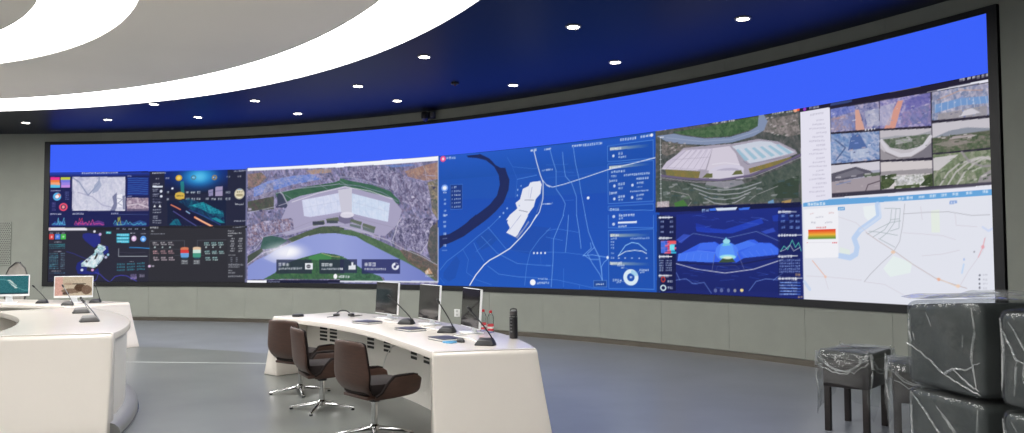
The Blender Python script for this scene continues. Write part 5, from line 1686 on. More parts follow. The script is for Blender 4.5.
[0,[115,150,200],1,[[3935,654],[3998,659],[4061,653],[4061,637],[3998,642],[3935,634]]],
[1,[200,205,220],0.8,2,[[3937,658],[3935,636]]],
[1,[200,205,220],0.8,2,[[3952,657],[3951,635]]],
[1,[200,205,220],0.8,2,[[3968,657],[3967,635]]],
[1,[200,205,220],0.8,2,[[3983,656],[3983,634]]],
[1,[200,205,220],0.8,2,[[3998,656],[3999,633]]],
[1,[200,205,220],0.8,2,[[4012,655],[4014,632]]],
[1,[200,205,220],0.8,2,[[4027,655],[4030,632]]],
[1,[200,205,220],0.8,2,[[4041,654],[4045,631]]],
[1,[200,205,220],0.8,2,[[4056,653],[4060,630]]],
[1,[190,150,130],0.8,3,[[3943,664],[3998,677],[4050,668]]],
[0,[150,145,150],0.8,[[3942,631],[4057,633],[4057,610],[3942,617]]],
[0,[215,212,222],0.8,[[4004,629],[4024,632],[4044,618],[3997,617]]],
[0,[70,70,110],0.7,[[3945,667],[3951,667],[3951,666],[3945,665]]],
[0,[215,215,230],0.7,[[4024,651],[4029,651],[4029,649],[4024,649]]],
[0,[80,90,150],0.7,[[4031,681],[4037,681],[4037,679],[4031,679]]],
[0,[120,140,200],0.7,[[4058,674],[4062,675],[4062,673],[4058,672]]],
[0,[80,90,150],0.7,[[3965,683],[3970,684],[3970,682],[3965,681]]],
[0,[120,140,200],0.7,[[4000,631],[4005,631],[4005,628],[4000,628]]],
[0,[120,140,200],0.7,[[4049,659],[4056,659],[4056,658],[4049,658]]],
[0,[80,90,150],0.7,[[4038,629],[4042,629],[4042,628],[4038,627]]],
[0,[205,205,225],0.7,[[4009,661],[4012,661],[4012,659],[4009,659]]],
[0,[120,140,200],0.7,[[4026,616],[4030,616],[4030,614],[4026,614]]],
[0,[215,215,230],0.7,[[3993,619],[4002,620],[4002,618],[3993,617]]],
[0,[120,140,200],0.7,[[3997,662],[4005,662],[4005,659],[3997,659]]],
[0,[70,70,110],0.7,[[3973,627],[3977,627],[3977,625],[3973,625]]],
[0,[205,205,225],0.7,[[4025,643],[4030,643],[4030,640],[4025,640]]],
[0,[190,170,180],0.7,[[4017,655],[4020,655],[4020,652],[4017,652]]],
[0,[120,140,200],0.7,[[3962,675],[3965,675],[3965,673],[3962,672]]],
[0,[205,205,225],0.7,[[3944,648],[3951,649],[3951,647],[3944,647]]],
[0,[205,205,225],0.7,[[4022,669],[4028,669],[4028,668],[4022,668]]],
[0,[190,170,180],0.7,[[4032,645],[4034,645],[4034,644],[4032,643]]],
[0,[80,90,150],0.7,[[4003,617],[4009,617],[4009,615],[4003,614]]],
[0,[70,70,110],0.7,[[3983,629],[3992,629],[3992,628],[3983,628]]],
[0,[205,205,225],0.7,[[3982,653],[3987,653],[3986,650],[3982,650]]],
[4,[[110,140,185],[150,165,200],[90,115,165],[175,180,205]],1,9,[[3649,621],[3789,611],[3788,540],[3648,542]]],
[0,[80,105,160],1,[[3709,609],[3734,611],[3755,573],[3699,572]]],
[1,[60,80,120],0.7,6,[[3663,604],[3692,580],[3663,550]]],
[4,[[200,205,220],[170,180,205]],0.8,7,[[3706,572],[3755,573],[3761,551],[3706,549]]],
[0,[190,170,180],0.75,[[3703,574],[3714,574],[3714,571],[3703,571]]],
[0,[70,70,110],0.75,[[3715,567],[3720,567],[3720,564],[3715,564]]],
[0,[205,205,225],0.75,[[3779,603],[3784,603],[3784,601],[3779,601]]],
[0,[70,70,110],0.75,[[3786,573],[3787,573],[3787,571],[3786,571]]],
[0,[215,215,230],0.75,[[3769,587],[3773,587],[3773,585],[3769,585]]],
[0,[205,205,225],0.75,[[3709,596],[3720,595],[3720,594],[3709,594]]],
[0,[80,90,150],0.75,[[3710,614],[3718,614],[3718,611],[3710,611]]],
[0,[70,70,110],0.75,[[3716,541],[3727,541],[3727,542],[3716,542]]],
[0,[205,205,225],0.75,[[3746,545],[3753,544],[3753,541],[3746,541]]],
[0,[215,215,230],0.75,[[3756,581],[3764,581],[3764,578],[3756,578]]],
[0,[190,170,180],0.75,[[3739,576],[3750,576],[3750,573],[3739,573]]],
[0,[190,170,180],0.75,[[3744,544],[3754,544],[3754,541],[3744,541]]],
[0,[80,90,150],0.75,[[3768,542],[3776,542],[3776,541],[3768,541]]],
[0,[215,215,230],0.75,[[3708,608],[3711,608],[3711,606],[3708,606]]],
[0,[215,215,230],0.75,[[3785,574],[3787,574],[3787,571],[3785,571]]],
[0,[120,140,200],0.75,[[3666,612],[3671,612],[3671,609],[3666,609]]],
[0,[120,140,200],0.75,[[3708,545],[3719,544],[3719,542],[3708,543]]],
[0,[120,140,200],0.75,[[3719,591],[3730,590],[3730,587],[3719,587]]],
[0,[190,170,180],0.75,[[3724,608],[3731,607],[3731,606],[3724,606]]],
[0,[80,90,150],0.75,[[3667,559],[3671,559],[3671,557],[3667,557]]],
[0,[120,140,200],0.75,[[3650,599],[3660,598],[3660,596],[3650,597]]],
[0,[190,170,180],0.75,[[3664,563],[3668,563],[3668,560],[3664,560]]],
[0,[70,70,110],0.75,[[3750,562],[3761,562],[3761,561],[3750,561]]],
[0,[70,70,110],0.75,[[3708,577],[3713,577],[3713,575],[3708,575]]],
[0,[190,185,192],1,[[3790,612],[3925,600],[3924,531],[3790,538]]],
[0,[150,152,160],0.8,[[3790,593],[3832,594],[3885,588],[3924,594],[3924,580],[3790,582]]],
[4,[[84,100,80],[102,112,96],[126,126,122],[72,88,70]],1,8,[[3797,589],[3845,589],[3922,587],[3922,573],[3892,560],[3859,556],[3818,566]]],
[0,[170,168,172],0.8,[[3832,583],[3872,584],[3879,575],[3832,572]]],
[1,[205,202,210],1,14,[[3794,586],[3811,560],[3845,544],[3872,544],[3905,560],[3922,580]]],
[1,[110,104,110],0.8,5,[[3804,556],[3838,538],[3872,536],[3911,553]]],
[0,[150,145,152],1,[[3790,568],[3807,552],[3838,536],[3790,538]]],
[0,[120,116,126],1,[[3924,566],[3898,547],[3865,534],[3924,531]]],
[0,[205,200,205],0.75,[[3866,582],[3870,582],[3870,579],[3866,580]]],
[0,[130,146,120],0.75,[[3898,580],[3906,579],[3906,576],[3898,577]]],
[0,[130,146,120],0.75,[[3844,581],[3854,581],[3854,579],[3843,580]]],
[0,[190,190,184],0.75,[[3901,582],[3906,581],[3906,579],[3901,579]]],
[0,[130,146,120],0.75,[[3851,578],[3862,577],[3862,575],[3851,575]]],
[0,[205,200,205],0.75,[[3832,574],[3841,574],[3841,572],[3832,573]]],
[0,[205,200,205],0.75,[[3880,564],[3891,563],[3891,562],[3880,563]]],
[0,[60,76,58],0.75,[[3876,578],[3887,578],[3887,575],[3876,575]]],
[0,[205,200,205],0.75,[[3860,588],[3870,587],[3870,584],[3860,585]]],
[0,[130,146,120],0.75,[[3860,583],[3864,583],[3864,581],[3860,582]]],
[0,[80,92,74],0.75,[[3910,562],[3914,561],[3914,560],[3910,560]]],
[0,[190,190,184],0.75,[[3819,589],[3826,588],[3826,586],[3819,587]]],
[0,[130,146,120],0.75,[[3855,573],[3858,573],[3858,570],[3855,571]]],
[0,[130,146,120],0.75,[[3830,579],[3839,578],[3839,576],[3830,577]]],
[0,[60,76,58],0.75,[[3873,585],[3882,584],[3882,582],[3873,583]]],
[0,[80,92,74],0.75,[[3892,568],[3902,568],[3902,565],[3892,566]]],
[0,[196,192,200],1,[[3927,611],[4063,604],[4063,538],[3927,540]]],
[0,[132,138,152],0.9,[[3927,576],[3969,588],[4011,590],[4063,581],[4063,568],[3927,568]]],
[4,[[70,84,62],[90,96,80],[110,104,96]],1,7,[[3927,576],[4063,576],[4063,568],[3927,567]]],
[0,[168,158,160],1,[[3969,574],[4024,572],[4037,562],[3969,560]]],
[4,[[78,92,70],[94,106,84],[68,82,62],[134,124,120]],1,8,[[3927,567],[4063,568],[4063,538],[3927,540]]],
[0,[150,140,138],0.7,[[3927,561],[3983,566],[4024,555],[3969,550]]],
[0,[210,205,206],0.75,[[4002,575],[4011,575],[4011,573],[4002,573]]],
[0,[210,205,206],0.75,[[3968,578],[3979,577],[3979,576],[3968,576]]],
[0,[210,205,206],0.75,[[3950,574],[3959,574],[3959,572],[3950,572]]],
[0,[210,205,206],0.75,[[4024,571],[4034,570],[4034,569],[4024,569]]],
[0,[70,80,64],0.75,[[3970,578],[3983,577],[3983,574],[3970,574]]],
[0,[150,140,140],0.75,[[3940,576],[3954,575],[3954,573],[3940,574]]],
[0,[210,205,206],0.75,[[4012,568],[4021,568],[4021,566],[4012,566]]],
[0,[150,140,140],0.75,[[4010,566],[4021,566],[4021,562],[4010,562]]],
[0,[70,80,64],0.75,[[3948,579],[3954,578],[3954,576],[3948,576]]],
[0,[210,205,206],0.75,[[3940,577],[3948,577],[3948,575],[3940,575]]],
[0,[70,80,64],0.75,[[3967,574],[3976,573],[3976,571],[3967,571]]],
[0,[150,140,140],0.75,[[4001,561],[4011,561],[4011,557],[4001,558]]],
[0,[150,140,140],0.75,[[3999,567],[4012,566],[4012,564],[3999,564]]],
[0,[70,80,64],0.75,[[3980,562],[3992,562],[3992,559],[3980,559]]],
[0,[168,168,186],1,[[3648,538],[3788,535],[3787,464],[3648,464]]],
[0,[205,202,212],1,[[3648,538],[3788,535],[3788,514],[3648,516]]],
[0,[88,86,100],1,[[3648,516],[3720,528],[3761,514],[3774,503],[3648,494]]],
[0,[120,118,130],0.8,[[3663,510],[3720,522],[3747,510],[3677,501]]],
[0,[84,96,80],1,[[3740,507],[3788,508],[3787,500],[3747,497]]],
[0,[160,150,158],1,[[3648,494],[3787,500],[3787,464],[3648,464]]],
[1,[90,80,90],1,4,[[3747,464],[3754,479],[3787,486]]],
[1,[110,130,180],0.7,4,[[3663,486],[3705,492]]],
[0,[180,170,175],0.6,[[3663,470],[3673,470],[3673,467],[3663,467]]],
[0,[110,108,122],0.6,[[3693,488],[3705,488],[3705,485],[3693,486]]],
[0,[180,170,175],0.6,[[3735,479],[3740,479],[3740,474],[3735,474]]],
[0,[110,108,122],0.6,[[3661,505],[3676,505],[3676,502],[3661,502]]],
[0,[205,202,210],0.6,[[3745,509],[3762,508],[3762,504],[3745,504]]],
[0,[205,202,210],0.6,[[3751,501],[3764,501],[3764,498],[3751,498]]],
[0,[205,202,210],0.6,[[3661,507],[3677,507],[3677,502],[3661,503]]],
[0,[180,170,175],0.6,[[3771,476],[3783,476],[3783,473],[3771,473]]],
[0,[205,202,210],0.6,[[3706,506],[3722,506],[3722,503],[3706,503]]],
[0,[110,108,122],0.6,[[3671,492],[3684,492],[3684,489],[3671,489]]],
[0,[205,198,200],1,[[3790,533],[3925,524],[3925,462],[3789,464]]],
[0,[150,145,150],1,[[3790,509],[3925,505],[3925,493],[3790,499]]],
[4,[[64,78,52],[84,96,66],[50,64,44]],1,8,[[3790,499],[3832,500],[3832,484],[3811,467],[3789,464]]],
[4,[[64,78,52],[84,96,66],[50,64,44]],1,8,[[3892,488],[3925,493],[3925,462],[3892,466]]],
[0,[215,212,215],1,[[3825,494],[3899,494],[3905,478],[3886,462],[3831,463]]],
[4,[[230,228,230],[180,180,186],[110,116,104]],0.7,8,[[3825,494],[3899,494],[3899,475],[3832,470]]],
[4,[[64,78,52],[84,96,66]],1,8,[[3825,470],[3892,471],[3892,462],[3825,464]]],
[0,[130,146,120],0.75,[[3876,474],[3882,474],[3882,471],[3876,471]]],
[0,[190,190,184],0.75,[[3913,471],[3918,471],[3918,470],[3913,470]]],
[0,[225,222,226],0.75,[[3893,475],[3899,475],[3899,474],[3893,474]]],
[0,[130,146,120],0.75,[[3886,473],[3891,473],[3891,471],[3886,471]]],
[0,[225,222,226],0.75,[[3821,492],[3832,491],[3832,488],[3821,488]]],
[0,[235,235,238],0.75,[[3802,499],[3808,499],[3808,497],[3802,497]]],
[0,[225,222,226],0.75,[[3802,493],[3807,493],[3807,490],[3802,490]]],
[0,[190,190,184],0.75,[[3817,492],[3829,492],[3829,490],[3817,490]]],
[0,[60,76,58],0.75,[[3823,488],[3833,488],[3833,485],[3823,485]]],
[0,[130,146,120],0.75,[[3895,482],[3905,481],[3905,479],[3895,479]]],
[0,[130,146,120],0.75,[[3852,472],[3858,472],[3858,471],[3852,471]]],
[0,[225,222,226],0.75,[[3877,463],[3883,463],[3883,463],[3877,463]]],
[0,[80,92,74],0.75,[[3898,491],[3906,490],[3906,488],[3898,489]]],
[0,[80,92,74],0.75,[[3904,494],[3908,494],[3908,492],[3904,492]]],
[0,[190,190,184],0.75,[[3897,481],[3906,481],[3906,480],[3897,480]]],
[0,[225,222,226],0.75,[[3824,476],[3828,476],[3828,474],[3824,474]]],
[0,[225,222,226],0.75,[[3891,486],[3901,486],[3901,484],[3891,484]]],
[0,[235,235,238],0.75,[[3886,485],[3890,485],[3890,482],[3886,482]]],
[0,[235,235,238],0.75,[[3870,466],[3879,466],[3879,464],[3870,464]]],
[0,[225,222,226],0.75,[[3895,487],[3901,486],[3901,485],[3895,485]]],
[4,[[108,122,94],[128,138,112],[94,108,84],[156,156,144]],1,9,[[3927,537],[4063,533],[4064,462],[3927,462]]],
[0,[205,200,205],0.9,[[3927,529],[3990,531],[3941,499],[3927,499]]],
[1,[190,186,186],0.85,6,[[3942,462],[3963,491],[3990,509],[4037,519],[4063,512]]],
[1,[190,186,186],0.85,6,[[3961,462],[3982,491],[4009,509],[4046,519],[4063,512]]],
[1,[190,186,186],0.85,6,[[3984,462],[4004,491],[4031,509],[4057,519],[4063,512]]],
[1,[150,144,150],0.8,8,[[3997,535],[4013,513],[4044,498],[4063,498]]],
[0,[150,144,150],0.9,[[4037,476],[4063,490],[4064,462],[4031,462]]],
[0,[190,190,184],0.7,[[4044,511],[4052,513],[4052,511],[4044,509]]],
[0,[190,190,184],0.7,[[4019,491],[4031,494],[4031,491],[4019,487]]],
[0,[130,146,120],0.7,[[4033,494],[4046,497],[4046,494],[4033,490]]],
[0,[130,146,120],0.7,[[3946,500],[3960,504],[3960,499],[3946,496]]],
[0,[80,92,74],0.7,[[3999,494],[4010,496],[4010,492],[3999,489]]],
[0,[60,76,58],0.7,[[3943,494],[3956,498],[3956,495],[3943,492]]],
[0,[130,146,120],0.7,[[3969,522],[3977,524],[3977,522],[3969,520]]],
[0,[80,92,74],0.7,[[3947,477],[3956,479],[3956,476],[3947,473]]],
[0,[190,190,184],0.7,[[4029,495],[4041,498],[4042,495],[4029,492]]],
[0,[60,76,58],0.7,[[4034,506],[4040,508],[4040,505],[4034,503]]],
[0,[190,190,184],0.7,[[4022,471],[4031,473],[4031,469],[4022,467]]],
[0,[205,204,200],0.7,[[4040,477],[4053,481],[4053,477],[4040,473]]],
[0,[80,92,74],0.7,[[4014,495],[4026,498],[4026,494],[4014,491]]],
[0,[80,92,74],0.7,[[4048,471],[4055,472],[4055,470],[4048,468]]],
[0,[190,190,184],0.7,[[4019,507],[4028,509],[4028,506],[4019,504]]],
[0,[130,146,120],0.7,[[4053,523],[4061,524],[4061,522],[4053,521]]],
[0,[205,204,200],0.7,[[4030,516],[4035,517],[4035,514],[4030,513]]],
[0,[190,190,184],0.7,[[3995,478],[4003,480],[4003,478],[3995,476]]],
[0,[130,146,120],0.7,[[3962,514],[3974,517],[3974,513],[3962,510]]],
[0,[190,190,184],0.7,[[3990,472],[3999,474],[3999,470],[3990,468]]],
[0,[80,92,74],0.7,[[4013,469],[4023,472],[4023,468],[4013,465]]],
[0,[60,76,58],0.7,[[4044,471],[4052,473],[4052,470],[4044,467]]],
[0,[80,92,74],0.7,[[3995,514],[4000,515],[4000,511],[3995,509]]],
[0,[60,76,58],0.7,[[4054,478],[4062,481],[4062,477],[4054,474]]],
[0,[190,190,184],0.7,[[4016,512],[4021,514],[4021,510],[4016,509]]],
[0,[80,92,74],0.7,[[3991,512],[4000,515],[4000,510],[3991,508]]],
[2,[210,210,220],1,[3751,619],2,3,0],
[2,[200,200,210],1,[3660,457],2,2,0],
[2,[210,210,220],1,[3759,619],2,3,0],
[2,[200,200,210],1,[3670,457],3,2,0],
[2,[210,210,220],1,[3768,619],2,3,0],
[2,[200,200,210],1,[3681,457],2,2,0],
[2,[210,210,220],1,[3776,619],2,2,0],
[2,[200,200,210],1,[3692,458],2,3,0],
[2,[210,210,220],1,[4033,456],3,4,0],
[2,[210,210,220],1,[4045,456],2,3,0],
[2,[210,210,220],1,[4056,457],3,4,0],
[0,[58,54,70],0.9,[[3648,464],[4066,462],[4065,455],[3648,453]]],
[0,[102,164,218],1,[[3560,443],[3651,449],[3822,446],[4068,446],[4069,432],[3822,433],[3560,432]]],
[3,[240,244,250],1,[3573,438],[3629,438],7],
[3,[235,240,250],1,[3834,438],[3852,438],6],
[3,[235,240,250],1,[3856,439],[3873,438],7],
[3,[235,240,250],1,[3888,439],[3904,439],6],
[3,[235,240,250],1,[3915,440],[3932,439],6],
[3,[235,240,250],1,[3943,440],[3959,440],6],
[3,[235,240,250],1,[3971,441],[3987,440],6],
[3,[235,240,250],1,[4003,441],[4019,441],6],
[3,[235,240,250],1,[4041,442],[4055,441],6],
[0,[232,238,240],0.9,[[3738,424],[3779,427],[3790,411],[3757,383],[3742,398]]],
[0,[228,238,236],0.9,[[3818,299],[3867,282],[3862,258],[3809,247],[3790,267]]],
[0,[226,234,224],0.9,[[3918,405],[3939,407],[3939,353],[3918,354]]],
[0,[222,232,226],0.9,[[3669,322],[3698,314],[3698,299],[3668,303]]],
[1,[188,208,238],1,22,[[3779,427],[3782,397],[3761,384],[3729,365],[3711,344],[3719,321],[3715,303],[3698,294],[3668,299]]],
[1,[205,218,240],0.9,9,[[3784,425],[3787,398],[3761,381],[3728,362]]],
[1,[190,212,240],0.9,6,[[3994,280],[3989,260]]],
[1,[195,212,240],0.8,14,[[3559,228],[3575,208]]],
[1,[200,212,240],0.8,7,[[4040,363],[4053,354],[4063,360]]],
[1,[160,172,176],0.9,2.2,[[3798,417],[3840,414]]],
[1,[160,172,176],0.9,2.2,[[3817,413],[3813,385],[3797,364],[3764,346]]],
[1,[160,172,176],0.9,2.2,[[3829,414],[3824,381],[3804,356],[3784,342]]],
[1,[160,172,176],0.9,2.2,[[3840,414],[3835,366],[3812,360]]],
[1,[160,172,176],0.9,2.2,[[3753,361],[3789,357],[3831,349]]],
[1,[160,172,176],0.9,2.2,[[3813,388],[3836,389]]],
[1,[160,172,176],0.9,2.2,[[3749,354],[3813,381],[3840,384]]],
[1,[160,172,176],0.9,2.2,[[3780,342],[3823,320]]],
[1,[165,165,172],0.75,2.4,[[3852,425],[3845,373],[3836,334],[3822,313],[3814,303],[3786,281],[3754,252],[3737,233]]],
[1,[186,170,170],0.9,2.4,[[3745,358],[3780,335],[3822,310],[3870,278],[3928,245],[3983,230],[3999,226]]],
[1,[165,165,172],0.8,2.2,[[3848,401],[3911,402],[3960,401],[4015,390],[4057,390]]],
[1,[225,200,180],0.9,3,[[3928,247],[3972,231],[3980,230]]],
[1,[208,202,212],0.9,2,[[3893,416],[3896,385]]],
[1,[208,202,212],0.9,2,[[3846,355],[3895,351],[3945,346],[3976,336]]],
[1,[208,202,212],0.9,2,[[3977,395],[3979,369],[4027,364]]],
[1,[208,202,212],0.9,2,[[3893,299],[3943,303],[3985,312]]],
[1,[208,202,212],0.9,2,[[3983,230],[4004,264],[4038,309],[4046,341]]],
[1,[208,202,212],0.9,2,[[3667,401],[3717,384],[3749,358]]],
[1,[208,202,212],0.9,2,[[3585,287],[3620,249],[3632,211]]],
[1,[208,202,212],0.9,2,[[3566,244],[3628,243],[3729,237]]],
[1,[208,202,212],0.9,2,[[3737,233],[3793,228],[3861,195]]],
[1,[228,160,170],0.8,3,[[4028,296],[4039,319],[4044,338]]],
[1,[235,170,140],0.8,3,[[3585,286],[3624,243]]],
[2,[238,205,178],0.8,[3979,230],5,4,0],
[2,[236,198,168],0.8,[3818,308],6,4,0],
[2,[235,170,140],0.8,[3933,244],4,4,0],
[2,[236,195,178],0.8,[3624,243],4,4,0],
[2,[170,190,230],1,[3995,291],2,3,0],
[2,[150,150,160],1,[4019,308],2,2,0],
[2,[228,150,160],0.7,[4039,319],4,4,0],
[0,[238,238,244],1,[[3562,425],[3667,428],[3664,295],[3562,292]]],
[5,[226,60,40],[238,180,60],1,1,[[3574,370],[3658,370],[3658,354],[3574,356]]],
[5,[238,180,60],[86,140,50],1,1,[[3574,356],[3658,354],[3658,344],[3573,344]]],
[3,[200,90,90],1,[3598,374],[3630,375],4],
[3,[180,180,195],0.8,[3597,402],[3622,403],4],
[3,[170,170,185],0.8,[3583,389],[3598,388],5],
[3,[170,170,185],0.8,[3625,387],[3649,388],4],
[3,[200,150,150],0.6,[3579,412],[3593,413],3],
[3,[200,150,150],0.6,[3637,412],[3654,413],4],
[1,[215,60,70],1,2,[[3569,334],[3572,334]]],
[3,[215,70,80],1,[3646,333],[3662,334],4],
[1,[200,195,205],0.8,1.2,[[3572,334],[3644,334]]],
[0,[112,165,215],1,[[3666,427],[3686,426],[3686,417],[3665,418]]],
[3,[240,244,250],1,[3669,422],[3683,422],4],
[0,[130,160,215],1,[[3965,426],[3982,426],[3982,419],[3964,418]]],
[3,[235,238,250],1,[3966,422],[3979,422],4],
[2,[70,74,90],1,[4030,256],2,2,0],
[3,[175,175,188],0.8,[4037,257],[4047,257],4],
[2,[70,74,90],1,[4029,247],2,2,0],
[3,[175,175,188],0.8,[4036,247],[4047,247],4],
[2,[70,74,90],1,[4029,237],2,2,0],
[3,[175,175,188],0.8,[4036,237],[4047,238],3],
[2,[70,74,90],1,[4029,228],2,3,0],
[3,[175,175,188],0.8,[4036,228],[4046,228],4],
[2,[150,150,160],1,[4029,227],2,2,0]]
U = 0.0033

class Canvas:
    """pixel canvas over a rectangle of the unrolled screen, in metres; painted at twice the grid's resolution"""
    def __init__(self, s0, s1, z0, z1, step):
        self.s0, self.z0 = s0, z0
        self.nx, self.ny = int(round((s1 - s0) / step)) + 1, int(round((z1 - z0) / step)) + 1
        self.hx, self.hy = (s1 - s0) / (self.nx - 1) / 2, (z1 - z0) / (self.ny - 1) / 2
        self.W, self.H = self.nx * 2, self.ny * 2
        self.img = np.zeros((self.H, self.W, 3))
        self.xs = s0 + (np.arange(self.W) - 0.5) * self.hx
        self.ys = z0 + (np.arange(self.H) - 0.5) * self.hy
    def sub(self, x0, x1, y0, y1):
        i0, i1 = np.searchsorted(self.xs, [x0, x1])
        j0, j1 = np.searchsorted(self.ys, [y0, y1])
        if i1 <= i0 or j1 <= j0:
            return None
        X, Y = np.meshgrid(self.xs[i0:i1], self.ys[j0:j1])
        return self.img[j0:j1, i0:i1], X, Y
    def mask(self, P):
        P = np.asarray(P)
        r = self.sub(P[:, 0].min(), P[:, 0].max() + 1e-6, P[:, 1].min(), P[:, 1].max() + 1e-6)
        if r is None:
            return None
        img, X, Y = r
        m = np.zeros(X.shape, bool)
        for (x0, y0), (x1, y1) in zip(P, np.roll(P, -1, 0)):
            if y0 == y1:
                continue
            c = ((y0 <= Y) & (Y < y1)) | ((y1 <= Y) & (Y < y0))
            m ^= c & (X < x0 + (Y - y0) * (x1 - x0) / (y1 - y0))
        return img, X, Y, m
    def blend(self, img, cov, c):
        img += cov[..., None] * (c - img)
    def poly(self, c, a, P):
        r = self.mask(P)
        if r: self.blend(r[0], r[3] * a, c)
    def line(self, c, a, w, P):
        h = max(w / 2, self.hx * 0.6)
        a = a * min(1.0, max(0.45, w / (2 * h)))
        P = np.asarray(P)
        r = self.sub(P[:, 0].min() - h * 2, P[:, 0].max() + h * 2, P[:, 1].min() - h * 2, P[:, 1].max() + h * 2)
        if r is None: return
        img, X, Y = r
        D = np.full(X.shape, 9.0)
        for (x0, y0), (x1, y1) in zip(P[:-1], P[1:]):
            dx, dy = x1 - x0, y1 - y0
            t = np.clip(((X - x0) * dx + (Y - y0) * dy) / (dx * dx + dy * dy + 1e-9), 0, 1)
            D = np.minimum(D, np.hypot(X - x0 - t * dx, Y - y0 - t * dy))
        self.blend(img, a * np.clip((h - D) / self.hx + 0.5, 0, 1), c)
    def ell(self, c, a, q, rx, ry, inner):
        r = self.sub(q[0] - rx - 0.02, q[0] + rx + 0.02, q[1] - ry - 0.02, q[1] + ry + 0.02)
        if r is None: return
        img, X, Y = r
        d = np.hypot((X - q[0]) / max(rx, 1e-3), (Y - q[1]) / max(ry, 1e-3))
        e = self.hx / max(min(rx, ry), 1e-3)
        cov = np.clip((1 - d) / e + 0.5, 0, 1)
        if inner > 0: cov = cov * np.clip((d - inner) / e + 0.5, 0, 1)
        self.blend(img, a * cov, c)
    def glow(self, c, a, q, rx, ry):
        r = self.sub(q[0] - rx, q[0] + rx, q[1] - ry, q[1] + ry)
        if r is None: return
        img, X, Y = r
        d = np.clip(1 - np.hypot((X - q[0]) / rx, (Y - q[1]) / ry), 0, 1)
        self.blend(img, a * d * d * (3 - 2 * d), c)
    def text(self, c, a, q0, q1, h, rnd):
        """a row of small square glyphs between q0 and q1"""
        L = q1[0] - q0[0]
        if L <= 0: return
        adv = h * 1.15
        k = max(1, int(L / adv))
        for i in range(k):
            t = (i + 0.1) / k
            x, y = q0[0] + L * t, q0[1] + (q1[1] - q0[1]) * t
            w = L / k * 0.82
            self.poly(c, a * 0.36, [(x, y - h / 2), (x + w, y - h / 2), (x + w, y + h / 2), (x, y + h / 2)])
            for yy in rnd.choice([-0.5, -0.2, 0.1, 0.35], 2, False):
                self.poly(c, a * 0.6, [(x, y + yy * h), (x + w, y + yy * h), (x + w, y + (yy + 0.17) * h), (x, y + (yy + 0.17) * h)])
            xx = rnd.choice([0.0, 0.4, 0.8])
            self.poly(c, a * 0.6, [(x + xx * w, y - h / 2), (x + (xx + 0.2) * w, y - h / 2), (x + (xx + 0.2) * w, y + h / 2), (x + xx * w, y + h / 2)])
    def mosaic(self, cols, cell, P, a, rnd):
        r = self.mask(P)
        if not r: return
        img, X, Y, m = r
        th = rnd.uniform(0.2, 1.2)
        ct, st = math.cos(th), math.sin(th)
        wob = 0.5 * np.sin(X / cell * 0.37 + 1) + 0.5 * np.sin(Y / cell * 0.31)
        acc = np.zeros(img.shape)
        for k, wt in ((1.0, 0.42), (2.7, 0.38), (0.55, 0.2)):
            T = rnd.randint(0, len(cols), (64, 64))
            gx = ((X * ct - Y * st) / (cell * k * 1.3) + wob).astype(int) % 64
            gy = ((X * st + Y * ct) / (cell * k * 0.8) - wob).astype(int) % 64
            acc += wt * cols[T[gy, gx]]
        mean = cols.mean(0)
        acc = mean + (acc - mean) * 1.05
        img += (m * a)[..., None] * (np.clip(acc, 0, 1) - img)
    def grad(self, c1, c2, a, d, P):
        r = self.mask(P)
        if not r: return
        img, X, Y, m = r
        if d == 0: t = (X - X.min()) / max(1e-6, X.max() - X.min())
        else: t = 1 - (Y - Y.min()) / max(1e-6, Y.max() - Y.min())
        c = c1 + t[..., None] * (c2 - c1)
        img += (m * a)[..., None] * (c - img)
    def run(self, spec):
        for k, op in enumerate(spec):
            rnd = np.random.RandomState(k)
            if op[0] == 0: self.poly(rgbs(op[1]), op[2], np.array(op[3]) / 200)
            elif op[0] == 1: self.line(rgbs(op[1]), op[2], op[3] * U, np.array(op[4]) / 200)
            elif op[0] == 2: self.ell(rgbs(op[1]), op[2], np.array(op[3]) / 200, op[4] / 200, op[5] / 200, op[6])
            elif op[0] == 3: self.text(rgbs(op[1]), op[2], np.array(op[3]) / 200, np.array(op[4]) / 200, op[5] / 200, rnd)
            elif op[0] == 4: self.mosaic(np.array([rgbs(c) for c in op[1]]), op[3] * U, np.array(op[4]) / 200, op[2], rnd)
            elif op[0] == 6: self.glow(rgbs(op[1]), op[2], np.array(op[3]) / 200, op[4] / 200, op[5] / 200)
            elif op[0] == 5: self.grad(rgbs(op[1]), rgbs(op[2]), op[3], op[4], np.array(op[5]) / 200)
    def verts(self):
        return self.img.reshape(self.ny, 2, self.nx, 2, 3).mean((1, 3))

def rgbs(c):
    return np.array(c) / 255

def hexs(h):
    return np.array([int(h[i:i + 2], 16) / 255 for i in (0, 2, 4)])

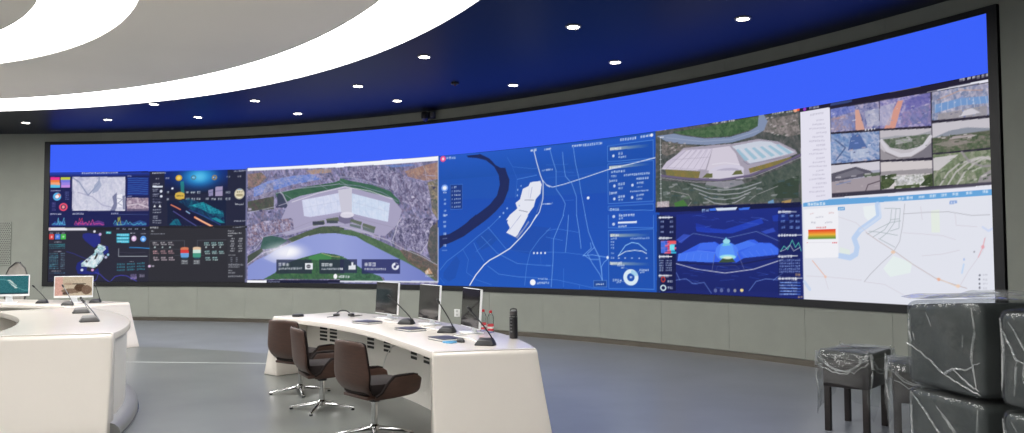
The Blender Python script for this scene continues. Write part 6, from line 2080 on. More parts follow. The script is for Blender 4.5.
def picture_mesh(name, co, colors, mat, parent, label=None):
    """co, colors: ny x nx x 3 arrays; the picture is kept as a colour attribute"""
    ny, nx = co.shape[:2]
    me = bpy.data.meshes.new(name)
    idx = np.arange(ny * nx).reshape(ny, nx)
    q = np.stack([idx[:-1, :-1], idx[:-1, 1:], idx[1:, 1:], idx[1:, :-1]], -1).reshape(-1)
    nf = (ny - 1) * (nx - 1)
    me.vertices.add(ny * nx)
    me.vertices.foreach_set('co', co.reshape(-1).astype(np.float32))
    me.loops.add(nf * 4)
    me.loops.foreach_set('vertex_index', q.astype(np.int32))
    me.polygons.add(nf)
    me.polygons.foreach_set('loop_start', (np.arange(nf) * 4).astype(np.int32))
    me.polygons.foreach_set('loop_total', np.full(nf, 4, np.int32))
    me.update(calc_edges=True)
    at = me.color_attributes.new('picture', 'FLOAT_COLOR', 'POINT')
    lin = np.ones((ny * nx, 4), np.float32)
    lin[:, :3] = srgb(np.clip(colors, 0, 1)).reshape(-1, 3)
    at.data.foreach_set('color', lin.reshape(-1))
    me.materials.append(mat)
    o = bpy.data.objects.new(name, me)
    COL.objects.link(o)
    o.parent = parent
    if label: o['label'] = label
    return o

WINDOWS = [
    (0.0, 2.54, SC_MID, SC_TOP, 0.0155, 'navy dashboard with a pale satellite map and small charts'),
    (0.0, 2.54, SC_Z0, SC_MID, 0.0155, 'dark dashboard with a pale building plan on navy water'),
    (2.54, 5.08, SC_MID, SC_TOP, 0.0155, 'dark dashboard with a teal night city and orange road'),
    (2.54, 5.08, SC_Z0, SC_MID, 0.0155, 'charcoal diagram with two coloured database drums'),
    (5.08, 10.16, SC_Z0, SC_TOP, 0.0145, 'large aerial view of exhibition halls beside a river'),
    (10.16, 15.24, SC_Z0, SC_TOP, 0.0125, 'large blue street map with a white hall outline and side charts'),
    (15.24, 17.78, SC_MID, SC_TOP, 0.011, 'aerial view of pale halls under a green river bend'),
    (15.24, 17.78, SC_Z0, SC_MID, 0.011, 'glowing blue model of the halls on navy'),
    (17.78, 20.32, SC_MID, SC_TOP, 0.0095, 'camera wall of nine pictures beside a white list'),
    (17.78, 20.32, SC_Z0, SC_MID, 0.0095, 'white city map with a pale blue river and traffic bar'),
]
for s0, s1, z0, z1, step, lab in WINDOWS:
    cv = Canvas(s0, s1, z0, z1, step)
    cv.run(SPEC)
    colr = cv.verts()
    ang = A0 + np.linspace(s0, s1, cv.nx) / WR
    zz = np.linspace(z0, z1, cv.ny)
    co = np.zeros((cv.ny, cv.nx, 3))
    co[..., 0] = WC[0] + WR * np.sin(ang)[None, :] - LEDLOC[0]
    co[..., 1] = WC[1] + WR * np.cos(ang)[None, :] - LEDLOC[1]
    co[..., 2] = zz[:, None] - LEDLOC[2]
    picture_mesh('screen_window', co, colr, M_SCREEN, led, lab)

# ------------------------------------------------------------------ things on wall and ceiling
def downlight_proto():
    t = empty('downlight', (0, 0, CEIL))
    g = Geo()
    g.lathe([(0.078, -0.001), (0.078, -0.012), (0.098, -0.012), (0.102, -0.006), (0.102, 0.0)], 28, close=False)
    obj('trim_ring', g, M_TRIMW, t)
    g = Geo()
    g.lathe([(0.0005, -0.004), (0.05, -0.005), (0.078, -0.003), (0.078, 0.0)], 24, close=False)
    obj('lens', g, M_LAMP, t)
    return t
DL_IN = [(-6.93, 15.46), (-4.87, 15.15), (-2.67, 13.86), (-1.29, 11.79), (0.80, 10.24)]
DL_OUT = [(-10.69, 17.58), (-8.71, 17.23), (-6.66, 16.96), (-4.44, 16.58), (-2.18, 15.21), (0.03, 13.83), (1.59, 12.18), (2.89, 9.91)]
ORD = ['first', 'second', 'third', 'fourth', 'fifth', 'sixth', 'seventh', 'eighth']
dl0 = downlight_proto()
first = True
for row, pts, where in (('inner', DL_IN, 'in the row beside the luminous ring'), ('outer', DL_OUT, 'in the row along the screen wall')):
    for k, (x, y) in enumerate(pts):
        o = dl0 if first else copy_tree(dl0)
        first = False
        o.location = (x, y, CEIL)
        tag(o, 'small round lit downlight, %s from the left %s' % (ORD[k], where), 'ceiling light', 'downlights in the navy ceiling')

t = empty('smoke_detector', (-0.967, 13.65, CEIL), 'small round detector on the navy ceiling between the downlight rows', 'detector')
g = Geo(); g.lathe([(0.07, 0.0), (0.07, -0.02), (0.05, -0.035), (0.001, -0.036)], 20, close=False); obj('housing', g, M_GREYPL, t)
g = Geo(); g.lathe([(0.02, -0.034), (0.018, -0.05), (0.001, -0.052)], 12, close=False); obj('sensor', g, material('dull_red_lens', rgb(140, 70, 76), 0.4, var=0.1), t)

a = A0 + 10.033 / WR
cx, cy = wall(10.033, WR - 0.085)
t = empty('security_camera', (cx, cy, 4.272), 'small black surveillance camera on the strip above the video wall', 'camera', rz=-a)
g = Geo(); g.box((0, 0.045, 0.08), (0.12, 0.10, 0.13)); obj('mount', g, M_BLACK, t, bevel=0.01)
g = Geo(); g.lathe([(0.075, 0.0), (0.082, 0.03), (0.082, 0.12), (0.07, 0.14)], 20, c=(-0.08, -0.07, 0.0)); obj('housing', g, M_BLACK, t)
g = Geo(); g.lathe([(0.05, 0.0), (0.055, 0.04), (0.055, 0.1)], 20, c=(0.1, -0.06, 0.02)); obj('housing', g, M_GREYPL, t, label='smaller side unit')
g = Geo(); g.lathe([(0.001, -0.055), (0.03, -0.045), (0.05, -0.02), (0.055, 0.0)], 18, c=(-0.08, -0.07, 0.0), close=False); obj('dome_lens', g, material('camera_dome', rgb(60, 60, 110), 0.1, var=0.1), t)

a = A0 + 10.639 / WR
cx, cy = wall(10.639, WR + 0.011)
t = empty('wall_outlet', (cx, cy, 0.367), 'white double socket plate low on the wall under the blue street map', 'outlet', rz=-a)
g = Geo(); g.box((0, -0.006, 0), (0.14, 0.012, 0.15)); obj('plate', g, M_OUTLET, t, bevel=0.004)
for dz in (-0.035, 0.035):
    g = Geo(); g.box((0, -0.0135, dz), (0.05, 0.003, 0.04)); obj('socket', g, M_SOCKET, t)

# perforated loudspeaker panel in the wall left of the screen
s0, s1, z0, z1 = -2.10, -0.90, 1.31, 2.34
sc = -1.5
a = A0 + sc / WR
cx, cy = wall(sc, WR + 0.006)
rot = Matrix.Translation((cx, cy, z0)) @ Matrix.Rotation(-a, 4, 'Z')
def placed(g):
    g.v = [tuple(rot @ Vector(p)) for p in g.v]
    return g
g = Geo(); g.box((0, -0.016, (z1 - z0) / 2), (s1 - s0, 0.03, z1 - z0))
pp = obj('perforated_panel', placed(g), M_WALL, wb, bevel=0.004, label='perforated loudspeaker panel left of the screen')
g = Geo()
for i in range(27):
    for j in range(23):
        x = -0.57 + i * 0.0435 + (0.0217 if j % 2 else 0)
        if x > 0.585: continue
        z = 0.04 + j * 0.0435
        g.add([(x + 0.012 * math.cos(q * PI / 3), -0.0325, z + 0.012 * math.sin(q * PI / 3)) for q in range(6)], [tuple(range(6))])
obj('perforation', placed(g), M_DARK, pp, kind='stuff', smooth=False)

# ------------------------------------------------------------------ curved consoles
def console(c, r_in, r_out, a0, a1, label, flare0=0.2, flare1=0.16, rad_flare=0.1, r_panel=0.45, vents=(), plinth=None, group=None, taper=(0, 0), H=0.75):
    """arc-shaped console: worktop, modesty panel with vents, outer panel, waterfall end panels, plinth; angles from +x"""
    mid = (a0 + a1) / 2
    bx, by = pol(c, (r_in + r_out) / 2, mid)
    loc = (bx, by, 0)
    t = empty('console_desk', loc, label, 'desk', group)
    TH = 0.06
    def tp(a):
        k = max(0.0, 1 - (a - a0) / math.radians(9)) ** 1.5
        return taper[0] * k, taper[1] * k
    n = max(24, int((a1 - a0) / math.radians(1.0)))
    A = np.linspace(a0, a1, n + 1)
    e = 0.022
    def top_profile():
        return [(r_in, H - TH), (r_in, H - e), (r_in + e * 0.3, H - e * 0.3), (r_in + e, H), (r_out - e, H), (r_out - e * 0.3, H - e * 0.3), (r_out, H - e), (r_out, H - TH)]
    g = Geo()
    g.loops([[pol(c, r + tp(a)[0 if i < 4 else 1], a) + (z,) for i, (r, z) in enumerate(top_profile())] for a in A])
    obj('worktop', g, M_WHITE, t, loc=loc)
    # modesty panel set back under the top
    rp = r_in + r_panel
    g = Geo()
    inset = 0.09 / r_in
    B = np.linspace(a0 + inset, a1 - inset, n + 1)
    g.loops([[pol(c, r, a) + (z,) for r, z in ((rp - 0.0, 0), (rp + 0.03, 0), (rp + 0.03, H - TH), (rp, H - TH))] for a in B])
    mp = obj('modesty_panel', g, M_WHITE2, t, loc=loc)
    for va in vents:
        for j in range(4):
            z = H - 0.155 - j * 0.046
            w = 0.085 / rp
            g = Geo()
            g.loops([[pol(c, r, a) + (zz,) for r, zz in ((rp - 0.003, z - 0.014), (rp + 0.01, z - 0.014), (rp + 0.01, z + 0.014), (rp - 0.003, z + 0.014))] for a in np.linspace(va - w, va + w, 4)])
            obj('vent_slot', g, M_DARK, mp, loc=loc)
    # outer panel
    g = Geo()
    g.loops([[pol(c, r + tp(a)[1], a) + (z,) for r, z in ((r_out - 0.07 + rad_flare, 0), (r_out - 0.04 + rad_flare, 0), (r_out - 0.03, H - TH), (r_out - 0.06, H - TH))] for a in B])
    obj('outer_panel', g, M_WHITE2, t, loc=loc)
    # waterfall ends
    for a, sg, fl in ((a0, -1, flare1), (a1, 1, flare0)):
        if fl is None: continue
        er = np.array([math.cos(a), math.sin(a)])
        et = np.array([-math.sin(a), math.cos(a)]) * sg
        # outline in (t, z), t outwards from the end of the arc
        k = 0.05
        pr = [(-0.09, 0.0), (-0.09, H - TH), (-0.09, H - 0.0005), (-0.05, H + 0.0005)]
        for q in range(0, 7):
            th = PI / 2 * q / 6
            pr.append((-0.03 + k * math.sin(th), H - k + k * math.cos(th) + 0.0005))
        for q in range(1, 7):
            z = (H - k) * (1 - q / 6)
            pr.append((0.02 + (fl - 0.02) * (q / 6) ** 1.2, z))
        L = []
        m = 12
        for i in range(m + 1):
            u = i / m
            lp = []
            for tt, z in pr:
                lo = 1 - z / H
                ri_, ro_ = r_in + tp(a)[0], r_out + tp(a)[1]
                r = (ri_ - 0.0005) + (ro_ + 0.001 + rad_flare * lo - ri_) * u
                p = np.array(c) + er * r + et * tt
                lp.append((p[0], p[1], z))
            L.append(lp)
        g = Geo(); g.loops(L)
        obj('end_panel', g, M_WHITE, t, loc=loc, bevel=0.012, angle=50)
    if plinth:
        p0, p1, fn = plinth
        g = Geo()
        AA = np.linspace(p0, p1, 40)
        pr = [(-0.30, 0.03), (0.0, 0.03), (0.0, 0.055), (-0.012, 0.085), (-0.045, 0.115), (-0.10, 0.135), (-0.30, 0.14)]
        g.loops([[pol(c, fn(a) + dr, a) + (z,) for dr, z in pr] for a in AA])
        pl = obj('plinth', g, M_PLINTH, t, loc=loc)
        g = Geo()
        g.loops([[pol(c, fn(a) + dr, a) + (z,) for dr, z in ((-0.2, 0.0), (-0.01, 0.0), (0.008, 0.008), (0.008, 0.026), (-0.2, 0.03))] for a in AA])
        obj('chrome_strip', g, M_CHROME, pl, loc=loc)
    return t

D1 = (-8.0, 4.75)
V1 = [math.radians(x) for x in (45.0, 43.3, 36.6, 33.5, 28.1, 25.4)]
console(D1, 7.45, 8.57, math.radians(13.9), math.radians(48.5), 'long curved white console with three chairs drawn up to its inner side', vents=V1, taper=(0.12, -0.12))
N1 = (-10.05, 5.28)
console(N1, 5.82, 6.83, math.radians(13.8), math.radians(48.0), 'curved white console nearest the camera, with grey metal plinth', flare0=0.1, flare1=0.17, rad_flare=0.0,
        vents=[math.radians(x) for x in (24, 27, 32, 35, 40, 43)], H=0.88,
        plinth=(math.radians(13.5), math.radians(46), lambda a: 6.91))
B1 = (-10.74, 6.17)
console(B1, 7.45, 8.57, math.radians(60.0), math.radians(112.0), 'farthest curved white console, carrying the two lit monitors', flare1=0.16)

# ------------------------------------------------------------------ chairs
def chair_proto():
    t = empty('swivel_chair', (0, 0, 0))
    # back shell: forward is +y
    P = []
    for v in np.linspace(0, 1, 9):
        row = []
        hw = 0.18 + 0.115 * min(1, v * 2.6) - 0.055 * max(0, v - 0.4) / 0.6
        z = 0.33 + 0.49 * v
        y0 = -0.10 - 0.13 * min(1, (v / 0.22)) ** 0.8 - 0.07 * v
        for u in np.linspace(-1, 1, 9):
            row.append((hw * u, y0 + 0.055 * u * u * (0.4 + 0.6 * v), z + 0.012 * (1 - u * u) * (v > 0.99)))
        P.append(row)
    g = Geo(); g.grid(P)
    sh = obj('back_shell', g, M_BROWN, t, solid=0.022, sub=1)
    Q = [[(p[0] * 0.93, p[1] + 0.026, p[2] + (0.01 if i else 0.05) - 0.012 * (i == 8)) for p in r] for i, r in enumerate(P)]
    g = Geo(); g.grid(Q)
    obj('back_cushion', g, M_BROWND, t, solid=0.03, sub=1, label='dark padded inner face')
    # seat cushion
    L = []
    for z, k in ((0.37, 0.86), (0.385, 0.98), (0.43, 1.0), (0.465, 0.95), (0.478, 0.8)):
        L.append([(0.235 * k * (1 if abs(math.cos(a)) > 1e-9 else 0) * np.sign(math.cos(a)) * abs(math.cos(a)) ** 0.45,
                   0.03 + 0.245 * k * np.sign(math.sin(a)) * abs(math.sin(a)) ** 0.45, z) for a in np.linspace(0, 2 * PI, 28, endpoint=False)])
    g = Geo(); g.loops(L)
    obj('seat', g, M_BROWND, t)
    g = Geo(); g.box((0, 0.02, 0.355), (0.40, 0.42, 0.03)); obj('seat_pan', g, M_BROWN, t, bevel=0.01)
    # arm wings
    for sd in (-1, 1):
        P = []
        for w in np.linspace(0, 1, 6):
            row = []
            for u in np.linspace(0, 1, 10):
                y = -0.13 + 0.43 * u
                zb = 0.335 + 0.025 * u
                rise = min(1, max(0, (u - 0.02) / 0.34))
                zt = 0.37 + 0.165 * (rise * rise * (3 - 2 * rise))
                k = max(0.0, (u - 0.8) / 0.2) ** 2
                zt -= 0.045 * k; zb += 0.03 * k
                x = sd * (0.20 + 0.04 * min(1, u * 3) + 0.035 * w + 0.02 * math.sin(PI * u))
                row.append((x, y, zb + (zt - zb) * w))
            P.append(row)
        g = Geo(); g.grid(P)
        wg = obj('armrest', g, M_BROWN, t, solid=0.022, sub=1)
        g = Geo()
        g.tube([(p[0] - sd * 0.004, p[1], p[2] - 0.002) for p in P[-1][:-1]], [0.013] * 7 + [0.011, 0.006], 8)
        obj('arm_pad', g, M_BROWND, wg, label='dark edge padding')
    g = Geo(); g.lathe([(0.045, 0.29), (0.05, 0.31), (0.06, 0.345)], 20); obj('seat_hub', g, M_BLACK, t)
    g = Geo(); g.lathe([(0.026, 0.05), (0.026, 0.30)], 18); obj('column', g, M_CHROME, t)
    g = Geo(); g.lathe([(0.02, 0.035), (0.05, 0.05), (0.045, 0.085), (0.028, 0.10)], 18); obj('base_hub', g, M_CHROME, t)
    for k in range(4):
        a = PI / 4 + k * PI / 2 + 0.2
        ca, sa = math.cos(a), math.sin(a)
        def q(r, w, z): return (r * ca - w * sa, r * sa + w * ca, z)
        L = [[q(r, -w, z - h), q(r, w, z - h), q(r, w * 0.6, z), q(r, -w * 0.6, z)] for r, w, z, h in ((0.03, 0.026, 0.085, 0.035), (0.18, 0.022, 0.06, 0.025), (0.33, 0.016, 0.03, 0.016))]
        g = Geo(); g.loops(L)
        lg = obj('leg', g, M_CHROME, t, bevel=0.003)
        g = Geo(); g.lathe([(0.016, 0.0), (0.018, 0.012), (0.01, 0.018)], 10, c=q(0.315, 0, 0)); obj('glide', g, M_BLACK, lg)
    return t
CH = [((-1.18, 6.93), 41, 'brown leather swivel chair nearest the camera, beside the near end of the long console'),
      ((-1.90, 8.08), 28, 'brown leather swivel chair in the middle of the three, seen almost from the side'),
      ((-2.37, 9.05), 54, 'brown leather swivel chair farthest of the three, showing its broad back')]
ch0 = chair_proto()
for k, ((x, y), deg, lab) in enumerate(CH):
    o = ch0 if k == 0 else copy_tree(ch0)
    o.location = (x, y, 0)
    o.rotation_euler = (0, 0, math.radians(deg - 90))
    tag(o, lab, 'chair', 'brown swivel chairs at the long console')

# ------------------------------------------------------------------ all-in-one monitors
TOP = 0.7505
def monitor(x, y, face, label, w=0.56, h=0.34, zc=1.015, pic=None, group=None, tilt=0.06):
    """face: direction the screen looks, in plan; local -y is the front"""
    t = empty('monitor', (x, y, TOP), label, 'monitor', group, rz=math.atan2(face[1], face[0]) + PI / 2)
    zz = zc - TOP
    ct, st = math.cos(tilt), math.sin(tilt)
    def tr(px, py, pz):
        return (px, py * ct + pz * st, zz + pz * ct - py * st)
    def slab(hw, z0, z1, y0, y1):
        c = [(-hw, y0, z0), (hw, y0, z0), (hw, y1, z0), (-hw, y1, z0), (-hw, y0, z1), (hw, y0, z1), (hw, y1, z1), (-hw, y1, z1)]
        return Geo().add([tr(*p) for p in c], [(3, 2, 1, 0), (4, 5, 6, 7), (0, 1, 5, 4), (1, 2, 6, 5), (2, 3, 7, 6), (3, 0, 4, 7)])
    obj('housing', slab(w / 2, -h / 2 - (0.012 if pic is None else 0.03), h / 2, -0.005, 0.022), M_BEZEL, t, bevel=0.006)
    if pic is None:
        obj('screen', slab(w / 2 - 0.003, -h / 2 - 0.004, h / 2 - 0.005, -0.0065, -0.0045), M_GLASS, t)
    else:
        nx, ny = 56, 34
        gx = np.linspace(-w / 2 + 0.014, w / 2 - 0.014, nx)
        gz = np.linspace(-h / 2 + 0.006, h / 2 - 0.014, ny)
        co = np.array([[tr(px, -0.0062, pz) for px in gx] for pz in gz])
        picture_mesh('screen', co, pic(nx, ny), M_SCREEN, t)
    g = Geo(); g.loops([[(sx * k, yy, z) for sx, yy in ((-0.05, 0.03), (0.05, 0.03), (0.05, 0.045), (-0.05, 0.045))] for k, z in ((1.3, 0.008), (1.0, 0.06), (0.9, zz - 0.02))])
    obj('stand', g, M_BEZEL, t, bevel=0.004)
    g = Geo(); g.box((0, 0.0, 0.005), (0.24, 0.19, 0.01)); obj('foot', g, M_BEZEL, t, bevel=0.004)
    return t
for deg, lab in ((39.0, 'white all-in-one monitor with dark screen, farthest of three on the long console'),
                 (31.7, 'white all-in-one monitor with dark screen, middle of three on the long console'),
                 (24.0, 'white all-in-one monitor with dark screen, beside the two water bottles')):
    a = math.radians(deg)
    x, y = pol(D1, 8.3, a)
    monitor(x, y, (-math.cos(a - 0.05), -math.sin(a - 0.05)), lab, w=0.57, h=0.38, zc=1.005, group='dark monitors on the long console')

def pic_photo(nx, ny):
    im = np.zeros((ny, nx, 3)); im[:] = hexs('c9b8a0')
    v = np.linspace(0, 1, ny)[:, None]; u = np.linspace(0, 1, nx)[None, :]
    n = RNG.rand(ny, nx) * 0.1
    im[:] = np.where((u < 0.2)[..., None] & np.ones((ny, 1, 1), bool), hexs('d8aa9c'), im)
    def blob(cu, cv_, ru, rv, c):
        m = ((u - cu) / ru) ** 2 + ((v - cv_) / rv) ** 2 < 1
        im[m] = hexs(c)
    blob(0.45, 0.25, 0.28, 0.13, '8a7564'); blob(0.68, 0.42, 0.16, 0.2, '5b4636'); blob(0.85, 0.3, 0.14, 0.25, '7d6656'); blob(0.55, 0.62, 0.3, 0.04, '6e6458'); blob(0.35, 0.62, 0.12, 0.07, 'b09a86'); blob(0.3, 0.12, 0.1, 0.08, '5d4a44')
    return im - n[..., None] + 0.03
def pic_teal(nx, ny):
    im = np.zeros((ny, nx, 3)); im[:] = hexs('2f6a72')
    v = np.linspace(0, 1, ny)[:, None]; u = np.linspace(0, 1, nx)[None, :]
    im += 0.10 * (RNG.rand(ny, nx, 1) - 0.5)
    im[(np.abs((u - 0.62) + 0.5 * (v - 0.5)) < 0.05) & (np.abs(v - 0.55) < 0.22)] = hexs('c4d6d2')
    im[np.broadcast_to((np.abs(v - 0.5 - 0.3 * np.sin(u * 5)) < 0.03), (ny, nx))] = hexs('4d8c90')
    im[np.broadcast_to(v < 0.08, (ny, nx))] = hexs('24444e')
    return im
monitor(-7.30, 13.42, (0.35, -0.94), 'white monitor showing a beige and brown picture, in front of the video wall corner', w=0.58, h=0.33, zc=1.03, pic=pic_photo, group='lit monitors on the farthest console')
monitor(-8.46, 13.55, (0.4, -0.92), 'white monitor showing a teal picture, at the left edge of the view', w=0.60, h=0.33, zc=1.05, pic=pic_teal, group='lit monitors on the farthest console')

# ------------------------------------------------------------------ gooseneck microphones
def microphone(x, y, rz, lean, label, mat=M_BLACK, rise=0.25, group='gooseneck microphones', z=0.7505):
    """lean: plan vector from stem foot to tip"""
    t = empty('gooseneck_microphone', (x, y, z), label, 'microphone', group, rz=rz)
    g = Geo()
    L = [[(sx * k, yy * k2 , z) for sx, yy in ((-0.085, -0.06), (0.085, -0.06), (0.095, 0.0), (0.085, 0.06), (-0.085, 0.06), (-0.095, 0.0))] for z, k, k2 in ((0.0, 1, 1), (0.012, 1.0, 1.0), (0.045, 0.72, 0.7))]
    for p in range(len(L[2])):
        a_, b_, c_ = L[2][p]
        L[2][p] = (a_, b_, c_ + 0.02 * (1 if b_ > 0.02 else 0))
    g.loops(L); obj('base', g, mat, t, bevel=0.006)
    c, s = math.cos(-rz), math.sin(-rz)
    lx, ly = lean[0] * c - lean[1] * s, lean[0] * s + lean[1] * c
    f = (0.06, 0.02, 0.05)
    pts = [(f[0] + lx * u ** 1.15, f[1] + ly * u ** 1.15, f[2] + rise * u) for u in np.linspace(0, 1, 8)]
    g = Geo(); g.tube(pts, 0.006, 8); obj('gooseneck', g, mat if mat is M_BLACK else M_SILVER, t)
    p, q = Vector(pts[-2]), Vector(pts[-1])
    d = (q - p).normalized()
    g = Geo(); g.tube([q - d * 0.01, q, q + d * 0.035, q + d * 0.045], [0.007, 0.0135, 0.0135, 0.006], 10); obj('capsule', g, M_BLACK, t)
    return t
microphone(-0.235, 7.02, -0.2, (-0.19, -0.02), 'black gooseneck microphone beside the bottles at the near end of the long console')
microphone(-0.66, 8.14, -0.3, (-0.14, -0.02), 'black gooseneck microphone second from the near end of the long console')
microphone(-1.20, 9.14, -0.4, (-0.24, -0.02), 'black gooseneck microphone by the farthest dark monitor on the long console')
microphone(-4.22, 8.06, 0.5, (-0.15, 0.05), 'grey gooseneck microphone nearest the camera on the plinth console', M_GREYPL, 0.14, z=0.8805)
microphone(-4.94, 9.25, 0.5, (-0.10, 0.07), 'grey gooseneck microphone second on the plinth console', M_GREYPL, 0.10, z=0.8805)
microphone(-7.03, 12.75, 0.3, (-0.15, 0.02), 'grey gooseneck microphone in front of the beige lit monitor', M_GREYPL, 0.24)
microphone(-6.95, 13.45, 0.2, (-0.08, 0.0), 'dark gooseneck microphone to the right of the beige lit monitor', M_BLACK, 0.25)
microphone(-7.75, 13.30, 0.2, (-0.21, 0.0), 'dark gooseneck microphone between the two lit monitors', M_BLACK, 0.22)
microphone(-8.33, 12.95, 0.2, (-0.02, 0.05), 'dark gooseneck microphone in front of the teal lit monitor', M_GREYPL, 0.1)

# ------------------------------------------------------------------ desk clutter
def notebook(x, y, rz, label, extra=False):
    t = empty('leather_notebook', (x, y, TOP), label, 'notebook', 'navy notebooks on the long console', rz=rz)
    g = Geo(); g.box((0, 0, 0.003), (0.30, 0.21, 0.006)); obj('cover', g, M_NAVY, t, bevel=0.002)
    g = Geo(); g.box((0.004, 0, 0.0125), (0.285, 0.20, 0.013)); obj('pages', g, M_OUTLET, t)
    g = Geo(); g.box((0, 0, 0.022), (0.30, 0.21, 0.006)); obj('cover', g, M_NAVY, t, bevel=0.002)
    return t
notebook(-1.67, 9.28, -0.75, 'navy leather notebook beside the black headset')
notebook(-1.06, 8.40, -0.9, 'navy leather notebook lying between the two other notebooks')
notebook(-0.62, 7.46, -1.0, 'navy leather notebook with a light blue strap lying by it')
g = Geo()
g.tube([(-0.56 + 0.05 * math.cos(u) * (1 + 0.3 * math.sin(3 * u)), 7.20 + 0.045 * math.sin(u), TOP + 0.008) for u in np.linspace(0, 6.2, 26)], 0.008, 6)
g.box((-0.57, 7.2, TOP + 0.008), (0.06, 0.03, 0.016), 0.4)
obj('lanyard', g, M_CYAN, label='small light blue lanyard bundle on the white console', cat='lanyard', loc=(-0.56, 7.2, TOP))
t = empty('computer_mouse', (-0.465, 7.26, TOP), 'black computer mouse on the white console beside the lanyard', 'mouse', rz=0.6)
g = Geo(); g.loops([[(0.032 * k * math.cos(a), 0.055 * k * math.sin(a), z) for a in np.linspace(0, 2 * PI, 20, endpoint=False)] for z, k in ((0, 0.95), (0.012, 1), (0.026, 0.8), (0.034, 0.4))])
obj('body', g, M_BLACK, t)
g = Geo(); g.lathe([(0.006, -0.004), (0.006, 0.004)], 10, c=(0, 0.03, 0.031)); obj('scroll_wheel', g, M_GREYPL, t)

t = empty('headset', (-2.12, 10.15, TOP), 'black headset with coiled cable lying on the far part of the long console', 'headset', rz=0.3)
g = Geo(); g.tube([(0.09 * math.cos(u), 0.10 * math.sin(u), 0.02 + 0.06 * math.sin(u)) for u in np.linspace(0, PI, 14)], 0.009, 8); obj('headband', g, M_BLACK, t)
for sd in (-1, 1):
    g = Geo(); g.lathe([(0.03, -0.012), (0.042, -0.006), (0.042, 0.014), (0.025, 0.024)], 16, c=(sd * 0.09, 0, 0.026)); obj('ear_cup', g, M_BLACK, t)
g = Geo(); g.tube([(-0.09, 0, 0.02), (-0.15, -0.05, 0.015), (-0.21, -0.06, 0.012)], 0.005, 6); obj('microphone_boom', g, M_BLACK, t)
g = Geo(); g.tube([(0.10 + 0.004 * u + 0.035 * math.cos(u), 0.02 + 0.035 * math.sin(u), 0.007 + 0.0005 * u) for u in np.linspace(0, 26, 90)], 0.004, 5); obj('cable', g, M_GREYPL, t)
g = Geo(); g.lathe([(0.07, 0.0), (0.075, 0.01), (0.07, 0.03), (0.04, 0.036)], 22)
o = obj('conference_speaker', g, M_BLACK, label='flat round black speaker puck near the far end of the long console', cat='speaker'); o.location = (-2.73, 10.28, TOP)

for k, (x, y, lab) in enumerate(((-0.30, 8.30, 'clear water bottle with red cap, touching the near dark monitor'), (-0.22, 8.14, 'clear water bottle with red cap, on the side of the black flask'))):
    t = empty('water_bottle', (x, y, TOP), lab, 'bottle', 'water bottles on the long console')
    g = Geo(); g.lathe([(0.028, 0.0), (0.032, 0.008), (0.031, 0.10), (0.032, 0.15), (0.024, 0.175), (0.013, 0.19), (0.013, 0.2)], 20); obj('body', g, M_CLEAR, t)
    g = Geo(); g.lathe([(0.0325, 0.02), (0.0325, 0.085)], 20, close=False); obj('label', g, M_LABEL, t, label='red and white paper label')
    g = Geo(); g.lathe([(0.0328, 0.04), (0.0328, 0.06)], 20, close=False); obj('label_stripe', g, M_OUTLET, t)
    g = Geo(); g.lathe([(0.0155, 0.196), (0.0155, 0.218), (0.012, 0.221)], 16); obj('cap', g, M_RED, t)
x, y = 0.01, 7.58
t = empty('vacuum_flask', (x, y, TOP), 'tall black vacuum flask standing on the outer edge of the long console', 'flask')
g = Geo(); g.lathe([(0.036, 0.0), (0.039, 0.006), (0.039, 0.205), (0.034, 0.222)], 24); obj('body', g, M_BLACK, t)
g = Geo(); g.lathe([(0.035, 0.218), (0.037, 0.225), (0.037, 0.252), (0.03, 0.258)], 24); obj('lid', g, M_GREYPL, t)
g = Geo(); g.tube([(-0.03, 0, 0.25), (-0.025, 0, 0.272), (0.0, 0, 0.278), (0.025, 0, 0.272), (0.03, 0, 0.25)], 0.006, 8); obj('carry_loop', g, M_BLACK, t)
g = Geo(); g.lathe([(0.0395, 0.200), (0.0395, 0.208)], 24, close=False); obj('steel_band', g, M_CHROME, t)
for k in range(5):
    g = Geo(); g.box((-0.022, -0.0335, 0.185 - k * 0.03), (0.016 if k % 2 else 0.024, 0.003, 0.012), -0.55); obj('print', g, M_SILVER, t)

def cable(pts, label):
    g = Geo()
    P = [np.array(p, float) for p in pts]
    out = []
    for i in range(len(P) - 1):
        p0, p1, p2, p3 = P[max(i - 1, 0)], P[i], P[i + 1], P[min(i + 2, len(P) - 1)]
        for u in np.linspace(0, 1, 8, endpoint=False):
            out.append(0.5 * (2 * p1 + (p2 - p0) * u + (2 * p0 - 5 * p1 + 4 * p2 - p3) * u * u + (3 * p1 - p0 - 3 * p2 + p3) * u ** 3))
    out.append(P[-1])
    g.tube(out, 0.006, 6)
    obj('cable', g, M_CABLE, label=label, cat='cable', loc=tuple(P[0]))
zc = TOP + 0.006
cable([(-1.42, 9.75, zc), (-1.5, 9.5, zc), (-1.36, 9.3, zc), (-1.22, 9.23, zc)], 'white cable running from the farthest dark monitor')
cable([(-0.86, 8.95, zc), (-0.98, 8.75, zc), (-0.86, 8.5, zc), (-0.72, 8.3, zc)], 'white cable running from the middle dark monitor')
cable([(-0.44, 7.95, zc), (-0.56, 7.75, zc), (-0.4, 7.5, zc), (-0.3, 7.15, zc)], 'white cable running to the microphone at the near end')
# cable hanging from the modesty panel behind the nearest chair
a = math.radians(31.0)
p = pol(D1, 7.885, a)
cable([(p[0], p[1], 0.56), (p[0] - 0.08, p[1] - 0.06, 0.52), (p[0] - 0.14, p[1] - 0.12, 0.35), (p[0] - 0.12, p[1] - 0.1, 0.006)], 'pale cable drooping under the long console to the floor')

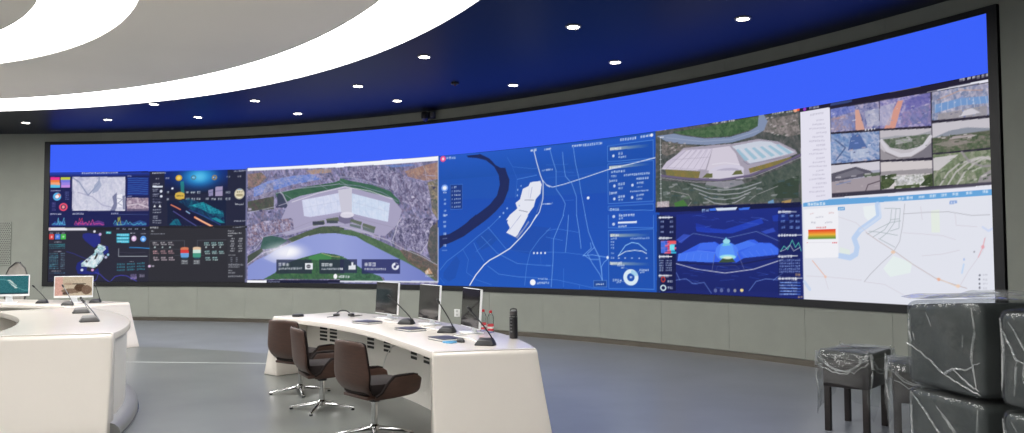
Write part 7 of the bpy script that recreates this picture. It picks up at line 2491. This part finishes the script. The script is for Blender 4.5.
# ------------------------------------------------------------------ mesh chair behind the farthest console
t = empty('office_chair', (-9.78, 15.55, 0), 'grey mesh-backed office chair behind the teal monitor', 'chair', rz=math.radians(150))
P = [[(0.43 * u * math.sqrt(max(0.02, 1 - v ** 4)) * (0.7 + 0.3 * min(1, v * 2)), -0.22 - 0.05 * v + 0.05 * u * u, 0.55 + 0.85 * v) for u in np.linspace(-1, 1, 9)] for v in np.linspace(0, 1, 9)]
g = Geo(); g.grid(P); obj('mesh_back', g, M_NET, t, solid=0.004)
rim = [P[0][j] for j in range(9)] + [P[i][8] for i in range(1, 9)] + [P[8][j] for j in range(7, -1, -1)] + [P[i][0] for i in range(7, 0, -1)]
g = Geo(); g.tube(rim + [rim[0]], 0.014, 6); obj('back_frame', g, M_GREYPL, t)
g = Geo(); g.box((0, 0.03, 0.47), (0.48, 0.46, 0.07)); obj('seat', g, M_MESH, t, bevel=0.025)
g = Geo(); g.tube([(0, -0.05, 0.44), (0, -0.26, 0.47), (0, -0.27, 0.62)], 0.022, 8); obj('back_bracket', g, M_GREYPL, t)
g = Geo(); g.lathe([(0.03, 0.06), (0.03, 0.44)], 14); obj('column', g, M_GREYPL, t)
for k in range(5):
    a = 2 * PI * k / 5
    g = Geo(); g.tube([(0, 0, 0.09), (0.3 * math.cos(a), 0.3 * math.sin(a), 0.06)], [0.025, 0.016], 8)
    lg = obj('leg', g, M_GREYPL, t)
    g = Geo(); g.lathe([(0.028, -0.012), (0.028, 0.012)], 12); 
    g.v = [(0.3 * math.cos(a) + q[2] * math.sin(a), 0.3 * math.sin(a) - q[2] * math.cos(a) , 0.028 + q[1]) if False else (0.3 * math.cos(a) + q[0] * math.cos(a) - q[2] * math.sin(a), 0.3 * math.sin(a) + q[0] * math.sin(a) + q[2] * math.cos(a), 0.029 + q[1]) for q in g.v]
    obj('caster', g, M_BLACK, lg)

# ------------------------------------------------------------------ film-wrapped cubes and stools
def crumpled_shell(fn, nu, nv, amp, seed):
    """closed crumpled surface over a superellipsoid-like box"""
    rs = np.random.RandomState(seed)
    K = rs.normal(size=(14, 3)) * 9
    ph = rs.rand(14) * 6.28
    P = []
    for i in range(nv + 1):
        row = []
        for j in range(nu + 1):
            p = np.array(fn(j / nu, i / nv))
            d = (np.abs(np.sin(K @ p + ph)) - 0.5).sum() / 14 * amp * 2
            row.append(p * (1 + d))
        P.append(row)
    return P
def cube_fn(hx, hy, hz, e=0.22):
    def sp(c): return np.sign(c) * abs(c) ** e
    def fn(u, v):
        a, b = 2 * PI * u, PI * (v - 0.5)
        cb = sp(math.cos(b)) if abs(math.cos(b)) > 1e-6 else 0
        return (hx * cb * sp(math.cos(a)), hy * cb * sp(math.sin(a)), hz * sp(math.sin(b)))
    return fn
BA = np.array([2.835, 5.86]); BF = np.array([0.16, -0.987]); BD = np.array([0.987, 0.16])
def wrapped_cube(k, z0, h, label, seed, folds, dtop=0.0, w=0.76, depth=0.74, off=0.0):
    c = BA + BF * (k * 0.88 + w / 2) + BD * (depth / 2 + off)
    t = empty('wrapped_seat_cube', (c[0], c[1], z0), label, 'seat cube', 'plastic-wrapped seat cubes', rz=math.atan2(BF[1], BF[0]))
    g = Geo()
    x, y = w / 2 - 0.02, depth / 2 - 0.02
    V = [(sx * x, sy * y, z + (dtop * (0.5 + 0.5 * sx) if z > 0.3 else 0)) for z in (0.012, h - 0.03) for sx, sy in ((-1, -1), (1, -1), (1, 1), (-1, 1))]
    g.add(V, [(3, 2, 1, 0), (4, 5, 6, 7), (0, 1, 5, 4), (1, 2, 6, 5), (2, 3, 7, 6), (3, 0, 4, 7)])
    obj('cushion_body', g, M_CHAR, t, bevel=0.045, seg=4)
    P = crumpled_shell(cube_fn(w / 2, depth / 2, h / 2, 0.16), 72, 44, 0.012, seed)
    P = [[(p[0], p[1], p[2] + h / 2 + dtop * (0.5 + p[0] / w) * max(0, p[2] / h + 0.5)) for p in r] for r in P]
    P = [[(p[0], p[1], max(0.004, p[2])) for p in r] for r in P]
    g = Geo(); g.grid(P)
    fw = obj('film_wrap', g, M_FILM, t, label='crumpled clear plastic film')
    # gathered folds of the film on the two long faces and the near end; u along the face, v down from the top
    rs = np.random.RandomState(seed)
    for face in (-1, 1):
        for line, rad in folds:
            pts = []
            P2 = [np.array(p, float) for p in line]
            for p, q in zip(P2[:-1], P2[1:]):
                for s in np.linspace(0, 1, 6, endpoint=False):
                    pts.append(p + (q - p) * s)
            pts.append(P2[-1])
            g = Geo()
            m_ = len(pts)
            g.tube([((p[0] - 0.5) * (w - 0.04), face * (depth / 2 - 0.006) + 0.003 * face * rs.rand(), 0.02 + (1 - p[1]) * (h - 0.05) + 0.004 * rs.randn() + dtop * p[0] * (1 - p[1])) for p in pts],
                   [0.7 * rad * (0.35 + 0.65 * math.sin(PI * min(1, (i + 0.6) / m_))) for i in range(m_)], 6)
            obj('film_fold', g, M_FOLD, fw)
    return t
FOLD_A = [(((0.0, 0.50), (0.25, 0.62), (0.54, 0.82), (0.66, 0.74), (0.82, 0.73), (1.0, 0.62)), 0.011), (((0.54, 0.82), (0.75, 0.90), (1.0, 0.97)), 0.009),
          (((0.66, 0.75), (0.86, 0.88), (0.98, 0.93)), 0.008), (((0.30, 0.10), (0.36, 0.22), (0.38, 0.28)), 0.006), (((0.92, 0.06), (0.95, 0.3), (0.90, 0.6), (0.95, 0.9)), 0.012),
          (((0.06, 0.08), (0.05, 0.35), (0.08, 0.48)), 0.009), (((0.80, 0.35), (0.79, 0.48)), 0.005), (((0.10, 0.36), (0.13, 0.46)), 0.006)]
FOLD_B = [(((0.04, 0.02), (0.2, 0.16), (0.38, 0.38), (0.6, 0.6), (0.9, 0.9)), 0.011), (((0.42, 0.12), (0.6, 0.34), (0.74, 0.5)), 0.006), (((0.05, 0.05), (0.06, 0.5), (0.05, 0.95)), 0.012),
          (((0.96, 0.05), (0.94, 0.4), (0.97, 0.8)), 0.012), (((0.5, 0.2), (0.8, 0.5), (0.95, 0.75)), 0.007)]
FOLD_C = [(((0.03, 0.06), (0.06, 0.4), (0.03, 0.85)), 0.013), (((0.06, 0.2), (0.2, 0.5), (0.16, 0.9)), 0.011), (((0.12, 0.08), (0.3, 0.4), (0.26, 0.7), (0.4, 0.95)), 0.010), (((0.2, 0.5), (0.5, 0.62), (0.9, 0.85)), 0.010), (((0.3, 0.1), (0.5, 0.4), (0.9, 0.5)), 0.008)]
wrapped_cube(0, 0.0, 0.592, 'charcoal seat cube in clear film, underneath, on the wrapped-stool side of the stack', 3, FOLD_B)
wrapped_cube(1, 0.0, 0.592, 'charcoal seat cube in clear film, underneath, on the side away from the stools', 4, FOLD_C)
wrapped_cube(0, 0.598, 0.60, 'charcoal seat cube in clear film, on top, next to the wrapped stools', 5, FOLD_A, dtop=0.045)
wrapped_cube(1, 0.598, 0.60, 'charcoal seat cube in clear film, on top, cut by the right picture edge', 6, FOLD_C, dtop=0.03)
c = BA + BF * 0.85 + BD * 0.42
P = []
rs = np.random.RandomState(12)
K = rs.normal(size=(10, 2)) * 5; ph = rs.rand(10) * 6.28
for i in range(25):
    row = []
    for j in range(49):
        f_, d_ = -0.01 + 1.66 * j / 48, -0.01 + 0.78 * i / 24
        q = BA + BF * f_ + BD * d_
        row.append((q[0], q[1], 1.225 + 0.03 * min(1, f_ / 0.8) + 0.045 * d_ + 0.006 * np.sin(K @ np.array([f_, d_]) * 2 + ph).sum() / 2))
    P.append(row)
g = Geo(); g.grid(P)
obj('plastic_sheet', g, M_SHEET, label='loose clear plastic sheet spread over the top seat cubes', cat='plastic sheet', loc=(c[0], c[1], 1.22))

def wrapped_stool(c, rz, label, w=0.40, d=0.56, seed=1, hh=0.69):
    t = empty('wrapped_stool', (c[0], c[1], 0), label, 'stool', 'plastic-wrapped wooden stools', rz=rz)
    for sx in (-1, 1):
        for sy in (-1, 1):
            g = Geo(); g.box((sx * (w / 2 - 0.03), sy * (d / 2 - 0.03), 0.2), (0.05, 0.05, 0.4)); obj('leg', g, M_WOOD, t, bevel=0.004)
    g = Geo(); g.box((0, 0, 0.50), (w, d, 0.24)); obj('apron', g, M_WOOD, t, bevel=0.01)
    g = Geo(); g.box((0, 0, 0.65), (w + 0.05, d + 0.05, 0.07)); obj('seat', g, M_CHAR, t, bevel=0.025, seg=3)
    # film draped over the top, hanging down the sides
    rs = np.random.RandomState(seed)
    P = []
    n = 80
    prof = [(0.0, 0.004), (0.5, 0.004), (0.9, 0.006), (1.02, 0.0), (1.08, -0.03), (1.10, -0.10), (1.12, -0.20), (1.10, -0.30), (1.13, -0.42)]
    kk = rs.rand(6) * 6.28
    for q, (k, dz) in enumerate(prof):
        row = []
        for j in range(n + 1):
            a = 2 * PI * j / n
            ca, sa = math.cos(a), math.sin(a)
            e = 0.25
            x = (w / 2 + 0.03) * np.sign(ca) * abs(ca) ** e; y = (d / 2 + 0.03) * np.sign(sa) * abs(sa) ** e
            rip = (0.016 * math.sin(9 * a + kk[0]) + 0.012 * math.sin(17 * a + kk[1])) * (q / 8)
            hem = dz * (1 + 0.35 * math.sin(3 * a + kk[2]) * (q > 5))
            row.append((x * (k + rip), y * (k + rip), hh + 0.004 + hem + 0.006 * math.sin(6 * a + kk[3] + q)))
        P.append(row)
    g = Geo(); g.grid(P); fw = obj('film_wrap', g, M_FILM2, t, label='hanging clear plastic film')
    for sx, sy in ((-1, 0), (0, -1), (1, 0), (0, 1)):
        for drop, rad, z0 in ((0.13, 0.007, 0.66), (0.09, 0.005, 0.60), (0.16, 0.004, 0.69)):
            g = Geo()
            pts = []
            for q in np.linspace(-1, 1, 15):
                x = sx * (w / 2 + 0.045) + (q * (w / 2 + 0.02) if sx == 0 else 0)
                y = sy * (d / 2 + 0.045) + (q * (d / 2 + 0.02) if sy == 0 else 0)
                pts.append((x, y, z0 - drop * (1 - q * q) + 0.02 * q + 0.006 * rs.randn()))
            g.tube(pts, rad, 6)
            obj('film_fold', g, M_FOLD, fw)
    for sx, sy in ((-1, -1), (1, -1), (1, 1), (-1, 1)):
        g = Geo()
        g.tube([(sx * (w / 2 + 0.035 + 0.012 * math.sin(4 * q)), sy * (d / 2 + 0.035), 0.69 - 0.34 * q) for q in np.linspace(0, 1, 9)], [0.012, 0.011, 0.01, 0.008, 0.009, 0.007, 0.006, 0.006, 0.004], 6)
        obj('film_fold', g, M_FOLD, fw)
    return t
wrapped_stool((3.03, 7.15), -0.715, 'dark wooden stool under clear film, standing free of the cube stack', seed=2, w=0.38, d=0.56)
wrapped_stool((3.21, 6.38), -0.42, 'dark wooden stool under clear film, half hidden behind the cube stack', seed=5, w=0.40, d=0.42)
